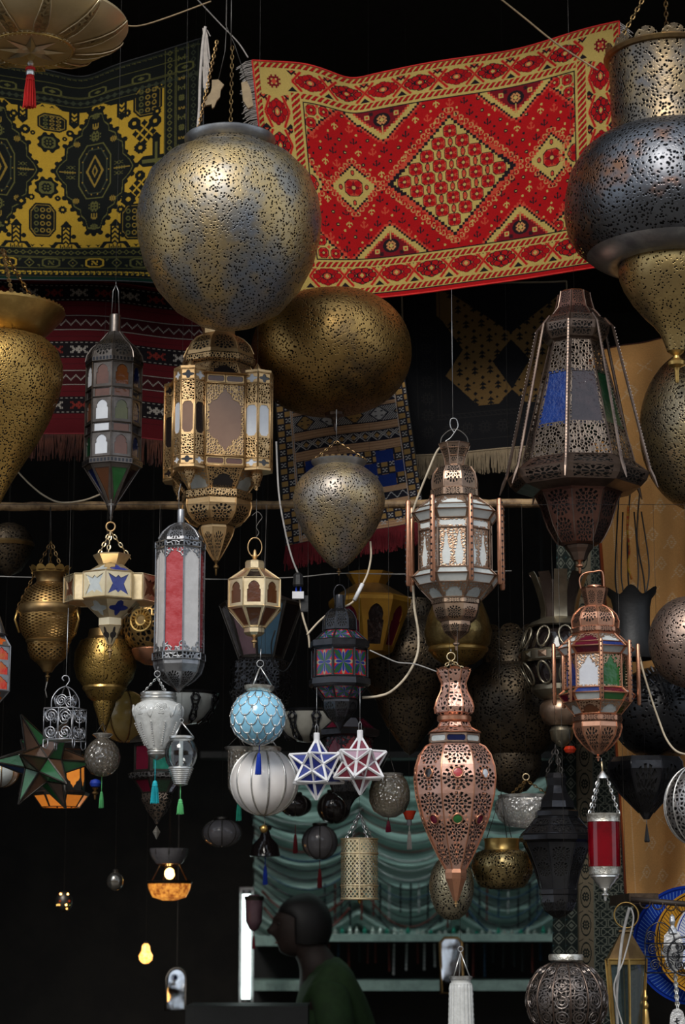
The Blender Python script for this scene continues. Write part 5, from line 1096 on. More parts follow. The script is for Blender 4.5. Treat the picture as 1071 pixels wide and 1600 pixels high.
# ---- stellated star lanterns
def star(x, Y, y, Rp, label, panes, barm, barr, rot, tiltq=None, cap=True, core=.585, name='star_lantern', bottom=None):
    t = T(name, label, 'lantern', x, Y, y-Rp, y+Rp); zc = t.z(y); k = Rp*t.k
    ico = [Vector((0, 0, 1))]+[Vector(pol(.8944, math.radians(rot+72*i), .4472)) for i in range(5)]+[Vector(pol(.8944, math.radians(rot+36+72*i), -.4472)) for i in range(5)]+[Vector((0, 0, -1))]
    if tiltq: ico = [tiltq @ v for v in ico]
    tri = []
    for a in range(12):
        for b in range(a+1, 12):
            for c in range(b+1, 12):
                if all((ico[i]-ico[j]).length < 1.1 for i, j in ((a, b), (b, c), (a, c))): tri.append((a, b, c))
    dod = [(ico[a]+ico[b]+ico[c]).normalized()*core for a, b, c in tri]; V, F = [], []; O = Vector((0, 0, zc)); seen = set(); me = {}
    for i in range(12):
        adj = [j for j, q in enumerate(tri) if i in q]
        for j in adj: tube_g([O+ico[i]*k, O+dod[j]*k], barr*t.k, 4, False, V, F)
        for a_ in range(5):
            for b_ in range(a_+1, 5):
                j, l = adj[a_], adj[b_]
                if (dod[j]-dod[l]).length > core*.75: continue
                if (j, l) not in seen: seen.add((j, l)); tube_g([O+dod[j]*k, O+dod[l]*k], barr*t.k, 4, False, V, F)
                mid = (dod[j]+dod[l])/2; tip = ico[i]; bx = (dod[l]-dod[j]); w_ = bx.length/2; bx = bx.normalized(); hy = tip-mid; h = hy.length; hy = hy.normalized(); nz = bx.cross(hy)
                if nz.dot(mid+tip) < 0: bx = -bx; nz = -nz
                pm = panes[(i+j) % len(panes)]
                if pm not in me: me[pm] = mesh('pane', [(-w_*k*.97, 0, 0), (w_*k*.97, 0, 0), (0, h*k*.97, 0)], [(0, 1, 2)])
                o = obj('pane', me[pm], pm, t.o); o.matrix_local = Matrix.Translation(O+mid*k)@Matrix((bx, hy, nz)).transposed().to_4x4()
    t.part('frame', (V, F), barm); 
    if cap: t.lathe('cap', barm, [(0, y-Rp-8), (4.4, y-Rp-8), (4.8, y-Rp-7), (4.8, y-Rp+9), (0, y-Rp+9)], 14); t.tube('wire_loop', 'wire', [(-2, y-Rp-5), (-2, y-Rp-18), (0, y-Rp-22), (2, y-Rp-18), (2, y-Rp-5)], .7, 5)
    top_wire(t, y-Rp-20 if cap else y-Rp, 0, 'wire', .45, to=1074 if cap else None); return t
M['palepane'] = pane('pale_plum_glass', (.40, .26, .32), .08, (.30, .16, .22))
star(495, -.14, 1201, 48, 'white-framed star lantern with cobalt blue glass', ['cobalt'], 'whitebar', 2.3, -14)
star(563, -.16, 1195, 46, 'white-framed star lantern with burgundy glass, beside the blue one', ['starred', 'starred', 'palepane', 'starred'], 'whitebar', 2.3, 24)
# ---- tall pink copper lantern
t = T('copper_lantern', 'tall pink copper teardrop lantern of fretwork set with round coloured gems', 'lantern', 711, -.12, 1030, 1418)
n, rot = 8, -18
t.lathe('crown', 'copf', [(28, 1048), (25, 1056), (20, 1068), (22, 1080), (30, 1096), (32.5, 1106), (31, 1114), (24, 1119)], n, rot, lobe=lambda f, a, r: (r, 0)); t.bars('crown_rib', 'copper', n, rot, [(28.4, 1048), (25.4, 1056), (20.4, 1068), (22.4, 1080), (30.4, 1096), (33, 1106), (31.4, 1114)], .9, False)
t.petals('crown_tooth', 'copper', 8, 26.5, 1048, 9, 4, .4, rot+22.5)
t.lathe('ring_band', 'copper', [(24, 1118), (27, 1120), (27, 1126), (24, 1129)], 32); t.lathe('shoulder', 'copf', [(23, 1128), (27, 1137), (43, 1146)], n, rot); t.bars('shoulder_rib', 'copper', n, rot, [(23.4, 1128), (27.4, 1137), (43.4, 1146)], 1)
t.sec(n, rot, (42, 1148), (42, 1162), 'dullcop', ['dblue', 'greywhite', 'smoke', 'greywhite'], 'hslot', 1.3, names=('band_panel', 'band_pane')); bp_ = [(40, 1163), (50, 1168), (59, 1180), (65, 1198), (67, 1216), (64, 1243), (55, 1278), (41, 1312), (27, 1340), (17, 1358)]
t.lathe('fretwork_body', 'copstar', bp_, n, rot); t.bars('body_rib', 'copper', n, rot, [(r+.5, y) for r, y in bp_], 1.2, False)
V, F = [], []
for k in range(n):
    a = math.radians(rot)+k*2*PI/n; a2 = a+2*PI/n; am = (a+a2)/2; c8 = math.cos(PI/n)
    for s_ in (-1, 1):
        for i in range(24):
            f = i/23; y = 1180+f*160; r = np.interp(y, [b for _, b in bp_], [q for q, _ in bp_]); u = s_*(.40-.36*abs(math.sin(PI*f*1.5))); p_ = Vector(pol(r*t.k, a, t.z(y))).lerp(Vector(pol(r*t.k, a2, t.z(y))), .5+u); d = 1.15*t.k; p_ += Vector(pol(.8*t.k, am, 0)); box_g(p_-Vector((d, d, d)), p_+Vector((d, d, d)), V, F)
t.part('studs', (V, F), 'copper')
gems = ['starred', 'smoke', 'dblue', 'sky', 'green', 'wine', 'dblue', 'smoke']; gems2 = ['green', 'wine', 'dblue', 'amber', 'wine', 'green', 'dblue', 'wine']; gems[0] = 'red'; gems2[0] = 'green'; gems[1] = 'sky'
for yy, gl in ((1211, gems), (1282, gems2)):
    r = np.interp(yy, [b for _, b in bp_], [q for q, _ in bp_])*math.cos(PI/n); sl = (np.interp(yy-6, [b for _, b in bp_], [q for q, _ in bp_])-np.interp(yy+6, [b for _, b in bp_], [q for q, _ in bp_]))/12
    ring_g = tube_g([(8*t.k*math.cos(q), 0, 8*t.k*math.sin(q)) for q in [2*PI*i/16 for i in range(16)]], 1.5*t.k, 5, True); rme = mesh('gem_setting', *ring_g, smooth=True); gm_ = {}
    for k in range(n):
        am = math.radians(rot)+(k+.5)*2*PI/n; o = obj('gem_setting', rme, 'copper', t.o); o.location = pol((r+.8)*t.k, am, t.z(yy)); o.rotation_euler = Matrix.Rotation(am, 3, 'Z').to_euler(); o.rotation_euler = (Matrix.Rotation(am, 3, 'Z')@Matrix.Rotation(-math.atan(-sl), 3, 'X')).to_euler()
        g = gl[k]
        if g not in gm_:
            v_, f_ = [(0, -2*t.k, 0)], []
            for i in range(16): v_.append((7.2*t.k*math.cos(2*PI*i/16), -.2*t.k, 7.2*t.k*math.sin(2*PI*i/16)))
            f_ = [(0, 1+i, 1+(i+1) % 16) for i in range(16)]; gm_[g] = mesh('gem', v_, f_, True)
        obj('gem', gm_[g], g, o)
t.lathe('drop', 'copper', [(17, 1358), (18, 1364), (17, 1373), (12, 1386), (7, 1400), (4, 1408)], n, rot); t.finial('gold', 1406, 1418, 3.6)
t.ring(1026, 6.4, 'palegold', 1.1, -4)
for a in (-60, 60, 180): V, F = [], []; chain_g(t.p(-4, 1032), pol(24*t.k, math.radians(a), t.z(1050)), 8*t.k, .9*t.k, V, F); t.part('chain', (V, F), 'palegold')
top_wire(t, 1020, -4, to=1014)
# ---- copper lantern with coloured glass
t = T('post_lantern', 'bright copper lantern with white, green and red glass and copper posts', 'lantern', 932, -.12, 890, 1188)
n, rot = 8, 7
t.tube('bail', 'copper', [(-21, 920), (-23, 905), (-16, 896), (0, 893), (13, 894), (15, 918)], 1.3, 6, sm=True); t.lathe('neck', 'copper', [(0, 914), (11, 915), (12, 917), (12, 924)], 24)
t.lathe('crown', 'copdome', [(22, 921), (19, 932), (15, 948)], n, rot); t.petals('crown_tooth', 'copper', 8, 19.5, 922, 8, 4, .5, rot+22.5); t.lathe('pierced_dome', 'copdome', [(15, 947), (24, 951), (33, 960), (37, 970), (36, 981)], n, rot); t.bars('dome_rib', 'copper', n, rot, [(15.5, 947), (24.5, 951), (33.5, 960), (37.5, 970), (36.5, 981)], 1, False)
t.lathe('dome_band', 'copdome', [(35, 980), (39, 983), (39, 989), (36, 992)], n, rot)
mixp = ['blue', 'dgreen', 'wine', 'greywhite', 'dblue', 'green', 'greywhite', 'wine']; mixq = ['greywhite', 'milk', 'wine', 'blue', 'greywhite', 'dblue', 'milk', 'wine']
t.sec(n, rot, (37, 993), (52, 1007), 'copfine', mixq, 'fan', 1.2, names=('roof_panel', 'roof_pane')); t.sec(n, rot, (52, 1007), (60, 1014), 'copper', mixp, 'wide', .8, names=('eave_panel', 'eave_pane')); t.sec(n, rot, (60, 1015), (50, 1025), 'copper', mixq, 'wide', .8, names=('eave_panel', 'eave_pane')); t.bars('eave_rib', 'copper', n, rot, [(37.5, 993), (52.5, 1007), (60.6, 1014.5), (50.5, 1025)], 1)
t.sec(n, rot, (49, 1026), (49, 1077), 'copfine', ['green', 'dgreen', 'wine', 'dblue', 'sky', 'wine', 'blue', 'sky'], 'ogee', 1.6); t.bars('frame', 'copper', n, rot, [(49.6, 1025.5), (49.6, 1077.5)], 1.2)
t.sec(n, rot, (50, 1078), (60, 1086), 'copper', mixp[::-1], 'wide', .8, names=('sill_panel', 'sill_pane')); t.sec(n, rot, (60, 1087), (52, 1098), 'copper', ['green', 'wine', 'greywhite', 'wine', 'green', 'wine', 'wine', 'greywhite'], 'wide', .8, names=('sill_panel', 'sill_pane')); t.sec(n, rot, (52, 1098), (36, 1117), 'copfine', ['greywhite', 'lime', 'wine', 'amber', 'greywhite', 'wine', 'greywhite', 'amber'], 'fan', 1.2, names=('lower_panel', 'lower_pane')); t.bars('sill_rib', 'copper', n, rot, [(50.6, 1078), (60.6, 1086.5), (52.6, 1098), (36.6, 1117)], 1)
t.posts('post', 'copper', n, rot, (66, 1006), (66, 1102), 3.2)
t.lathe('lower_band', 'copdome', [(35, 1117), (39, 1120), (39, 1127), (36, 1130)], n, rot); t.lathe('pierced_bowl', 'copdome', [(37, 1130), (38, 1137), (34, 1150), (24, 1163), (12, 1174), (6, 1179)], n, rot); t.bars('bowl_rib', 'copper', n, rot, [(37.5, 1130), (38.5, 1137), (34.5, 1150), (24.5, 1163), (12.5, 1174)], 1, False); t.finial('copper', 1178, 1190, 4); top_wire(t, 893, 0, 'dwire')
# ---- ruby candle pendant
t = T('candle_pendant', 'ruby glass cylinder pendant in a chased silver mount on silver chains', 'pendant', 944, -.16, 1190, 1409)
t.lathe('canopy', 'silver', [(0, 1204), (2, 1205), (4, 1208), (8, 1213), (9, 1216), (0, 1216)], 20); t.tube('stem', 'palegold', [(-1, 1190), (0, 1206)], 1.4, 8)
for a, q in ((-22, -8), (-17, 12), (24, 0)): V, F = [], []; chain_g(t.p(a*.3, 1216, q*.2), t.p(a, 1272, q), 7*t.k, .95*t.k, V, F); t.part('chain', (V, F), 'silver')
t.lathe('rim', 'silverf', [(25, 1271), (27, 1272), (26.5, 1274), (25.5, 1276), (25.5, 1282), (26, 1284)], 40); t.lathe('ruby_glass', 'redglass', [(25, 1283), (25.2, 1290), (25, 1354)], 44); t.lathe('lower_band', 'silverf', [(25, 1352), (24.5, 1354), (24, 1362), (24, 1366)], 40)
t.lathe('base_cone', 'silver', [(24, 1365), (22, 1368), (22.5, 1370), (18, 1374), (15, 1379), (10, 1384), (9, 1388), (6, 1390)], 32); t.finial('silver', 1388, 1409, 6); top_wire(t, 1192, -1, to=1184)
# ---- gilt lattice cylinder
t = T('lattice_lantern', 'gilt lattice cylinder lantern hanging before the green curtain', 'lantern', 562, -.02, 1270, 1412)
t.lathe('lattice_drum', 'lattice', [(29, 1311), (29.2, 1320), (29.2, 1396), (29, 1405)], 26, 0, False); t.bars('hoop', 'palegold', 40, 0, [(29.4, 1311), (29.5, 1334), (29.5, 1384), (29.4, 1405)], 1, True, 100); t.lathe('drum_floor', 'oldbrass', [(28.5, 1404), (0, 1405)], 32); t.lathe('knob', 'brass', [(2, 1404), (3, 1408), (1.5, 1411), (0, 1413)], 12); chains3(t, 1270, 1311, 24, 4, 30, 'wire', 6, .8); top_wire(t, 1271)
t.lathe('inner_bulb', 'greyglass', [(0, 1340), (9, 1345), (11, 1355), (8, 1370), (5, 1390)], 20)
# ---- brass egg, brass pot behind the copper teardrop
t = T('egg_lantern', 'pale brass egg lantern peppered with holes behind the copper teardrop tip', 'lantern', 706, .12, 1337, 1438)
t.lathe('pierced_body', 'paleperf', [(0, 1338), (12, 1339), (22, 1345), (31, 1360), (35, 1378), (35, 1392), (31, 1410), (24, 1426), (12, 1436), (0, 1438)], 48); top_wire(t, 1338)
t = T('pot_lantern', 'burnished brass pot lantern with a wide neck beside the copper teardrop', 'lantern', 785, .2, 1308, 1390)
t.lathe('neck', 'brass', [(27, 1310), (28, 1311), (27, 1316), (27, 1326), (30, 1330)], 44); t.lathe('pierced_body', 'pot', [(28, 1328), (38, 1331), (46, 1340), (49, 1353), (47, 1366), (40, 1379), (34, 1386), (20, 1389), (0, 1390)], 52); wires3(t, 1240, 1311, 24, 3, 40, 'dwire', .6); top_wire(t, 1240, 0, 'dwire')
# ---- black iron lantern on the right
t = T('iron_lantern', 'black iron lantern with wide roof and tapering body in front of the patterned strips', 'lantern', 871, .1, 1180, 1436)
n, rot = 8, -14
t.lathe('cap', 'black', [(14, 1208), (17, 1216), (15, 1228), (18, 1240), (27, 1252), (29, 1262), (26, 1266)], n, rot); t.lathe('upper_band', 'black', [(32, 1266), (35, 1268), (35, 1275), (33, 1278)], n, rot); t.lathe('pierced_roof', 'blackr', [(34, 1278), (44, 1290), (58, 1304)], n, rot); t.bars('roof_rib', 'black', n, rot, [(34.5, 1278), (44.5, 1290), (58.5, 1304)], 1)
t.lathe('eave', 'black', [(58, 1304), (61, 1306), (61, 1313), (54, 1317)], n, rot); M['black2'] = metal('black_iron_rosettes_tall', (.05, .05, .055), (.03, .03, .034), .22, 10, ('facet', 1, 1, .1, .75, 2.), metallic=.75)
t.lathe('pierced_body', 'black2', [(54, 1317), (46, 1335), (36, 1360), (28, 1389)], n, rot); t.bars('body_rib', 'black', n, rot, [(54.5, 1317), (46.5, 1335), (36.5, 1360), (28.5, 1389)], 1, False); t.lathe('lower_band', 'black', [(27, 1388), (31, 1390), (31, 1397), (28, 1400)], n, rot); t.lathe('pierced_bowl', 'blackr', [(29, 1399), (29, 1410), (23, 1423), (10, 1432), (0, 1436)], n, rot)
chains3(t, 1165, 1214, 16, 3, 40, 'dwire', 9, 1.1); top_wire(t, 1166, 0, 'dwire')
# ---- filigree globe bottom right
t = T('globe_lantern', 'ribbed bronze filigree globe with a beaded collar at the bottom right', 'lantern', 886, -.1, 1490, 1626)
t.lathe('collar', 'silverf', [(24, 1502), (27, 1500), (27.5, 1494), (26, 1491), (23, 1493)], 40); t.ell('filigree_body', 'filig', 63, 1500, 1626, 64, 26); t.meridians('rib', 'brown', 63.4, 1500, 1626, 14, 1.5, 6, .13, .97)
V, F = [], []; me = None
for k in range(14):
    for j in range(5):
        la = .80-.40*j; lo = 2*PI*(k+.5)/14+math.radians(6); c = Vector((0, 0, t.z(1563))); Rg = 63.6*t.k; nrm = Vector(pol(math.cos(la), lo, math.sin(la))); e1 = Vector((math.cos(lo), math.sin(lo), 0)); e2 = nrm.cross(e1)
        for r_ in (9.6*math.cos(la)+1, 5.*math.cos(la)+.5): tube_g([c+nrm*Rg+(e1*math.cos(q)+e2*math.sin(q))*r_*t.k for q in [2*PI*i/12 for i in range(12)]], .8*t.k, 4, True, V, F)
t.part('filigree_rings', (V, F), metal('bronze_filigree_rings', (.26, .22, .20), (.18, .15, .135), .36, 20)); top_wire(t, 1492, 0, 'dwire')
# ================================================================ SECOND ROW ON THE RIGHT
t = T('tulip_lamp', 'matt black tulip-shaped lamp hanging before the ochre cloth', 'lamp', 988, .2, 925, 1030)
M['matt'] = plain('matt_black_metal', (.010, .010, .011), .55); t.lathe('tulip', 'matt', [(40, 926), (33, 934), (29, 950), (28, 975), (30, 1000), (36, 1022), (34, 1030)], 48, lobe=lambda f, a, r: (r*(1+.12*max(0, 1-f*4)*math.cos(6*a)), .012*max(0, 1-f*4)*math.cos(6*a)))
for dx, dy in ((-12, 890), (10, 880), (24, 880)): t.tube('flex', 'bcable', [(dx*.3, 990), (dx, 925), (dx*1.2, dy), (dx*.8, 800)], 1.2, 5, sm=True)
t = T('globe_lantern', 'dusty copper globe lantern cut by the right edge beside the black tulip', 'lantern', 1077, -.02, 928, 1076)
t.ell('pierced_body', 'copball', 63, 932, 1075, 56, 24); top_wire(t, 932)
M['blkperf'] = metal('black_iron_perforated', (.022, .022, .024), (.014, .014, .016), .35, 9, ('perf', 80, .3), metallic=.5)
t = T('rosette_lamp', 'large black lamp with a fluted rosette under the copper globe', 'lamp', 1030, .3, 1040, 1190)
t.ell('pierced_body', 'blkperf', 76, 1042, 1188, 48, 22)
V, F = [], []
for r_ in (16, 30, 46):
    for i in range(int(r_*1.1)):
        a = 2*PI*i/int(r_*1.1); f = lambda rr: t.p(14+rr*math.cos(a), 1100+rr*math.sin(a), -math.sqrt(max(76**2-(14+rr*math.cos(a))**2-(rr*math.sin(a)+15)**2, 50))-1); tube_g([f(r_), f(r_+10)], 1.6*t.k, 4, False, V, F)
t.part('rosette', (V, F), 'black'); top_wire(t, 1042)
t = T('bowl_lantern', 'black faceted bowl lantern with a pointed tip and hanging black drop', 'lantern', 1010, .18, 1180, 1318)
n = 8; t.lathe('pierced_bowl', 'blackr', [(55, 1184), (61, 1192), (62, 1204), (56, 1220), (42, 1240), (26, 1256), (12, 1270), (5, 1280)], n, -20); t.bars('bowl_rib', 'black', n, -20, [(55.5, 1184), (61.5, 1192), (62.5, 1204), (56.5, 1220), (42.5, 1240), (26.5, 1256), (12.5, 1270)], 1, False); t.tube('drop_wire', 'wire', [(0, 1278), (0, 1290)], .7, 5); t.lathe('drop', 'matt', [(1, 1288), (5, 1314), (4, 1316), (0, 1316)], 6); t.lathe('lid', 'black', [(0, 1180), (55, 1184)], n, -20); top_wire(t, 1182, 0, 'dwire')
t = T('globe_lantern', 'silver filigree globe cut by the right edge above the plates', 'lantern', 1092, -.05, 1190, 1325)
t.ell('filigree_body', 'filigs', 53, 1195, 1323, 52, 24); t.meridians('rib', 'silver', 53.4, 1195, 1323, 14, 1.2, 6, .1, .95); top_wire(t, 1195)
# ---- openwork urn behind the copper lantern
t = T('openwork_urn', 'pewter and bronze openwork urn with a flared strap neck behind the copper post lantern', 'lantern', 876, .3, 890, 1165)
M['pew'] = metal('pewter_brass', (.34, .30, .22), (.22, .19, .14), .32, 8)
def strap(nm, prof, w0, m, n, rot):
    V, F = [], []
    for i, (r, y) in enumerate(prof):
        for d in (0, 1.5):
            for s_ in (-1, 1): V.append(pol((r-d)*t.k, s_*w0/2/max(r, 6), t.z(y)))
    for i in range(len(prof)-1): b = 4*i; F += [(b, b+4, b+5, b+1), (b+2, b+3, b+7, b+6), (b, b+2, b+6, b+4), (b+1, b+5, b+7, b+3)]
    me = mesh(nm, V, F, True, sharp=50)
    for k in range(n): o = obj(nm, me, m, t.o); o.rotation_euler = (0, 0, math.radians(rot)+2*PI*k/n)
strap('neck_strap', [(48, 896), (44, 902), (38, 918), (32, 938), (29, 955), (30, 968)], 21, 'pew', 5, 4); strap('neck_strap', [(46, 898), (42, 904), (36, 920), (30, 940), (27, 955), (28, 968)], 20, 'brown', 5, 40)
t.lathe('shoulder', 'pew', [(28, 966), (34, 969), (44, 973), (52, 980), (46, 982)], 48)
t.lathe('belt', 'pew', [(60, 1018), (63, 1021), (63, 1034), (60, 1037)], 56)
for (y0, y1, r0, r1) in ((984, 1016, 50, 62), (1039, 1072, 62, 46)):
    pts = []
    for i in range(14): q = 2*PI*i/14; f = .5-.5*math.cos(q); y = y0+(y1-y0)*f; r = r0+(r1-r0)*f+2; pts.append(pol(r*t.k, .20*math.sin(q)*(1.15-.5*f if y0 < 1000 else .7+.5*f), t.z(y)))
    me = mesh('openwork_petal', *tube_g(pts, 2.0*t.k, 5, True), smooth=True)
    for k in range(10): o = obj('openwork_petal', me, 'pew', t.o); o.rotation_euler = (0, 0, 2*PI*(k+.25)/10)
for k in range(14): c = pol(64*t.k, 2*PI*k/14, t.z(1027)); t.part('belt_boss', ([tuple(Vector(c)+Vector(pol(3*t.k*a, 2*PI*k/14, b*5*t.k))+Vector((math.cos(2*PI*k/14), math.sin(2*PI*k/14), 0))*e*7*t.k) for a, b, e in ((0, -1, -1), (0, -1, 1), (0, 1, 1), (0, 1, -1), (1, 0, 0))], [(0, 1, 4), (1, 2, 4), (2, 3, 4), (3, 0, 4)]), 'dullcop' if k % 2 else 'pew')
t.lathe('waist', 'pew', [(46, 1072), (46, 1080), (38, 1088), (26, 1094)], 44); t.lathe('lower_bulb', 'dullcop', [(24, 1092), (33, 1102), (34, 1114), (28, 1128), (18, 1134)], 40); t.lathe('tail', 'pew', [(14, 1132), (19, 1142), (16, 1156), (6, 1166), (0, 1168)], 28); t.lathe('inner_shade', 'smoke', [(26, 968), (44, 990), (54, 1020), (52, 1050), (40, 1078)], 32); top_wire(t, 900, 0, 'dwire')
t = T('bead', 'glossy orange bead hanging under the openwork urn', 'bead', 891, .05, 1163, 1179); t.lathe('bead_body', 'bead', [(0, 1165), (7, 1166), (10, 1171), (7, 1176), (0, 1178)], 20); t.tube('bead_cord', 'bcable', [(0, 1166), (0, 1140)], .8, 5)
# ================================================================ SECOND AND THIRD ROW, DEEPER IN THE SHOP
def simple(name, label, cat, x, Y, y0, y1, parts, hang=True, group=None):
    t = T(name, label, cat, x, Y, y0, y1, group)
    for (pn, m, pr, *k) in parts: t.lathe(pn, m, pr, **(k[0] if k else {}))
    if hang: top_wire(t, y0, 0, 'dwire', .5)
    return t
simple('vase_lantern', 'engraved dull-gold vase lantern behind the white glass lantern', 'lantern', 716, .42, 905, 1044, [('vase_body', metal('engraved_gold', (.36, .26, .10), (.22, .15, .06), .34, 30, dent=1.), [(26, 908), (30, 918), (38, 940), (48, 965), (53, 988), (50, 1006), (44, 1012)]), ('belt', 'brass', [(44, 1010), (47, 1013), (47, 1017), (44, 1020)]), ('foot', 'goldperf', [(44, 1019), (38, 1028), (26, 1036), (14, 1040), (10, 1046), (0, 1048)])])
# orange-brass eight-sided lantern
t = T('octagon_lantern', 'amber-brass octagonal lantern with arched windows behind the black painted lantern', 'lantern', 578, .55, 890, 1040); M['amberb'] = metal('amber_brass', (.52, .28, .04), (.40, .20, .03), .38, 10, metallic=.7)
t.lathe('neck', 'amberb', [(38, 896), (30, 908), (26, 914)], 8, -12); t.lathe('roof', 'oldbrass', [(26, 914), (60, 934)], 8, -12); t.lathe('eave', 'amberb', [(60, 934), (66, 938), (66, 944)], 8, -12); t.sec(8, -12, (66, 944), (36, 1020), 'amberb', ['smoke', 'wine'], 'arch', 2); t.lathe('floor_plate', 'amberb', [(36, 1020), (0, 1030)], 8, -12); top_wire(t, 896, 0, 'dwire')
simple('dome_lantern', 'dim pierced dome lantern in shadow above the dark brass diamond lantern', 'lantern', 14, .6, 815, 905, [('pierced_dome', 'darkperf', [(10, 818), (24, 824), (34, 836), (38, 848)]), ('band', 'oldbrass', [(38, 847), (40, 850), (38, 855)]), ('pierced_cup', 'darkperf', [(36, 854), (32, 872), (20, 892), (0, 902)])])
# big dark brown bodies in the middle distance
simple('urn_lantern', 'dark pierced brass urn in shadow behind the black painted lantern', 'lantern', 640, .75, 935, 1180, [('neck', 'darkperf', [(36, 938), (40, 950), (38, 968)]), ('pierced_body', 'darkperf', [(38, 966), (62, 985), (76, 1015), (78, 1045), (68, 1075), (52, 1095)]), ('cup', 'darkperf', [(52, 1094), (48, 1110), (36, 1135), (20, 1158), (8, 1175), (0, 1180)])])
simple('urn_lantern', 'big dark pierced urn with scalloped crown right of the copper teardrop', 'lantern', 800, .62, 985, 1240, [('crown', 'darkperf', [(48, 988), (45, 994), (44, 1030), (46, 1040)]), ('pierced_body', 'darkperf', [(46, 1038), (66, 1052), (78, 1080), (80, 1110), (72, 1145), (54, 1172), (44, 1180)]), ('cup', 'darkperf', [(44, 1178), (46, 1195), (40, 1215), (22, 1236), (0, 1242)])]).petals('scallop', 'darkperf', 9, 48, 989, 15, 9, .2)
# left group
t = T('pierced_lantern', 'dark brass lantern pierced with diamond holes and a petal crown at the left', 'lantern', 77, .3, 845, 1066)
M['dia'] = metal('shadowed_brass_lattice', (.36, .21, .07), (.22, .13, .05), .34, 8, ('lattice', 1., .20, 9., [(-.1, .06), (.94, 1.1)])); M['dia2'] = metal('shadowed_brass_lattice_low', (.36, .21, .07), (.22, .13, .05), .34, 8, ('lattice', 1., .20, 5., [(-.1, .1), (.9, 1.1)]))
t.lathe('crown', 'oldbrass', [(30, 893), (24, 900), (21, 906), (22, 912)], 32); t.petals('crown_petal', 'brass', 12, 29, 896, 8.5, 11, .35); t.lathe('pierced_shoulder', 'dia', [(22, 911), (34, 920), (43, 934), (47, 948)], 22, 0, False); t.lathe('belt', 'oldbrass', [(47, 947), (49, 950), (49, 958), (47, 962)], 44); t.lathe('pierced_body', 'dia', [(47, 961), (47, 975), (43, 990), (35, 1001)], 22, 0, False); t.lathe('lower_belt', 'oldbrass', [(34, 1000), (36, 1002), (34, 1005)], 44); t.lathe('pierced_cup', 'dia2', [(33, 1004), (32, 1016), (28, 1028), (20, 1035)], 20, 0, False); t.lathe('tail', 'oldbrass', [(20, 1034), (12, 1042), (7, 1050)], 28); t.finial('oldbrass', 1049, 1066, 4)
for a in (-82, 60, 180): V, F = [], []; chain_g(t.p(0, 846), pol(51*t.k, math.radians(a), t.z(955)), 8*t.k, .9*t.k, V, F); t.part('chain', (V, F), 'oldbrass'); o = t.part('side_handle', tube_g([pol(49*t.k, math.radians(a), t.z(955)), pol(53*t.k, math.radians(a), t.z(970)), pol(46*t.k, math.radians(a), t.z(990))], 2*t.k, 6), 'brass', smooth=True)
t.tube('hanging_wire', 'dwire', [(0, 846), (-2, 792)], .8, 5); t.tube('flex', 'pcable', [(0, 1064), (-3, 1078), (0, 1090)], .8, 5)
simple('urn_lantern', 'dark gold pierced urn lantern with a conical tail behind the cross lantern', 'lantern', 164, .45, 980, 1140, [('neck', 'oldbrass', [(26, 984), (28, 996), (40, 1003)]), ('pierced_body', 'goldperf', [(40, 1002), (48, 1020), (49, 1042), (44, 1060), (34, 1073)]), ('belt', 'brass', [(34, 1072), (35, 1076), (32, 1080)]), ('pierced_cup', 'goldperf', [(32, 1079), (26, 1090), (18, 1096)]), ('tail', 'goldperf', [(18, 1095), (17, 1102), (10, 1122), (4, 1140), (0, 1146)])])
t = simple('rosette_lantern', 'old brass round lantern with a slotted rosette behind the red and white lantern', 'lantern', 238, .4, 925, 1040, [('fretwork_body', 'oldfret', [(22, 936), (38, 946), (46, 964), (47, 985), (40, 1006), (32, 1014)]), ('collar', 'oldbrass', [(22, 937), (26, 930), (22, 926)]), ('bottom_cup', 'copper', [(30, 1012), (32, 1016), (26, 1030), (12, 1038), (0, 1040)])])
for k in range(5):
    a = math.radians(-22+72*k); V, F = [], []; c = Vector(pol(47*t.k, a, t.z(975))); nr = Vector(pol(1, a, 0)); e1 = Vector((math.cos(a), math.sin(a), 0)); e2 = Vector((0, 0, 1))
    for i in range(16): q = 2*PI*i/16; d = e1*math.cos(q)+e2*math.sin(q); tube_g([c+d*8*t.k+nr*t.k, c+d*16*t.k+nr*0], 1.7*t.k, 4, False, V, F)
    for r_ in (8, 17): tube_g([c+(e1*math.cos(q)+e2*math.sin(q))*r_*t.k+nr*(1.2 if r_ == 8 else 0)*t.k for q in [2*PI*i/20 for i in range(20)]], 1.6*t.k, 4, True, V, F)
    t.part('rosette', (V, F), 'brass')
    t.part('rosette_disc', ([tuple(c+nr*1.3*t.k)]+[tuple(c+nr*1.2*t.k+(e1*math.cos(q)+e2*math.sin(q))*8*t.k) for q in [2*PI*i/14 for i in range(14)]], [(0, 1+i, 1+(i+1) % 14) for i in range(14)]), 'oldbrass')
t = T('panel_lantern', 'grey lantern with glowing red and orange heart panes at the left edge', 'lantern', -14, .02, 955, 1102); n, rot = 6, 4
M['hotred'] = pane('bright_red_glass', (.62, .02, .015), .15, (.50, .12, .01), 30)
t.lathe('top_knob', 'grey', [(0, 950), (9, 955), (14, 968), (20, 985), (21, 990), (26, 992)], 16); t.sec(n, rot, (20, 992), (32, 1011), 'grey', ['hotred'], 'flower', 1, names=('roof_panel', 'roof_pane'))
for y0, y1 in ((1012, 1034), (1034, 1057), (1057, 1080)): t.sec(n, rot, (32, y0), (32, y1), 'grey', ['hotred'], 'ogee', 1.3)
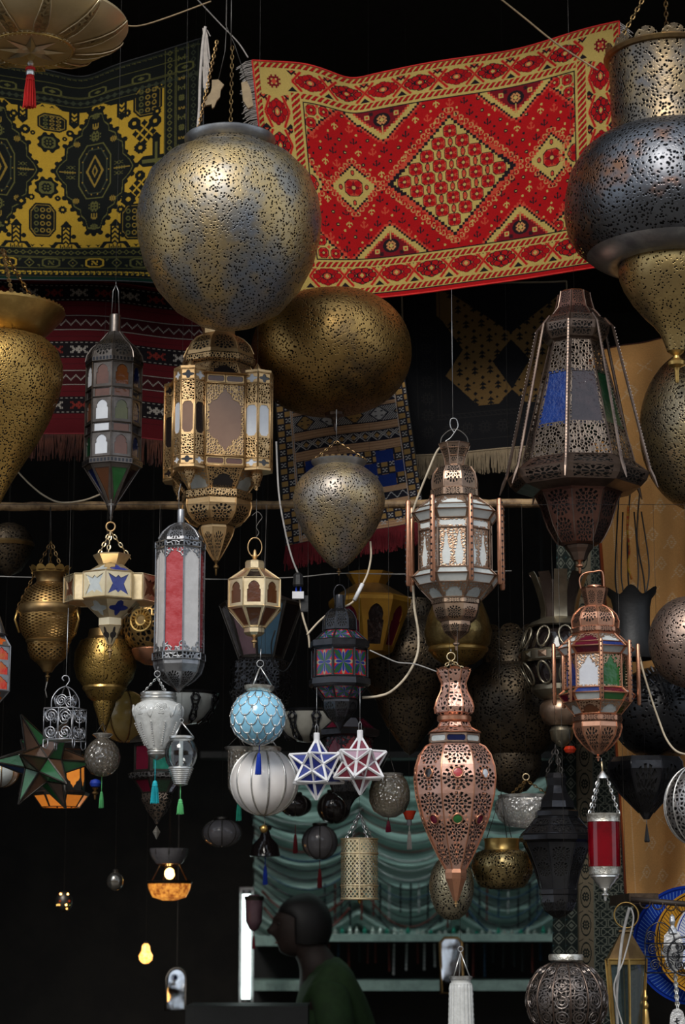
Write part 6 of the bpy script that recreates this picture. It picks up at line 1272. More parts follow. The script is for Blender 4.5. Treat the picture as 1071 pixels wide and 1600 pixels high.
t.sec(n, rot, (32, 1082), (10, 1104), 'grey', ['hotred'], 'flower', 1, names=('lower_panel', 'lower_pane')); t.bars('frame', 'grey', n, rot, [(20.5, 992), (32.6, 1011), (32.6, 1081), (10.6, 1104)], 1.2); t.lathe('tip', 'grey', [(10, 1104), (3, 1110), (0, 1118)], 12); top_wire(t, 952)
# wire cage
t = T('wire_cage', 'little square cage of scrolled grey wire on a hook', 'candle holder', 102, -.05, 1055, 1172)
M['cagew'] = metal('scrolled_wire', (.50, .50, .52), (.36, .36, .38), .35, 20); t.tube('hook', 'cagew', [(0, 1072), (5, 1064), (3, 1057), (-3, 1056), (-6, 1060), (-3, 1064)], 1, 6, sm=True)
for k in range(4):
    a = math.radians(20+90*k); rc = 35
    t.part('dome_wire', tube_g(smooth_pts([t.p(0, 1072), pol(12*t.k, a, t.z(1078)), pol(22*t.k, a, t.z(1092)), pol(23*t.k, a, t.z(1107))], 5), 1*t.k, 5), 'cagew', smooth=True)
    p0, p1 = Vector(pol(rc*t.k, a, 0)), Vector(pol(rc*t.k, a+PI/2, 0)); e = (p1-p0).normalized(); up = Vector((0, 0, 1)); V, F = [], []
    for y in (1108, 1157): tube_g([p0+up*t.z(y), p1+up*t.z(y)], 1*t.k, 5, False, V, F)
    for f in (0, .5, 1): q = p0.lerp(p1, f); tube_g([q+up*t.z(1108), q+up*t.z(1157)], .9*t.k, 5, False, V, F)
    tube_g([p0+up*t.z(1157), p0+up*t.z(1168), p0+e*5*t.k+up*t.z(1171), p0+e*8*t.k+up*t.z(1166), p0+e*8*t.k+up*t.z(1157)], 1*t.k, 5, False, V, F)
    t.part('side_frame', (V, F), 'cagew', smooth=True)
    for f, s_ in ((.25, 1), (.75, -1)):
        for y in (1120, 1145): c = p0.lerp(p1, f)+up*t.z(y); t.part('scroll', tube_g(spiral(c, e*s_, up*(1 if y < 1130 else -1), 11*t.k, 2.1), 1*t.k, 5), 'cagew', smooth=True)
    c = Vector(pol(15*t.k, a+PI/4, t.z(1096))); t.part('dome_scroll', tube_g(spiral(c, e, up, 10*t.k, 2.4), 1*t.k, 5), 'cagew', smooth=True)
t.lathe('candle_plate', 'cagew', [(30, 1155), (30, 1157), (0, 1157)], 4, 20); t.tube('hanging_wire', 'wire', [(0, 1058), (1, 950)], .7, 5); top_wire(t, 952, 1, 'wire', .5)
# dark star with coloured glass
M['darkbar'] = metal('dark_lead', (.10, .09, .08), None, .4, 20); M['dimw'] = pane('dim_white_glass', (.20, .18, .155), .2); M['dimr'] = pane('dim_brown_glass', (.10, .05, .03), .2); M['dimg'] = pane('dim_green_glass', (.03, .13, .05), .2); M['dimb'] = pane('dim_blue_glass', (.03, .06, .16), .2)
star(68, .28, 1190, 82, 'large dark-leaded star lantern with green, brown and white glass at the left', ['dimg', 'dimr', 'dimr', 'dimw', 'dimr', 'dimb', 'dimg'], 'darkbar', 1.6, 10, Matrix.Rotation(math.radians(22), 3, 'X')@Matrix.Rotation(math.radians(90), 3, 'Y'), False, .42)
# glass balls
t = T('globe_pendant', 'ribbed smoky clear glass ball pendant right of the dark star', 'pendant', 160, .25, 1142, 1215); t.lathe('glass_ball', 'ribglass', [(12, 1150), (9, 1154), (18, 1160), (26, 1172), (28, 1184), (25, 1198), (16, 1209), (5, 1213), (0, 1213)], 48, lobe=lambda f, a, r: (r*(1+.03*abs(math.cos(9*a))), 0)); t.lathe('rim', 'silver', [(14, 1146), (16, 1148), (10, 1153)], 28); t.meridians('rib', 'ribglass', 27, 1154, 1213, 16, .8); t.tassel('gthread', 0, 1213, 1238, 1262, 6, 'gthread'); wires3(t, 1130, 1147, 12, 3, 20, 'dwire', .5); top_wire(t, 1130, 0, 'dwire')
t = T('globe_pendant', 'honey-coloured ribbed glass globe behind the frosted rose vase', 'pendant', 196, .7, 1078, 1162); t.ell('glass_globe', 'yellowg', 42, 1080, 1160, 44, 20); t.meridians('rib', 'oldbrass', 42.4, 1080, 1160, 8, 1.2, 12); top_wire(t, 1080, 0, 'dwire')
t = T('globe_pendant', 'dim white ribbed globe at the left edge behind the dark star', 'pendant', 2, .7, 1185, 1232); t.ell('glass_globe', 'greywhite', 26, 1185, 1230, 40, 18); t.meridians('rib', 'oldbrass', 26.3, 1185, 1230, 8, 1); top_wire(t, 1185, 0, 'dwire')
t = T('bead_pendant', 'small blue bead pendant on a brass finial under the ribbed ball', 'pendant', 149, .6, 1208, 1250); t.lathe('bead', 'bthread', [(0, 1217), (7, 1219), (9, 1224), (7, 1229), (0, 1231)], 18); t.finial('oldbrass', 1230, 1250, 5); top_wire(t, 1210, 0, 'dwire')
# amber lit lantern behind the dark star
M['litamber'] = pane('lit_amber_glass', (.75, .25, .03), .3, (.55, .16, .02), 10, emit=.55); M['litwarm'] = emis('warm_bulb', (1, .55, .16), 9)
t = T('lit_lantern', 'lit amber glass lantern glowing behind the dark star', 'lantern', 96, .75, 1150, 1265); t.lathe('cap', 'darkbar', [(0, 1150), (20, 1160), (34, 1172)], 8, 10); t.sec(8, 10, (36, 1173), (38, 1236), 'darkbar', ['litamber'], 'cusp', 1.2); t.sec(8, 10, (44, 1243), (30, 1262), 'darkbar', ['litamber'], 'wide', 1, names=('lower_panel', 'lower_pane')); t.lathe('sill', 'darkbar', [(38, 1236), (46, 1239), (44, 1243)], 8, 10); top_wire(t, 1150, 0, 'dwire')
# dark pane lantern under the rose vase
t = T('pane_lantern', 'dark lantern with sea-green and red panes and a diamond drop', 'lantern', 246, .4, 1130, 1312); n, rot = 6, -18
t.lathe('roof', 'darkbar', [(0, 1136), (20, 1140), (44, 1158), (46, 1162)], n, rot); t.sec(n, rot, (38, 1163), (38, 1207), 'darkbar', ['teal', 'wine', 'smoke', 'teal', 'wine', 'wine'], 'rect', 1.4); t.lathe('band', 'greyf', [(42, 1208), (47, 1210), (45, 1216), (40, 1218)], n, rot); t.sec(n, rot, (40, 1218), (24, 1240), 'darkbar', ['dgreen', 'wine'], 'rect', 1.2, names=('lower_panel', 'lower_pane')); t.lathe('pierced_cup', 'brownf', [(24, 1238), (25, 1250), (16, 1268), (6, 1280), (2, 1288)], n, rot); t.lathe('diamond_drop', 'silverf', [(0, 1290), (6, 1300), (0, 1312)], 4); top_wire(t, 1138, 0, 'dwire')
# hanging lantern with long glass strips, upside-down cone
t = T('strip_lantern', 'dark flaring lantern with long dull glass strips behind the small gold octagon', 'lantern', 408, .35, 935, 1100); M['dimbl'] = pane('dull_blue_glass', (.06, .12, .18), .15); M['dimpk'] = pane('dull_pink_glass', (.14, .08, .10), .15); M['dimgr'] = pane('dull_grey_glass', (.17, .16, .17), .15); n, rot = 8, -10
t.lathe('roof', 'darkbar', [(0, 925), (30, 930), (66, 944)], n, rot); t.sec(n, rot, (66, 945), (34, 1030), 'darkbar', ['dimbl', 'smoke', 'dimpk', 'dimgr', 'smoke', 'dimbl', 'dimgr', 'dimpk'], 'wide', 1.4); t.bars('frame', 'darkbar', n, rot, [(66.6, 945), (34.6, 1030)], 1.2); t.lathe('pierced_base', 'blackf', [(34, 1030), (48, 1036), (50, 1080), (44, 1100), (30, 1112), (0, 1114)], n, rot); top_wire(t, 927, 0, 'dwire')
def scroll_bowl(x, Y, y0, label):
    t = T('bowl_lamp', label, 'lamp', x, Y, y0, y0+50); t.lathe('shade', M['greywhite'] if x < 400 else M['dimcream'], [(48, y0), (48, y0+8), (44, y0+24), (34, y0+38), (18, y0+46), (0, y0+49)], 44); t.lathe('rim', 'black', [(48, y0-2), (50, y0), (48, y0+3)], 44)
    for k in range(8):
        a = 2*PI*(k+.35)/8; V, F = [], []
        pr = [(49, y0+3), (49, y0+10), (45, y0+25), (35, y0+39), (19, y0+47)]
        for s_ in (-1, 1): tube_g([pol((r+.6)*t.k, a+s_*(.14 if i % 2 else .05), t.z(y)) for i, (r, y) in enumerate(pr)], 1.9*t.k, 5, False, V, F)
        for i in range(3): c = pr[i+1]; tube_g([pol((c[0]+.7)*t.k, a+.1*math.cos(q), t.z(c[1]+5*math.sin(q))) for q in [2*PI*j/10 for j in range(10)]], 1.5*t.k, 4, True, V, F)
        t.part('scroll_strap', (V, F), 'black', smooth=True)
    top_wire(t, y0-2, 0, 'dwire'); return t
M['dimcream'] = pane('cream_alabaster_glass', (.42, .40, .34), .3)
scroll_bowl(481, .4, 1112, 'cream half-bowl lamp strapped with black scrolls behind the star lanterns'); scroll_bowl(292, .55, 1084, 'pale half-bowl lamp with black scrolls behind the red and white lantern tip')
# red and black lantern behind the stars
t = T('pane_lantern', 'black and dark red lantern hidden behind the star lanterns', 'lantern', 545, .22, 1120, 1258); n, rot = 8, -14
t.sec(n, rot, (24, 1122), (45, 1140), 'black', ['dimgr', 'wine'], 'wide', 1.2, names=('roof_panel', 'roof_pane')); t.lathe('eave', 'black', [(45, 1140), (50, 1142), (49, 1150), (44, 1153)], n, rot); t.sec(n, rot, (40, 1153), (40, 1192), 'blackf', ['red', 'wine', 'dimgr', 'wine'], 'ogee', 1.4); t.lathe('pierced_band', 'blackf', [(42, 1193), (40, 1206), (30, 1214)], n, rot); t.lathe('pierced_bowl', 'blackr', [(30, 1212), (32, 1222), (26, 1238), (10, 1250), (3, 1262), (0, 1266)], n, rot); top_wire(t, 1122, 0, 'dwire')
# glass globe, orange lamp, glass bowl
t = T('globe_pendant', 'brown cut-glass globe pendant left of the copper teardrop', 'pendant', 609, .3, 1208, 1280); t.lathe('glass_globe', 'cutglass', [(20, 1210), (27, 1220), (32, 1236), (31, 1252), (24, 1268), (10, 1277), (0, 1278)], 48, lobe=lambda f, a, r: (r*(1+.035*math.cos(16*a)*math.sin(f*30)), 0)); t.lathe('rim', 'silver', [(18, 1208), (22, 1209), (20, 1213)], 36); t.tassel('wine', -2, 1278, 1284, 1300, 7, 'wine'); wires3(t, 1178, 1209, 17, 3, 30, 'dwire', .6); top_wire(t, 1178, 0, 'dwire')
t = T('hanging_cup', 'small orange glass cup with a pale tassel before the green curtain', 'pendant', 640, .5, 1262, 1328); t.lathe('cup', M['bead'], [(11, 1267), (10, 1270), (6, 1280), (4, 1281)], 20); t.lathe('socket', 'steeln', [(4, 1280), (4, 1290), (0, 1290)], 14); t.tassel('wthread', 0, 1290, 1300, 1327, 6, 'wthread'); top_wire(t, 1267, 0, 'dwire')
t = T('glass_bowl', 'pressed grey glass bowl lamp on three chains left of the black iron lantern', 'lamp', 823, .32, 1210, 1296); t.lathe('bowl', 'greyglass', [(42, 1246), (48, 1254), (49, 1266), (44, 1280), (30, 1291), (0, 1295)], 52, lobe=lambda f, a, r: (r*(1+.02*math.cos(24*a)*math.sin(f*26)), 0)); t.lathe('rim', 'silver', [(42, 1242), (45, 1243), (44, 1247)], 44); t.ring(1214, 5, 'palegold', 1); chains3(t, 1219, 1244, 38, 3, 80, 'oldbrass', 6, .8); top_wire(t, 1210, 0, 'dwire')
# dim globes hanging deep in the shop
for (x, y, r, Y, lab, m_, tas) in ((500, 1316, 27, 1.3, 'dark grey glass globe with a long plum tassel in the middle of the shop', 'dimgr', 'crimson'), (462, 1265, 24, 1.2, 'dark glass globe behind the white ribbed globe', 'smoke', 'crimson'), (522, 1262, 25, 1.4, 'dark glass globe behind the star lantern points', 'smoke', None), (347, 1310, 30, 1.1, 'dim grey ribbed glass globe left of the white ribbed globe', 'dimgr', None), (415, 1316, 22, 1.15, 'dark bell lamp below the white globe bead', 'smoke', 'bthread')):
    t = T('globe_pendant', lab, 'pendant', x, Y, y-r-4, y+r); ry = r*(.72 if x in (462, 347) else 1); t.ell('glass_globe', m_, r, y-r, y-r+2*ry, 36, 16) if x != 415 else t.lathe('glass_bell', m_, [(5, y-r), (9, y-8), (20, y+4), (24, y+r), (22, y+r)], 30); t.lathe('collar', 'darkbar', [(r*.4, y-r-3), (r*.45, y-r), (r*.35, y-r+3)], 24); (t.meridians('rib', 'darkbar', r+.3, y-r, y-r+2*ry, 8, .8) if x != 415 else None)
    if tas: t.tassel(tas, 0, y+r, y+r+16, y+r+44, 6, tas)
    top_wire(t, y-r-3, 0, 'dwire')
t = T('hurricane_pendant', 'clear glass cylinder pendant with mint tassel behind the white globe', 'pendant', 372, .25, 1165, 1245); t.lathe('glass_tube', 'ribglass', [(20, 1170), (16, 1176), (16, 1230), (12, 1240), (0, 1242)], 32); t.lathe('rim', 'silver', [(20, 1167), (22, 1168), (19, 1172)], 32); t.tassel('teal', 2, 1240, 1250, 1282, 7, 'teal'); wires3(t, 1150, 1168, 18, 3, 40, 'dwire', .5); top_wire(t, 1150, 0, 'dwire')
t = T('shade_lamp', 'pinkish glass shade lamp hanging beside the fluorescent tube', 'lamp', 397, 2.0, 1395, 1462); t.lathe('shade', 'dimpk', [(8, 1398), (14, 1404), (13, 1440), (7, 1452), (0, 1456)], 28); t.lathe('rim', 'darkbar', [(14, 1400), (16, 1402), (14, 1407)], 28); t.tassel('crimson', 0, 1456, 1462, 1482, 4, 'crimson'); top_wire(t, 1398, 0, 'dwire')
# lit lamps in the dark at the lower left
t = T('crackle_lamp', 'lit amber crackle-glass half-bowl lamp in the dark lower left', 'lamp', 265, 1.6, 1352, 1408); M['crackle'] = pane('lit_crackle_glass', (.80, .32, .05), .3, (.25, .06, .01), 60, emit=.9); t.lathe('bowl', 'crackle', [(34, 1380), (32, 1390), (26, 1402), (10, 1407), (0, 1407)], 40); t.lathe('rim', 'darkbar', [(34, 1376), (36, 1378), (34, 1381)], 40); t.ell('bulb', 'litwarm', 8, 1356, 1374, 18, 10); wires3(t, 1320, 1378, 30, 4, 20, 'darkbar', 1); top_wire(t, 1320, 0, 'dwire')
t = T('shade_lamp', 'dim grey tulip shade above the lit amber crackle bowl', 'lamp', 264, 1.5, 1322, 1352); t.lathe('shade', 'dimgr', [(30, 1326), (28, 1338), (20, 1350), (0, 1353)], 32); t.meridians('rib', 'darkbar', 29, 1300, 1354, 8, 1, 0, .5, .95); top_wire(t, 1326, 0, 'dwire')
t = T('crackle_lamp', 'small lit pear-shaped crackle lamp low in the dark', 'lamp', 228, 1.8, 1470, 1506); M['crackle2'] = pane('lit_pear_glass', (1, .55, .16), .3, (.7, .28, .05), 80, emit=2.6); t.lathe('pear', 'crackle2', [(3, 1474), (6, 1478), (7, 1486), (11, 1493), (10, 1500), (5, 1505), (0, 1506)], 24); t.lathe('cap', 'darkbar', [(0, 1470), (4, 1471), (3, 1475)], 14); top_wire(t, 1471, 0, 'dwire')
t = T('jewel_lamp', 'tiny dark lamp with lit coloured jewels in the left shadows', 'lamp', 100, 1.8, 1388, 1428); t.ell('body', 'darkbar', 13, 1392, 1426, 20, 10); rr = random.Random(4)
for i in range(14): a, y = rr.uniform(-1.1, 1.1), rr.choice([1397, 1408, 1414, 1420]); c = Vector(pol(13.2*t.k*math.sqrt(max(.1, 1-((y-1409)/17)**2)), a, t.z(y))); d = Vector((1.2*t.k,)*3); t.part('jewel', box_g(c-d, c+d), ['litwarm', 'crackle2', 'hotred', 'green'][i % 4])
top_wire(t, 1392, 0, 'dwire')
t = T('mirror_ball', 'dim mercury-glass ball in the left shadows', 'ornament', 180, 1.3, 1358, 1394); M['merc'] = metal('mercury_glass', (.5, .47, .42), None, .15, 8); t.ell('ball', 'merc', 13, 1362, 1392, 28, 14); t.lathe('cap', 'darkbar', [(0, 1358), (4, 1359), (4, 1363)], 14); top_wire(t, 1358, 0, 'dwire')
# ================================================================ THE BACK OF THE SHOP
YB = 3.6
M['curt'] = plain('sea_green_satin', (.36, .47, .44), .4, (.29, .40, .37), 6)
P0, P1 = at(398, 1215, YB), at(900, 1470, YB); NX, NZ = 130, 90; V = []
def swag(x, z):
    d = 1e9
    for c in (at(480, 1300, YB).x, at(640, 1300, YB).x, at(790, 1300, YB).x):
        if abs(x-c) < abs(d): d = x-c
    s_ = z-1.1*d*d*1.6; return YB+.06*math.sin(s_*62)+.03*math.sin(s_*131+1)
for j in range(NZ+1):
    for i in range(NX+1): x, z = P0.x+(P1.x-P0.x)*i/NX, P0.z+(P1.z-P0.z)*j/NZ; V.append((x, swag(x, z), z))
F = [(j*(NX+1)+i, (j+1)*(NX+1)+i, (j+1)*(NX+1)+i+1, j*(NX+1)+i+1) for j in range(NZ) for i in range(NX)]
tag(obj('swagged_curtain', mesh('swagged_curtain', V, F, True), 'curt'), 'sea-green satin curtain hung in swags at the back of the shop', 'curtain')
rr = random.Random(11); strand = [plain('dark_beads', (.012, .016, .018), .4), plain('blue_beads', (.01, .04, .08), .4), plain('red_beads', (.10, .015, .01), .4), plain('silver_beads', (.35, .36, .36), .3)]
for cx, w_ in ((480, 88), (640, 78), (790, 80)):
    for i in range(13):
        y0 = 1262+i*13; ww = w_*(1-.02*i); P = [at(cx+ww*s_, y0+(1-s_*s_)*(26+i*1.6), YB-.14+rr.uniform(-.02, .02)) for s_ in [q/8-1 for q in range(17)]]
        g = tube_g(smooth_pts(P, 3), rr.choice([.003, .004, .006]), 5); tag(obj('necklace', mesh('necklace', *g, smooth=True), strand[rr.choice([0, 0, 1, 2, 3])]), 'bead necklace looped in front of the sea-green curtain', 'necklace', 'necklaces looped on the curtain')
M['shelf'] = plain('green_white_shelf', (.30, .42, .38), .5); M['case'] = plain('dark_case', (.005, .006, .006), .6)
def bx(name, label, cat, p0, p1, Y0, Y1, m, group=None):
    a, b = at(p0[0], p0[1], Y0), at(p1[0], p1[1], Y0); return tag(obj(name, mesh(name, *box_g((a.x, Y0, b.z), (b.x, Y1, a.z))), m), label, cat, group)
bx('display_shelf', 'long pale shelf edge below the swagged curtain', 'shelf', (488, 1459), (900, 1471), 3.25, 3.75, 'shelf'); bx('display_shelf', 'short pale shelf beside the fluorescent tube', 'shelf', (392, 1462), (462, 1478), 3.3, 3.75, 'shelf'); bx('display_shelf', 'lower pale shelf edge beside the man', 'shelf', (390, 1532), (900, 1548), 3.25, 3.75, 'shelf')
bx('case_back', 'dark back of the display case', 'panel', (380, 1472), (900, 1720), 3.78, 3.86, 'case')
for i in range(34):                                  # silver trinkets along the shelf
    x = 500+i*11.6+rr.uniform(-2, 2); h = rr.uniform(5, 13); t = T('trinket', 'small silver trinket standing on the long pale shelf', 'trinket', x, 3.35, 1459-h, 1459.5, 'trinkets on the long shelf'); t.lathe('trinket_body', 'silver' if i % 3 else 'teal', [(0, 1459-h), (2, 1459-h*.9), (1.4, 1459-h*.7), (4, 1459-h*.4), (3, 1459-h*.1), (4.4, 1459), (0, 1459.4)], 10)
for i in range(52):                                  # strings of beads hanging in front of the case
    x = 498+i*7.6+rr.uniform(-4, 4); P = [at(x, 1380 if i % 2 else 1474, 3.5 if i % 2 else 3.4), at(x+rr.uniform(-1, 1), 1452-rr.uniform(0, 26) if i % 2 else 1528-rr.uniform(0, 30), 3.5 if i % 2 else 3.4)]
    g = tube_g([P[0].lerp(P[1], q/14) for q in range(15)], [.0035+.0025*(q % 2) for q in range(15)], 5)
    tag(obj('bead_string', mesh('bead_string', *g), strand[rr.choice([0, 0, 1, 2, 2, 3])]), 'straight string of beads hanging in the display case', 'beads', 'bead strings in the display case')
# fluorescent tube
t = T('fluorescent_lamp', 'upright white fluorescent tube glowing left of the man', 'lamp', 385, 2.9, 1388, 1566); t.lathe('tube', emis('fluorescent', (.82, 1, .96), 4.5), [(6, 1396), (6.5, 1398), (6.5, 1560), (6, 1562)], 16); t.lathe('end_cap', 'steeln', [(0, 1390), (7, 1391), (7, 1397), (5, 1398)], 16); t.lathe('end_cap', 'steeln', [(5, 1560), (7, 1561), (7, 1566), (0, 1567)], 16); q = at(385, 1480, 2.95); t.part('back_plate', box_g((-.03, .025, t.z(1568)), (.03, .05, t.z(1386))), 'steeln')
bpy_l = bpy.data.lights.new('case_lamp', 'AREA'); bpy_l.energy = 2.8; bpy_l.color = (.72, 1, .93); bpy_l.shape = 'RECTANGLE'; bpy_l.size = 1.5; bpy_l.size_y = .08
lo = bpy.data.objects.new('case_lamp', bpy_l); COL.objects.link(lo); q = at(630, 1190, 3.0); lo.location = q; lo.rotation_euler = (math.radians(28), 0, 0)
t = T('lamp_housing', 'long lamp housing above the curtain, hidden behind the lanterns', 'lamp', 630, 3.0, 1176, 1187); t.part('housing', box_g((-.85, -.06, t.z(1186)), (.85, .06, t.z(1176))), 'case')
for dx in (-.6, .6): t.part('drop_rod', tube_g([(dx, 0, t.z(1177)), (dx, 0, CEIL-t.base.z)], .006, 6), 'case')
# counter, mirrors
bx('shop_counter', 'dark shop counter in front of the man', 'counter', (290, 1572), (480, 1990), 1.65, 2.05, 'case')
def mirror(x, Y, y0, y1, hw, label, frame_m, glass_m, arch=True, tilt=-11):
    t = T('framed_mirror', label, 'mirror', x, Y, y0, y1); pts = [(-hw, y1), (hw, y1)]+([(hw*math.cos(q), y0+hw*1.1-hw*1.1*math.sin(q)) for q in [PI*i/10 for i in range(11)]] if arch else [(hw, y0+8), (hw*.6, y0), (-hw*.6, y0), (-hw, y0+8)])
    rm = Matrix.Rotation(math.radians(tilt), 3, 'X'); P = [rm@t.p(a, b) for a, b in pts]; t.part('mirror_glass', ([tuple(p) for p in P], [tuple(range(len(P)))]), glass_m); t.part('mirror_back', ([tuple(p+Vector((0, .02, 0))) for p in P], [tuple(reversed(range(len(P))))]), 'case')
    t.part('mirror_frame', tube_g([p+Vector((0, .004, 0)) for p in P], 3.2*t.k, 6, True), frame_m, smooth=True); t.part('hanging_wire', tube_g([rm@Vector((0, .01, t.z(y0))), (0, 0, CEIL-t.base.z)], .001, 5), 'dwire'); return t
M['mirr'] = metal('silvered_mirror', (.9, .92, .95), None, .03, 2, metallic=1., dent=0)
a = mirror(275, 2.2, 1512, 1578, 15, 'small arched mirror shining bright in the dark lower left', 'darkbar', 'mirr'); a = mirror(707, 2.4, 1462, 1552, 17, 'brown-framed mirror reflecting blue behind the tall glass lamp', 'oldbrass', 'mirr', False, -17)
# ================================================================ THE MAN
YM = 2.55; km = mpp(470, 1450, YM)
def skinned(name, pts, edges, m, parent, sub=2):
    bm = bmesh.new(); L = bm.verts.layers.skin.verify(); vs_ = [bm.verts.new(p[:3]) for p in pts]
    for v_, p in zip(vs_, pts): v_[L].radius = p[3] if isinstance(p[3], tuple) else (p[3], p[3])
    vs_[0][L].use_root = True
    for a, b in edges: bm.edges.new((vs_[a], vs_[b]))
    me = bpy.data.meshes.new(name); bm.to_mesh(me); bm.free(); o = obj(name, me, m, parent); o.modifiers.new('skin', 'SKIN').use_smooth_shade = True; s_ = o.modifiers.new('sub', 'SUBSURF'); s_.levels = s_.render_levels = sub; return o
hd = at(462, 1456, YM); man = bpy.data.objects.new('person', None); COL.objects.link(man); man.location = (hd.x+.22, YM, 0); tag(man, 'dark-haired man in a green shirt leaning forward in profile behind the counter', 'person')
hz, hx = hd.z, -.22
# lean: pelvis below, chest forward to the left, head forward and bowed
J = [(.0, 0, .93, (.13, .16)), (-.03, 0, 1.10, (.12, .15)), (-.07, 0, hz-.40, (.13, .17)), (-.09, 0, hz-.19, (.12, .18)), (-.135, 0, hz-.11, .075), (-.165, 0, hz-.07, .064), (-.19, 0, hz-.02, .085), (-.21, 0, hz+.055, .088),
     (-.09, -.17, hz-.24, .062), (-.06, -.24, hz-.42, .05), (-.06, -.25, hz-.62, .042), (-.28, -.20, hz-.68, .034), (-.34, -.18, hz-.69, .03),
     (-.09, .17, hz-.24, .062), (-.06, .24, hz-.42, .05), (-.06, .25, hz-.62, .042), (-.28, .20, hz-.68, .034), (-.34, .18, hz-.69, .03),
     (.05, -.10, .86, .095), (.03, -.10, .48, .062), (.06, -.10, .10, .042), (-.08, -.10, .045, .038), (.05, .10, .86, .095), (.03, .10, .48, .062), (.06, .10, .10, .042), (-.08, .10, .045, .038)]
E = [(0, 1), (1, 2), (2, 3), (3, 4), (4, 5), (5, 6), (6, 7), (3, 8), (8, 9), (9, 10), (10, 11), (11, 12), (3, 13), (13, 14), (14, 15), (15, 16), (16, 17), (0, 18), (18, 19), (19, 20), (20, 21), (0, 22), (22, 23), (23, 24), (24, 25)]
for s_, w_ in ((-1, 12), (1, 17)):                   # fingers and thumb
    for f in range(4): b = len(J); y = J[w_][1]+(f-1.5)*.019; J += [(-.37, y, hz-.695, .010), (-.405-.006*(f in (1, 2)), y, hz-.71, .0085), (-.425-.006*(f in (1, 2)), y, hz-.73, .007)]; E += [(w_, b), (b, b+1), (b+1, b+2)]
    b = len(J); J += [(-.34, J[w_][1]-s_*.04, hz-.70, .011), (-.375, J[w_][1]-s_*.05, hz-.715, .009)]; E += [(w_, b), (b, b+1)]
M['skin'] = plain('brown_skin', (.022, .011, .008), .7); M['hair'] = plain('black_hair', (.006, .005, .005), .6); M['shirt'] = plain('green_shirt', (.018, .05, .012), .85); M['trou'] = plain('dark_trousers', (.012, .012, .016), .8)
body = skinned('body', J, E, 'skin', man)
V, F = [], []; c = Vector((-.20, 0, hz+.02))         # face: nose, brow, jaw, ear as one head shell
g = lathe_g([(.088*abs(math.sin(PI*i/28))**.8, .118*math.cos(PI*i/28)) for i in range(29)], 48); hv = []
ga = lambda v, m_, s_: math.exp(-((v-m_)/s_)**2)
for (x, y, z) in g[0]:
    x *= 1.14
    if x < 0:
        x -= .034*ga(y, 0, .014)*ga(z, -.018, .020)+.010*ga(y, 0, .012)*ga(z, .010, .022)+.010*ga(z, .034, .014)*ga(y, 0, .06)+.008*ga(y, 0, .022)*ga(z, -.060, .010)+.016*ga(z, -.098, .022)*ga(y, 0, .04)
        x += .010*ga(z, .012, .012)*(ga(y, .032, .014)+ga(y, -.032, .014))
    hv.append((x+c.x, y*.86, z+c.z))
o = obj('head', mesh('head', hv, g[1], True), 'skin', man); o.rotation_euler = (0, 0, 0)
for s_ in (-1, 1): obj('ear', mesh('ear', *tube_g([c+Vector((.012*math.cos(q)+.01, s_*.078, .026*math.sin(q)-.005)) for q in [2*PI*i/10 for i in range(10)]], .007, 5, True), smooth=True), 'skin', o); obj('eye', mesh('eye', *lathe_g([(.009*math.sin(PI*i/6), .009*math.cos(PI*i/6)) for i in range(7)], 10)[:2], True), 'hair', o).location = c+Vector((-.082, s_*.03, .012))
obj('mouth', mesh('mouth', *tube_g([c+Vector((-.098+abs(y)*.3, y, -.062)) for y in (-.022, -.01, 0, .01, .022)], .004, 5)), plain('lips', (.10, .04, .03)), o)
g = lathe_g([(.100*math.sin(PI*i/16), .125*math.cos(PI*i/16)) for i in range(9)]+[(.098, -.035), (.085, -.075)], 26); hv = []
for (x, y, z) in g[0]:
    k = 0
    if x < -.02 and z < .045: x = -.02-(abs(x)-.02)*.25; 
    hv.append((x*1.15+c.x+.012, y*.94, max(z, -.085)*.98+c.z+.008+.004*math.sin(40*x+31*y)))
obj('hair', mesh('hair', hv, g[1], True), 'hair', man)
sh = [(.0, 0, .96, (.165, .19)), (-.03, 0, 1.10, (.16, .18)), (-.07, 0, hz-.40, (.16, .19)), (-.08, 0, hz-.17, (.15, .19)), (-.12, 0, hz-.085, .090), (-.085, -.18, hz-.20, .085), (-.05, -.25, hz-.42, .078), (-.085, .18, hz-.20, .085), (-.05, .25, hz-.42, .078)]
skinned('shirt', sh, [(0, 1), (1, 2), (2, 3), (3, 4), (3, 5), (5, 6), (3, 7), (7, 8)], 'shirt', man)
skinned('trousers', [(.0, 0, .96, (.155, .17)), (.05, -.10, .84, .11), (.03, -.10, .48, .082), (.055, -.10, .14, .07), (.05, .10, .84, .11), (.03, .10, .48, .082), (.055, .10, .14, .07)], [(0, 1), (1, 2), (2, 3), (0, 4), (4, 5), (5, 6)], 'trou', man)
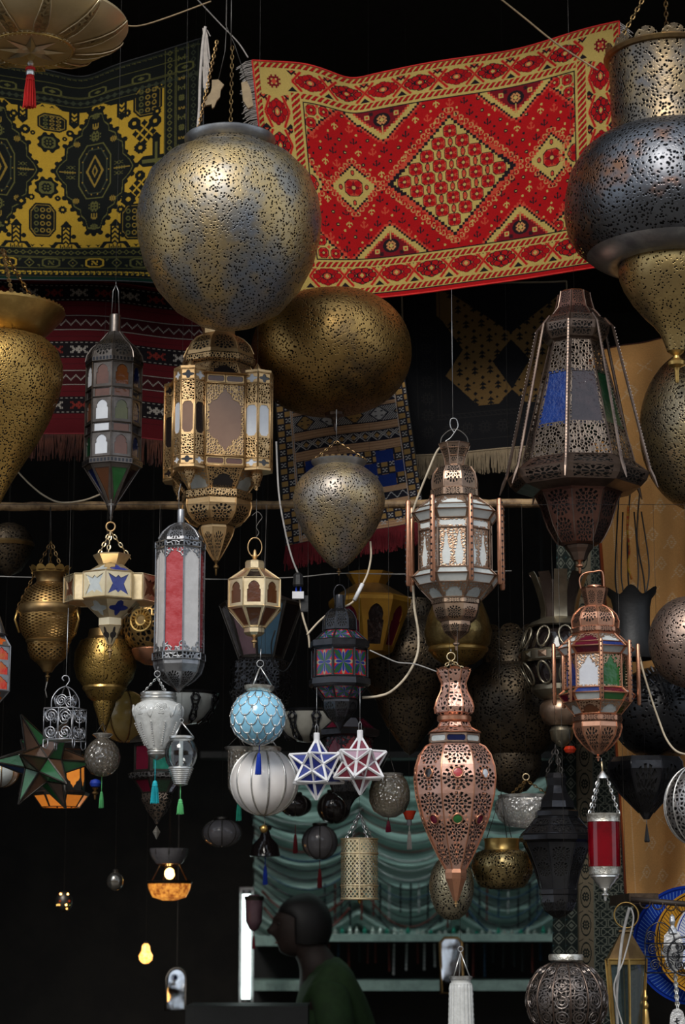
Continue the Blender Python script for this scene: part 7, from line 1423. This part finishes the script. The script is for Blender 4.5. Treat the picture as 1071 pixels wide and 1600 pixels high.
# ================================================================ RIGHT-HAND STALL: PLATES, RACK, BRASS LANTERN
def plate_mat(name, base, ink, rim, k):
    m, nt, out = mat(name); ob = nd(nt, 'ShaderNodeTexCoord').outputs['Object']; sp = nd(nt, 'ShaderNodeSeparateXYZ'); put(nt, sp.inputs[0], ob); x, z = sp.outputs[0], sp.outputs[2]
    r = ma(nt, 'SQRT', ma(nt, 'ADD', ma(nt, 'MULTIPLY', x, x), ma(nt, 'MULTIPLY', z, z))); a = ma(nt, 'ARCTAN2', z, x); rn = ma(nt, 'DIVIDE', r, k)
    col = mixc(nt, ma(nt, 'MULTIPLY', ma(nt, 'LESS_THAN', ma(nt, 'ABSOLUTE', ma(nt, 'SINE', ma(nt, 'ADD', ma(nt, 'MULTIPLY', a, 46.), ma(nt, 'MULTIPLY', rn, 16.)))), .34), ma(nt, 'MULTIPLY', ma(nt, 'GREATER_THAN', rn, .74), ma(nt, 'LESS_THAN', rn, .93))), base, ink)
    col = mixc(nt, ma(nt, 'MULTIPLY', ma(nt, 'LESS_THAN', ma(nt, 'ABSOLUTE', ma(nt, 'SINE', ma(nt, 'ADD', ma(nt, 'MULTIPLY', a, 12.), ma(nt, 'MULTIPLY', ma(nt, 'SINE', ma(nt, 'MULTIPLY', rn, 22.)), 1.6)))), .3), ma(nt, 'MULTIPLY', ma(nt, 'GREATER_THAN', rn, .22), ma(nt, 'LESS_THAN', rn, .56))), col, ink)
    for q in (.60, .72, .95): col = mixc(nt, ma(nt, 'LESS_THAN', ma(nt, 'ABSOLUTE', ma(nt, 'SUBTRACT', rn, q)), .012), col, rim)
    b = principled(nt, col, .12); nt.links.new(b.outputs[0], out.inputs[0]); return m
def plate(x, y, r, Y, label, m, lean=6):
    t = T('ceramic_plate', label, 'plate', x, Y, y-r, y+r); k = r*t.k; g = lathe_g([(0, 0), (.55*k, .0), (.66*k, .03*k), (.98*k, .10*k), (k, .11*k), (.99*k, .09*k), (.66*k, -.01*k), (.5*k, -.03*k), (0, -.03*k)], 64)
    me = mesh('plate_body', [(a, -c_, b) for a, b, c_ in g[0]], [tuple(reversed(f)) for f in g[1]], True, sharp=60); o = obj('plate_body', me, m, t.o); o.location = (0, 0, k); o.rotation_euler = (math.radians(-lean), 0, 0); return t
kp = mpp(1050, 1480, .3)
plate(1080, 1480, 92, .42, 'large cobalt blue ceramic plate with scratched rim behind the wire rack', plate_mat('blue_glaze', (.012, .045, .36), (.12, .25, .60), (.006, .02, .16), 92*mpp(1080, 1480, .42)))
plate(1106, 1476, 84, .34, 'yellow ceramic plate with dark spokes leaning on the blue plate', plate_mat('yellow_glaze', (.58, .28, .03), (.07, .035, .02), (.05, .02, .01), 84*mpp(1106, 1476, .34)))
plate(1128, 1474, 74, .28, 'blue and white scrolled ceramic plate cut by the right edge', plate_mat('white_blue_glaze', (.62, .64, .70), (.02, .05, .42), (.01, .03, .30), 74*mpp(1128, 1474, .28)))
# hook rail
t = T('hook_rail', 'dark wooden rail with iron hooks in front of the plates', 'rail', 1040, .1, 1402, 1430)
t.part('rail', tube_g([at(986, 1405, .1)-t.base, at(1110, 1416, .08)-t.base], 4.5*t.k, 8), plain('dark_wood_rail', (.035, .022, .015), .6), smooth=True); M['iron'] = metal('rusty_iron', (.10, .07, .05), None, .5, 30)
for x in (1008, 1028, 1048, 1066): c = at(x, 1411+(x-1008)*.09, .06)-t.base; t.part('hook', tube_g([c+Vector((8*t.k*math.cos(q), -.004, 8*t.k*math.sin(q))) for q in [PI*.95+PI*1.15*i/12 for i in range(13)]], 1.3*t.k, 5), 'iron', smooth=True)
t.part('rail_bracket', box_g(at(984, 1412, .1)-t.base, at(996, 1400, .56)-t.base), 'iron')
# wire scroll basket in front of the plates
t = T('wire_basket', 'black scrolled wire holder hanging in front of the yellow plate', 'holder', 1046, .0, 1440, 1524); ex, ez = Vector((1, 0, 0)), Vector((0, 0, 1)); V, F = [], []
for y in (1474, 1495, 1520): tube_g([t.p(-37, y), t.p(40, y)], 1.1*t.k, 5, False, V, F)
for dx in (-37, -12, 14, 40): tube_g([t.p(dx, 1474), t.p(dx, 1520)], 1*t.k, 5, False, V, F)
tube_g(smooth_pts([t.p(-37, 1474), t.p(-32, 1452), t.p(-14, 1441), t.p(4, 1452), t.p(10, 1474)], 5), 1*t.k, 5, False, V, F); tube_g([t.p(-14, 1441), t.p(-14, 1474)], 1*t.k, 5, False, V, F); t.part('holder_frame', (V, F), 'black', smooth=True)
for dx, y, r_ in ((-28, 1463, 8), (-25, 1484, 9), (-22, 1508, 9), (-2, 1508, 8), (-4, 1484, 7)): t.part('scroll', tube_g(spiral(t.p(dx, y), ex, ez, r_*t.k, 2.2), 1*t.k, 5), 'black', smooth=True)
t = T('wire_medallion', 'round black wire scroll medallion in front of the white pendant hand', 'holder', 1070, -.03, 1462, 1526); V, F = [], []
tube_g([t.p(26*math.cos(q), 1494+30*math.sin(q)) for q in [2*PI*i/24 for i in range(24)]], 1.8*t.k, 6, True, V, F); t.part('hoop', (V, F), 'black', smooth=True)
for i in range(6): a = 2*PI*i/6; t.part('scroll', tube_g(spiral(t.p(14*math.cos(a), 1494+16*math.sin(a)), ex, ez, 8*t.k, 2, 22, a), 1.4*t.k, 5), 'black', smooth=True)
# white metal hand pendant on a chain
t = T('hand_pendant', 'white metal hand-shaped pendant hanging from a hook by the yellow plate', 'pendant', 1052, .02, 1424, 1520); M['wmetal'] = metal('pale_cast_metal', (.72, .72, .72), (.55, .55, .56), .4, 40, dent=.8)
t.lathe('top_loop', 'wmetal', [(0, 1428), (4, 1432), (5, 1440), (3, 1446), (7, 1452), (8, 1458), (0, 1462)], 14)
out = [(-7, 1455), (-13, 1462), (-15, 1482), (-18, 1490), (-14, 1494), (-12, 1504), (-6, 1516), (0, 1520), (8, 1516), (14, 1504), (16, 1484), (14, 1464), (8, 1455)]
V = [tuple(t.p(a, b, -3)) for a, b in out]+[tuple(t.p(a, b, 3)) for a, b in out]; L = len(out); F = [tuple(reversed(range(L))) if False else tuple(range(L)), tuple(reversed(range(L, 2*L)))]+[(i, L+i, L+(i+1) % L, (i+1) % L) for i in range(L)]; t.part('hand_plate', (V, F), 'wmetal')
V, F = [], []; chain_g(t.p(1, 1520), t.p(3, 1576), 6*t.k, 1*t.k, V, F); t.part('chain', (V, F), 'silver'); V, F = [], []; chain_g(t.p(3, 1520), t.p(6, 1576), 6*t.k, 1*t.k, V, F); t.part('chain', (V, F), 'silver')
out = [(-9, 1606), (-7, 1586), (-3, 1578), (5, 1575), (12, 1580), (15, 1590), (16, 1606)]; V = [tuple(t.p(a, b, -3)) for a, b in out]+[tuple(t.p(a, b, 3)) for a, b in out]; L = len(out); o = t.part('tag_plate', (V, [tuple(range(L)), tuple(reversed(range(L, 2*L)))]+[(i, L+i, L+(i+1) % L, (i+1) % L) for i in range(L)]), 'wmetal')
V, F = [], []; tube_g([t.p(3, 1590, -4), t.p(2, 1597, -4), t.p(6, 1601, -4), t.p(3, 1606, -4)], 1.2*t.k, 5, False, V, F); tube_g([t.p(-1, 1596, -4), t.p(7, 1594, -4)], 1*t.k, 5, False, V, F); t.part('engraved_sign', (V, F), 'matt', o)
# brass and glass lantern lower right
t = T('glass_lantern', 'tapered brass and clear glass lantern with a ring, by the blue plate', 'lantern', 980, .08, 1405, 1680); n, rot = 6, 8
t.tube('carry_ring', 'brass', [(2+19*math.cos(a), 1430+20*math.sin(a)) for a in [2*PI*i/28 for i in range(28)]], 1.4, 6, True); t.lathe('cap', 'oldbrass', [(0, 1452), (12, 1453), (13, 1456), (9, 1458)], n, rot); t.lathe('roof', 'oldbrass', [(9, 1457), (34, 1498)], n, rot); M['dimclear'] = clear('dusty_lantern_glass', (.55, .62, .60), .12, .1, (.06, .09, .10), .25)
t.sec(n, rot, (34, 1499), (22, 1660), 'brass', ['dimclear'], 'wide', 1.6); t.bars('frame', 'brass', n, rot, [(34.6, 1499), (22.6, 1660)], 1.6); t.lathe('foot', 'brass', [(22, 1660), (30, 1668), (30, 1680), (0, 1680)], n, rot); top_wire(t, 1412, 2, 'dwire')
t = T('brass_finial', 'slender brass finial of a stand beside the glass lantern', 'ornament', 1011, .05, 1545, 1700); t.lathe('finial_body', 'brass', [(0, 1546), (1.5, 1548), (1.8, 1554), (3.6, 1557), (3.4, 1561), (1.8, 1564), (2.4, 1566), (4.8, 1570), (4.4, 1574), (3, 1577), (4, 1580), (5, 1590), (8, 1615), (10, 1700), (0, 1700)], 22)
# tall pressed-glass lamp at the bottom
t = T('glass_lamp', 'tall pressed-glass cylinder lamp with silver rim at the bottom centre', 'lamp', 721, -.1, 1520, 1640); t.lathe('pressed_glass', M['rose'], [(16, 1531), (15.5, 1535), (17.5, 1537), (17, 1540)]+[(17.2+i*.12+(.5 if i % 2 else 0), 1541+i*4) for i in range(25)], 108, lobe=lambda f, a, r: (r*(1+(.07*abs(math.sin(9*a)) if f > .1 else 0)), 0), sharp=25); t.lathe('rim', 'silver', [(15, 1531), (18, 1530), (18.5, 1526), (16, 1525)], 36); wires3(t, 1488, 1527, 15, 3, 70); t.ring(1483, 4, 'wire', .9); top_wire(t, 1480, 0, 'wire', .6)
# ================================================================ CABLES, CORDS AND HANGINGS
cable('electric_cable', 'cream flex looping from the white glass lantern down to the painted lantern', 'cream', [(697, 696), (684, 704), (668, 740), (650, 785), (642, 810)], 1.9, -.04); cable('electric_cable', 'cream flex curving below the white glass lantern to the painted lantern', 'cream', [(646, 915), (648, 950), (654, 990), (652, 1024), (636, 1056), (612, 1080), (590, 1088), (566, 1090)], 2.1, -.05)
cable('electric_cable', 'pale flex hanging from the egg lantern to a white connector', 'cream', [(579, 846), (580, 870), (575, 895), (566, 915), (556, 935), (545, 945), (520, 955), (500, 970), (480, 992)], 1.7, -.03); cable('electric_cable', 'grey flex falling beside the blue kilim to a black plug', 'pcable', [(432, 690), (436, 770), (446, 830), (456, 870), (466, 896)], 1.6, .02)
cable('electric_cable', 'cream flex below the white connector beside the painted lantern', 'cream', [(468, 935), (474, 965), (482, 992), (484, 1012)], 1.8, .01); cable('electric_cable', 'thin grey wire running across to the copper teardrop crown', 'pcable', [(578, 1016), (600, 1026), (622, 1035), (650, 1038), (684, 1050)], 1.1, -.08)
cable('electric_cable', 'cream flex sagging under the yellow brass cone to the tin lantern', 'cream', [(20, 728), (45, 755), (70, 775), (95, 785), (130, 782), (158, 772)], 1.5, .3); cable('electric_cable', 'white flex at the right running down beside the copper post lantern', 'cream', [(998, 1016), (1006, 1050), (1018, 1090), (1030, 1125), (1042, 1155), (1058, 1174), (1080, 1180)], 1.7, .0)
cable('electric_cable', 'long thin wire strung across behind the lanterns', 'pcable', [(-20, 900), (60, 902), (120, 898), (330, 905), (460, 902), (530, 896), (640, 897), (800, 892)], .9, .33); cable('electric_cable', 'dark cable loop below the small gold octagon', 'bcable', [(430, 985), (424, 1010), (430, 1040), (446, 1048), (462, 1020), (470, 980, .1), (474, 953, .012)], 1.3, .2)
cable('cord', 'pale cord slanting from the roof to the red rug', M['wood'], [(775, -8), (820, 28), (870, 68), (935, 110)], 1.5, .25, 'cord'); cable('twig', 'thin dry twig beside the gilt bowl lamp', M['wood'], [(196, 40), (220, 40), (260, 28), (330, 2)], 1.2, .1, 'twig'); cable('electric_cable', 'twisted grey cord bundle hanging over the brass lantern ring', 'pcable', [(984, 1418), (974, 1460), (968, 1510), (964, 1560), (966, 1610)], 2.6, .0); cable('electric_cable', 'second grey cord of the bundle by the brass lantern', 'pcable', [(986, 1418), (990, 1440), (975, 1500), (960, 1545), (976, 1610)], 1.4, -.02)
for i, (x0, x1) in enumerate(((968, 962), (985, 982), (1000, 1006))): cable('electric_cable', ['left', 'middle', 'right'][i]+'most of the three black cables down the ochre cloth', 'bcable', [(x0, 770), (x0-4, 840), (x1, 900), (x1+3, 930)], 1.4, .3)
cable('thread_hank', 'red and yellow thread hank hanging on the ochre cloth', plain('red_yellow_thread', (.45, .03, .015), .8, (.55, .35, .03), 60), [(982, 790), (981, 830), (984, 860), (982, 885), (988, 905)], 2, .28, 'thread')
t = T('cable_plug', 'black plug and blue-white connector on the grey flex', 'plug', 466, .0, 895, 955); t.lathe('plug', 'matt', [(4, 895), (8, 899), (9, 914), (7, 917)], 8, 20); t.part('pin', tube_g([t.p(-3, 916), t.p(-3, 926)], 1.4*t.k, 6), 'bthread'); t.part('pin', tube_g([t.p(4, 916), t.p(4, 926)], 1.4*t.k, 6), 'bthread'); t.part('connector', box_g(t.p(-9, 936, -6), t.p(9, 925, 6)), 'whitebar'); t.part('switch_box', box_g(t.p(4, 955, 2), t.p(16, 930, 10)), 'matt')
t = T('cable_joint', 'white taped joint on the cream flex beside the amber-brass lantern', 'joint', 560, -.035, 912, 940); t.part('tape', tube_g([t.p(7, 912), t.p(-6, 938)], 3.2*t.k, 8), 'whitebar', smooth=True)
# braided cords and tag at the top left of the red rug
t = T('braided_cord', 'knotted white braided cord with frayed ends above the big globe', 'cord', 316, .2, 40, 220)
V, F = [], []; g = tube_g(smooth_pts([t.p(4, 42), t.p(0, 70), t.p(-3, 120), t.p(-4, 170), t.p(-7, 218)], 8), 2.4*t.k, 6); t.part('braid', g, 'wthread', smooth=True); rr = random.Random(8)
for (y0, ln, n_) in ((44, 60, 18), (72, 46, 14), (104, 40, 12), (44, 16, 8)):
    V, F = [], []
    for i in range(n_): dx = rr.uniform(2, 12); tube_g([t.p(0, y0), t.p(dx*.6, y0+ln*.2), t.p(dx, y0+ln*rr.uniform(.75, 1))], .6*t.k, 4, False, V, F)
    t.part('frayed_tassel', (V, F), 'wthread')
top_wire(t, 44, 4)
t = T('wooden_tag', 'pale bird-shaped wooden tag hanging above the big globe', 'tag', 333, .1, 122, 176)
def slab(t, out, m, nm, d=3): V = [tuple(t.p(a, b, -d)) for a, b in out]+[tuple(t.p(a, b, d)) for a, b in out]; L = len(out); t.part(nm, (V, [tuple(reversed(range(L))), tuple(range(L, 2*L))]+[((i+1) % L, i, L+i, L+(i+1) % L)[::-1] for i in range(L)]), m)
slab(t, [(-2, 126), (8, 125), (17, 133), (12, 141), (11, 152), (6, 158), (2, 168), (-1, 170), (-2, 164), (-12, 166), (-14, 158), (-4, 146), (-2, 138)], 'wood', 'tag_body'); t.tube('tag_string', 'dwire', [(8, 126), (18, 80), (20, 40), (20, -80)], .6, 5)
t = T('wooden_tag', 'pale rectangular tag in front of the red rug fringe', 'tag', 386, .25, 128, 172); slab(t, [(-9, 130), (0, 128), (6, 140), (10, 166), (2, 170), (-6, 158)], 'wood', 'tag_body'); t.tube('tag_string', 'dwire', [(0, 129), (-20, 70), (-34, 40), (-34, -80)], .6, 5)
cable('cord', 'thin white cord tying the red rug corner to the roof', 'wthread', [(388, 90), (372, 66), (345, 38), (300, -10)], 1., .33, 'cord')
# lines strung from wall to wall that carry the pendants
for ye, zz in sorted(LINES.items()):
    if abs(ye-.4) < .01: continue
    tag(obj('support_line', mesh('support_line', *tube_g([(-2.6, ye, zz+.002), (0, ye, zz-.002), (2.6, ye, zz+.002)], .0004, 4)), 'bcable'), 'thin dark line strung across the stall level with the brown pole', 'line', 'lines carrying the pendants')
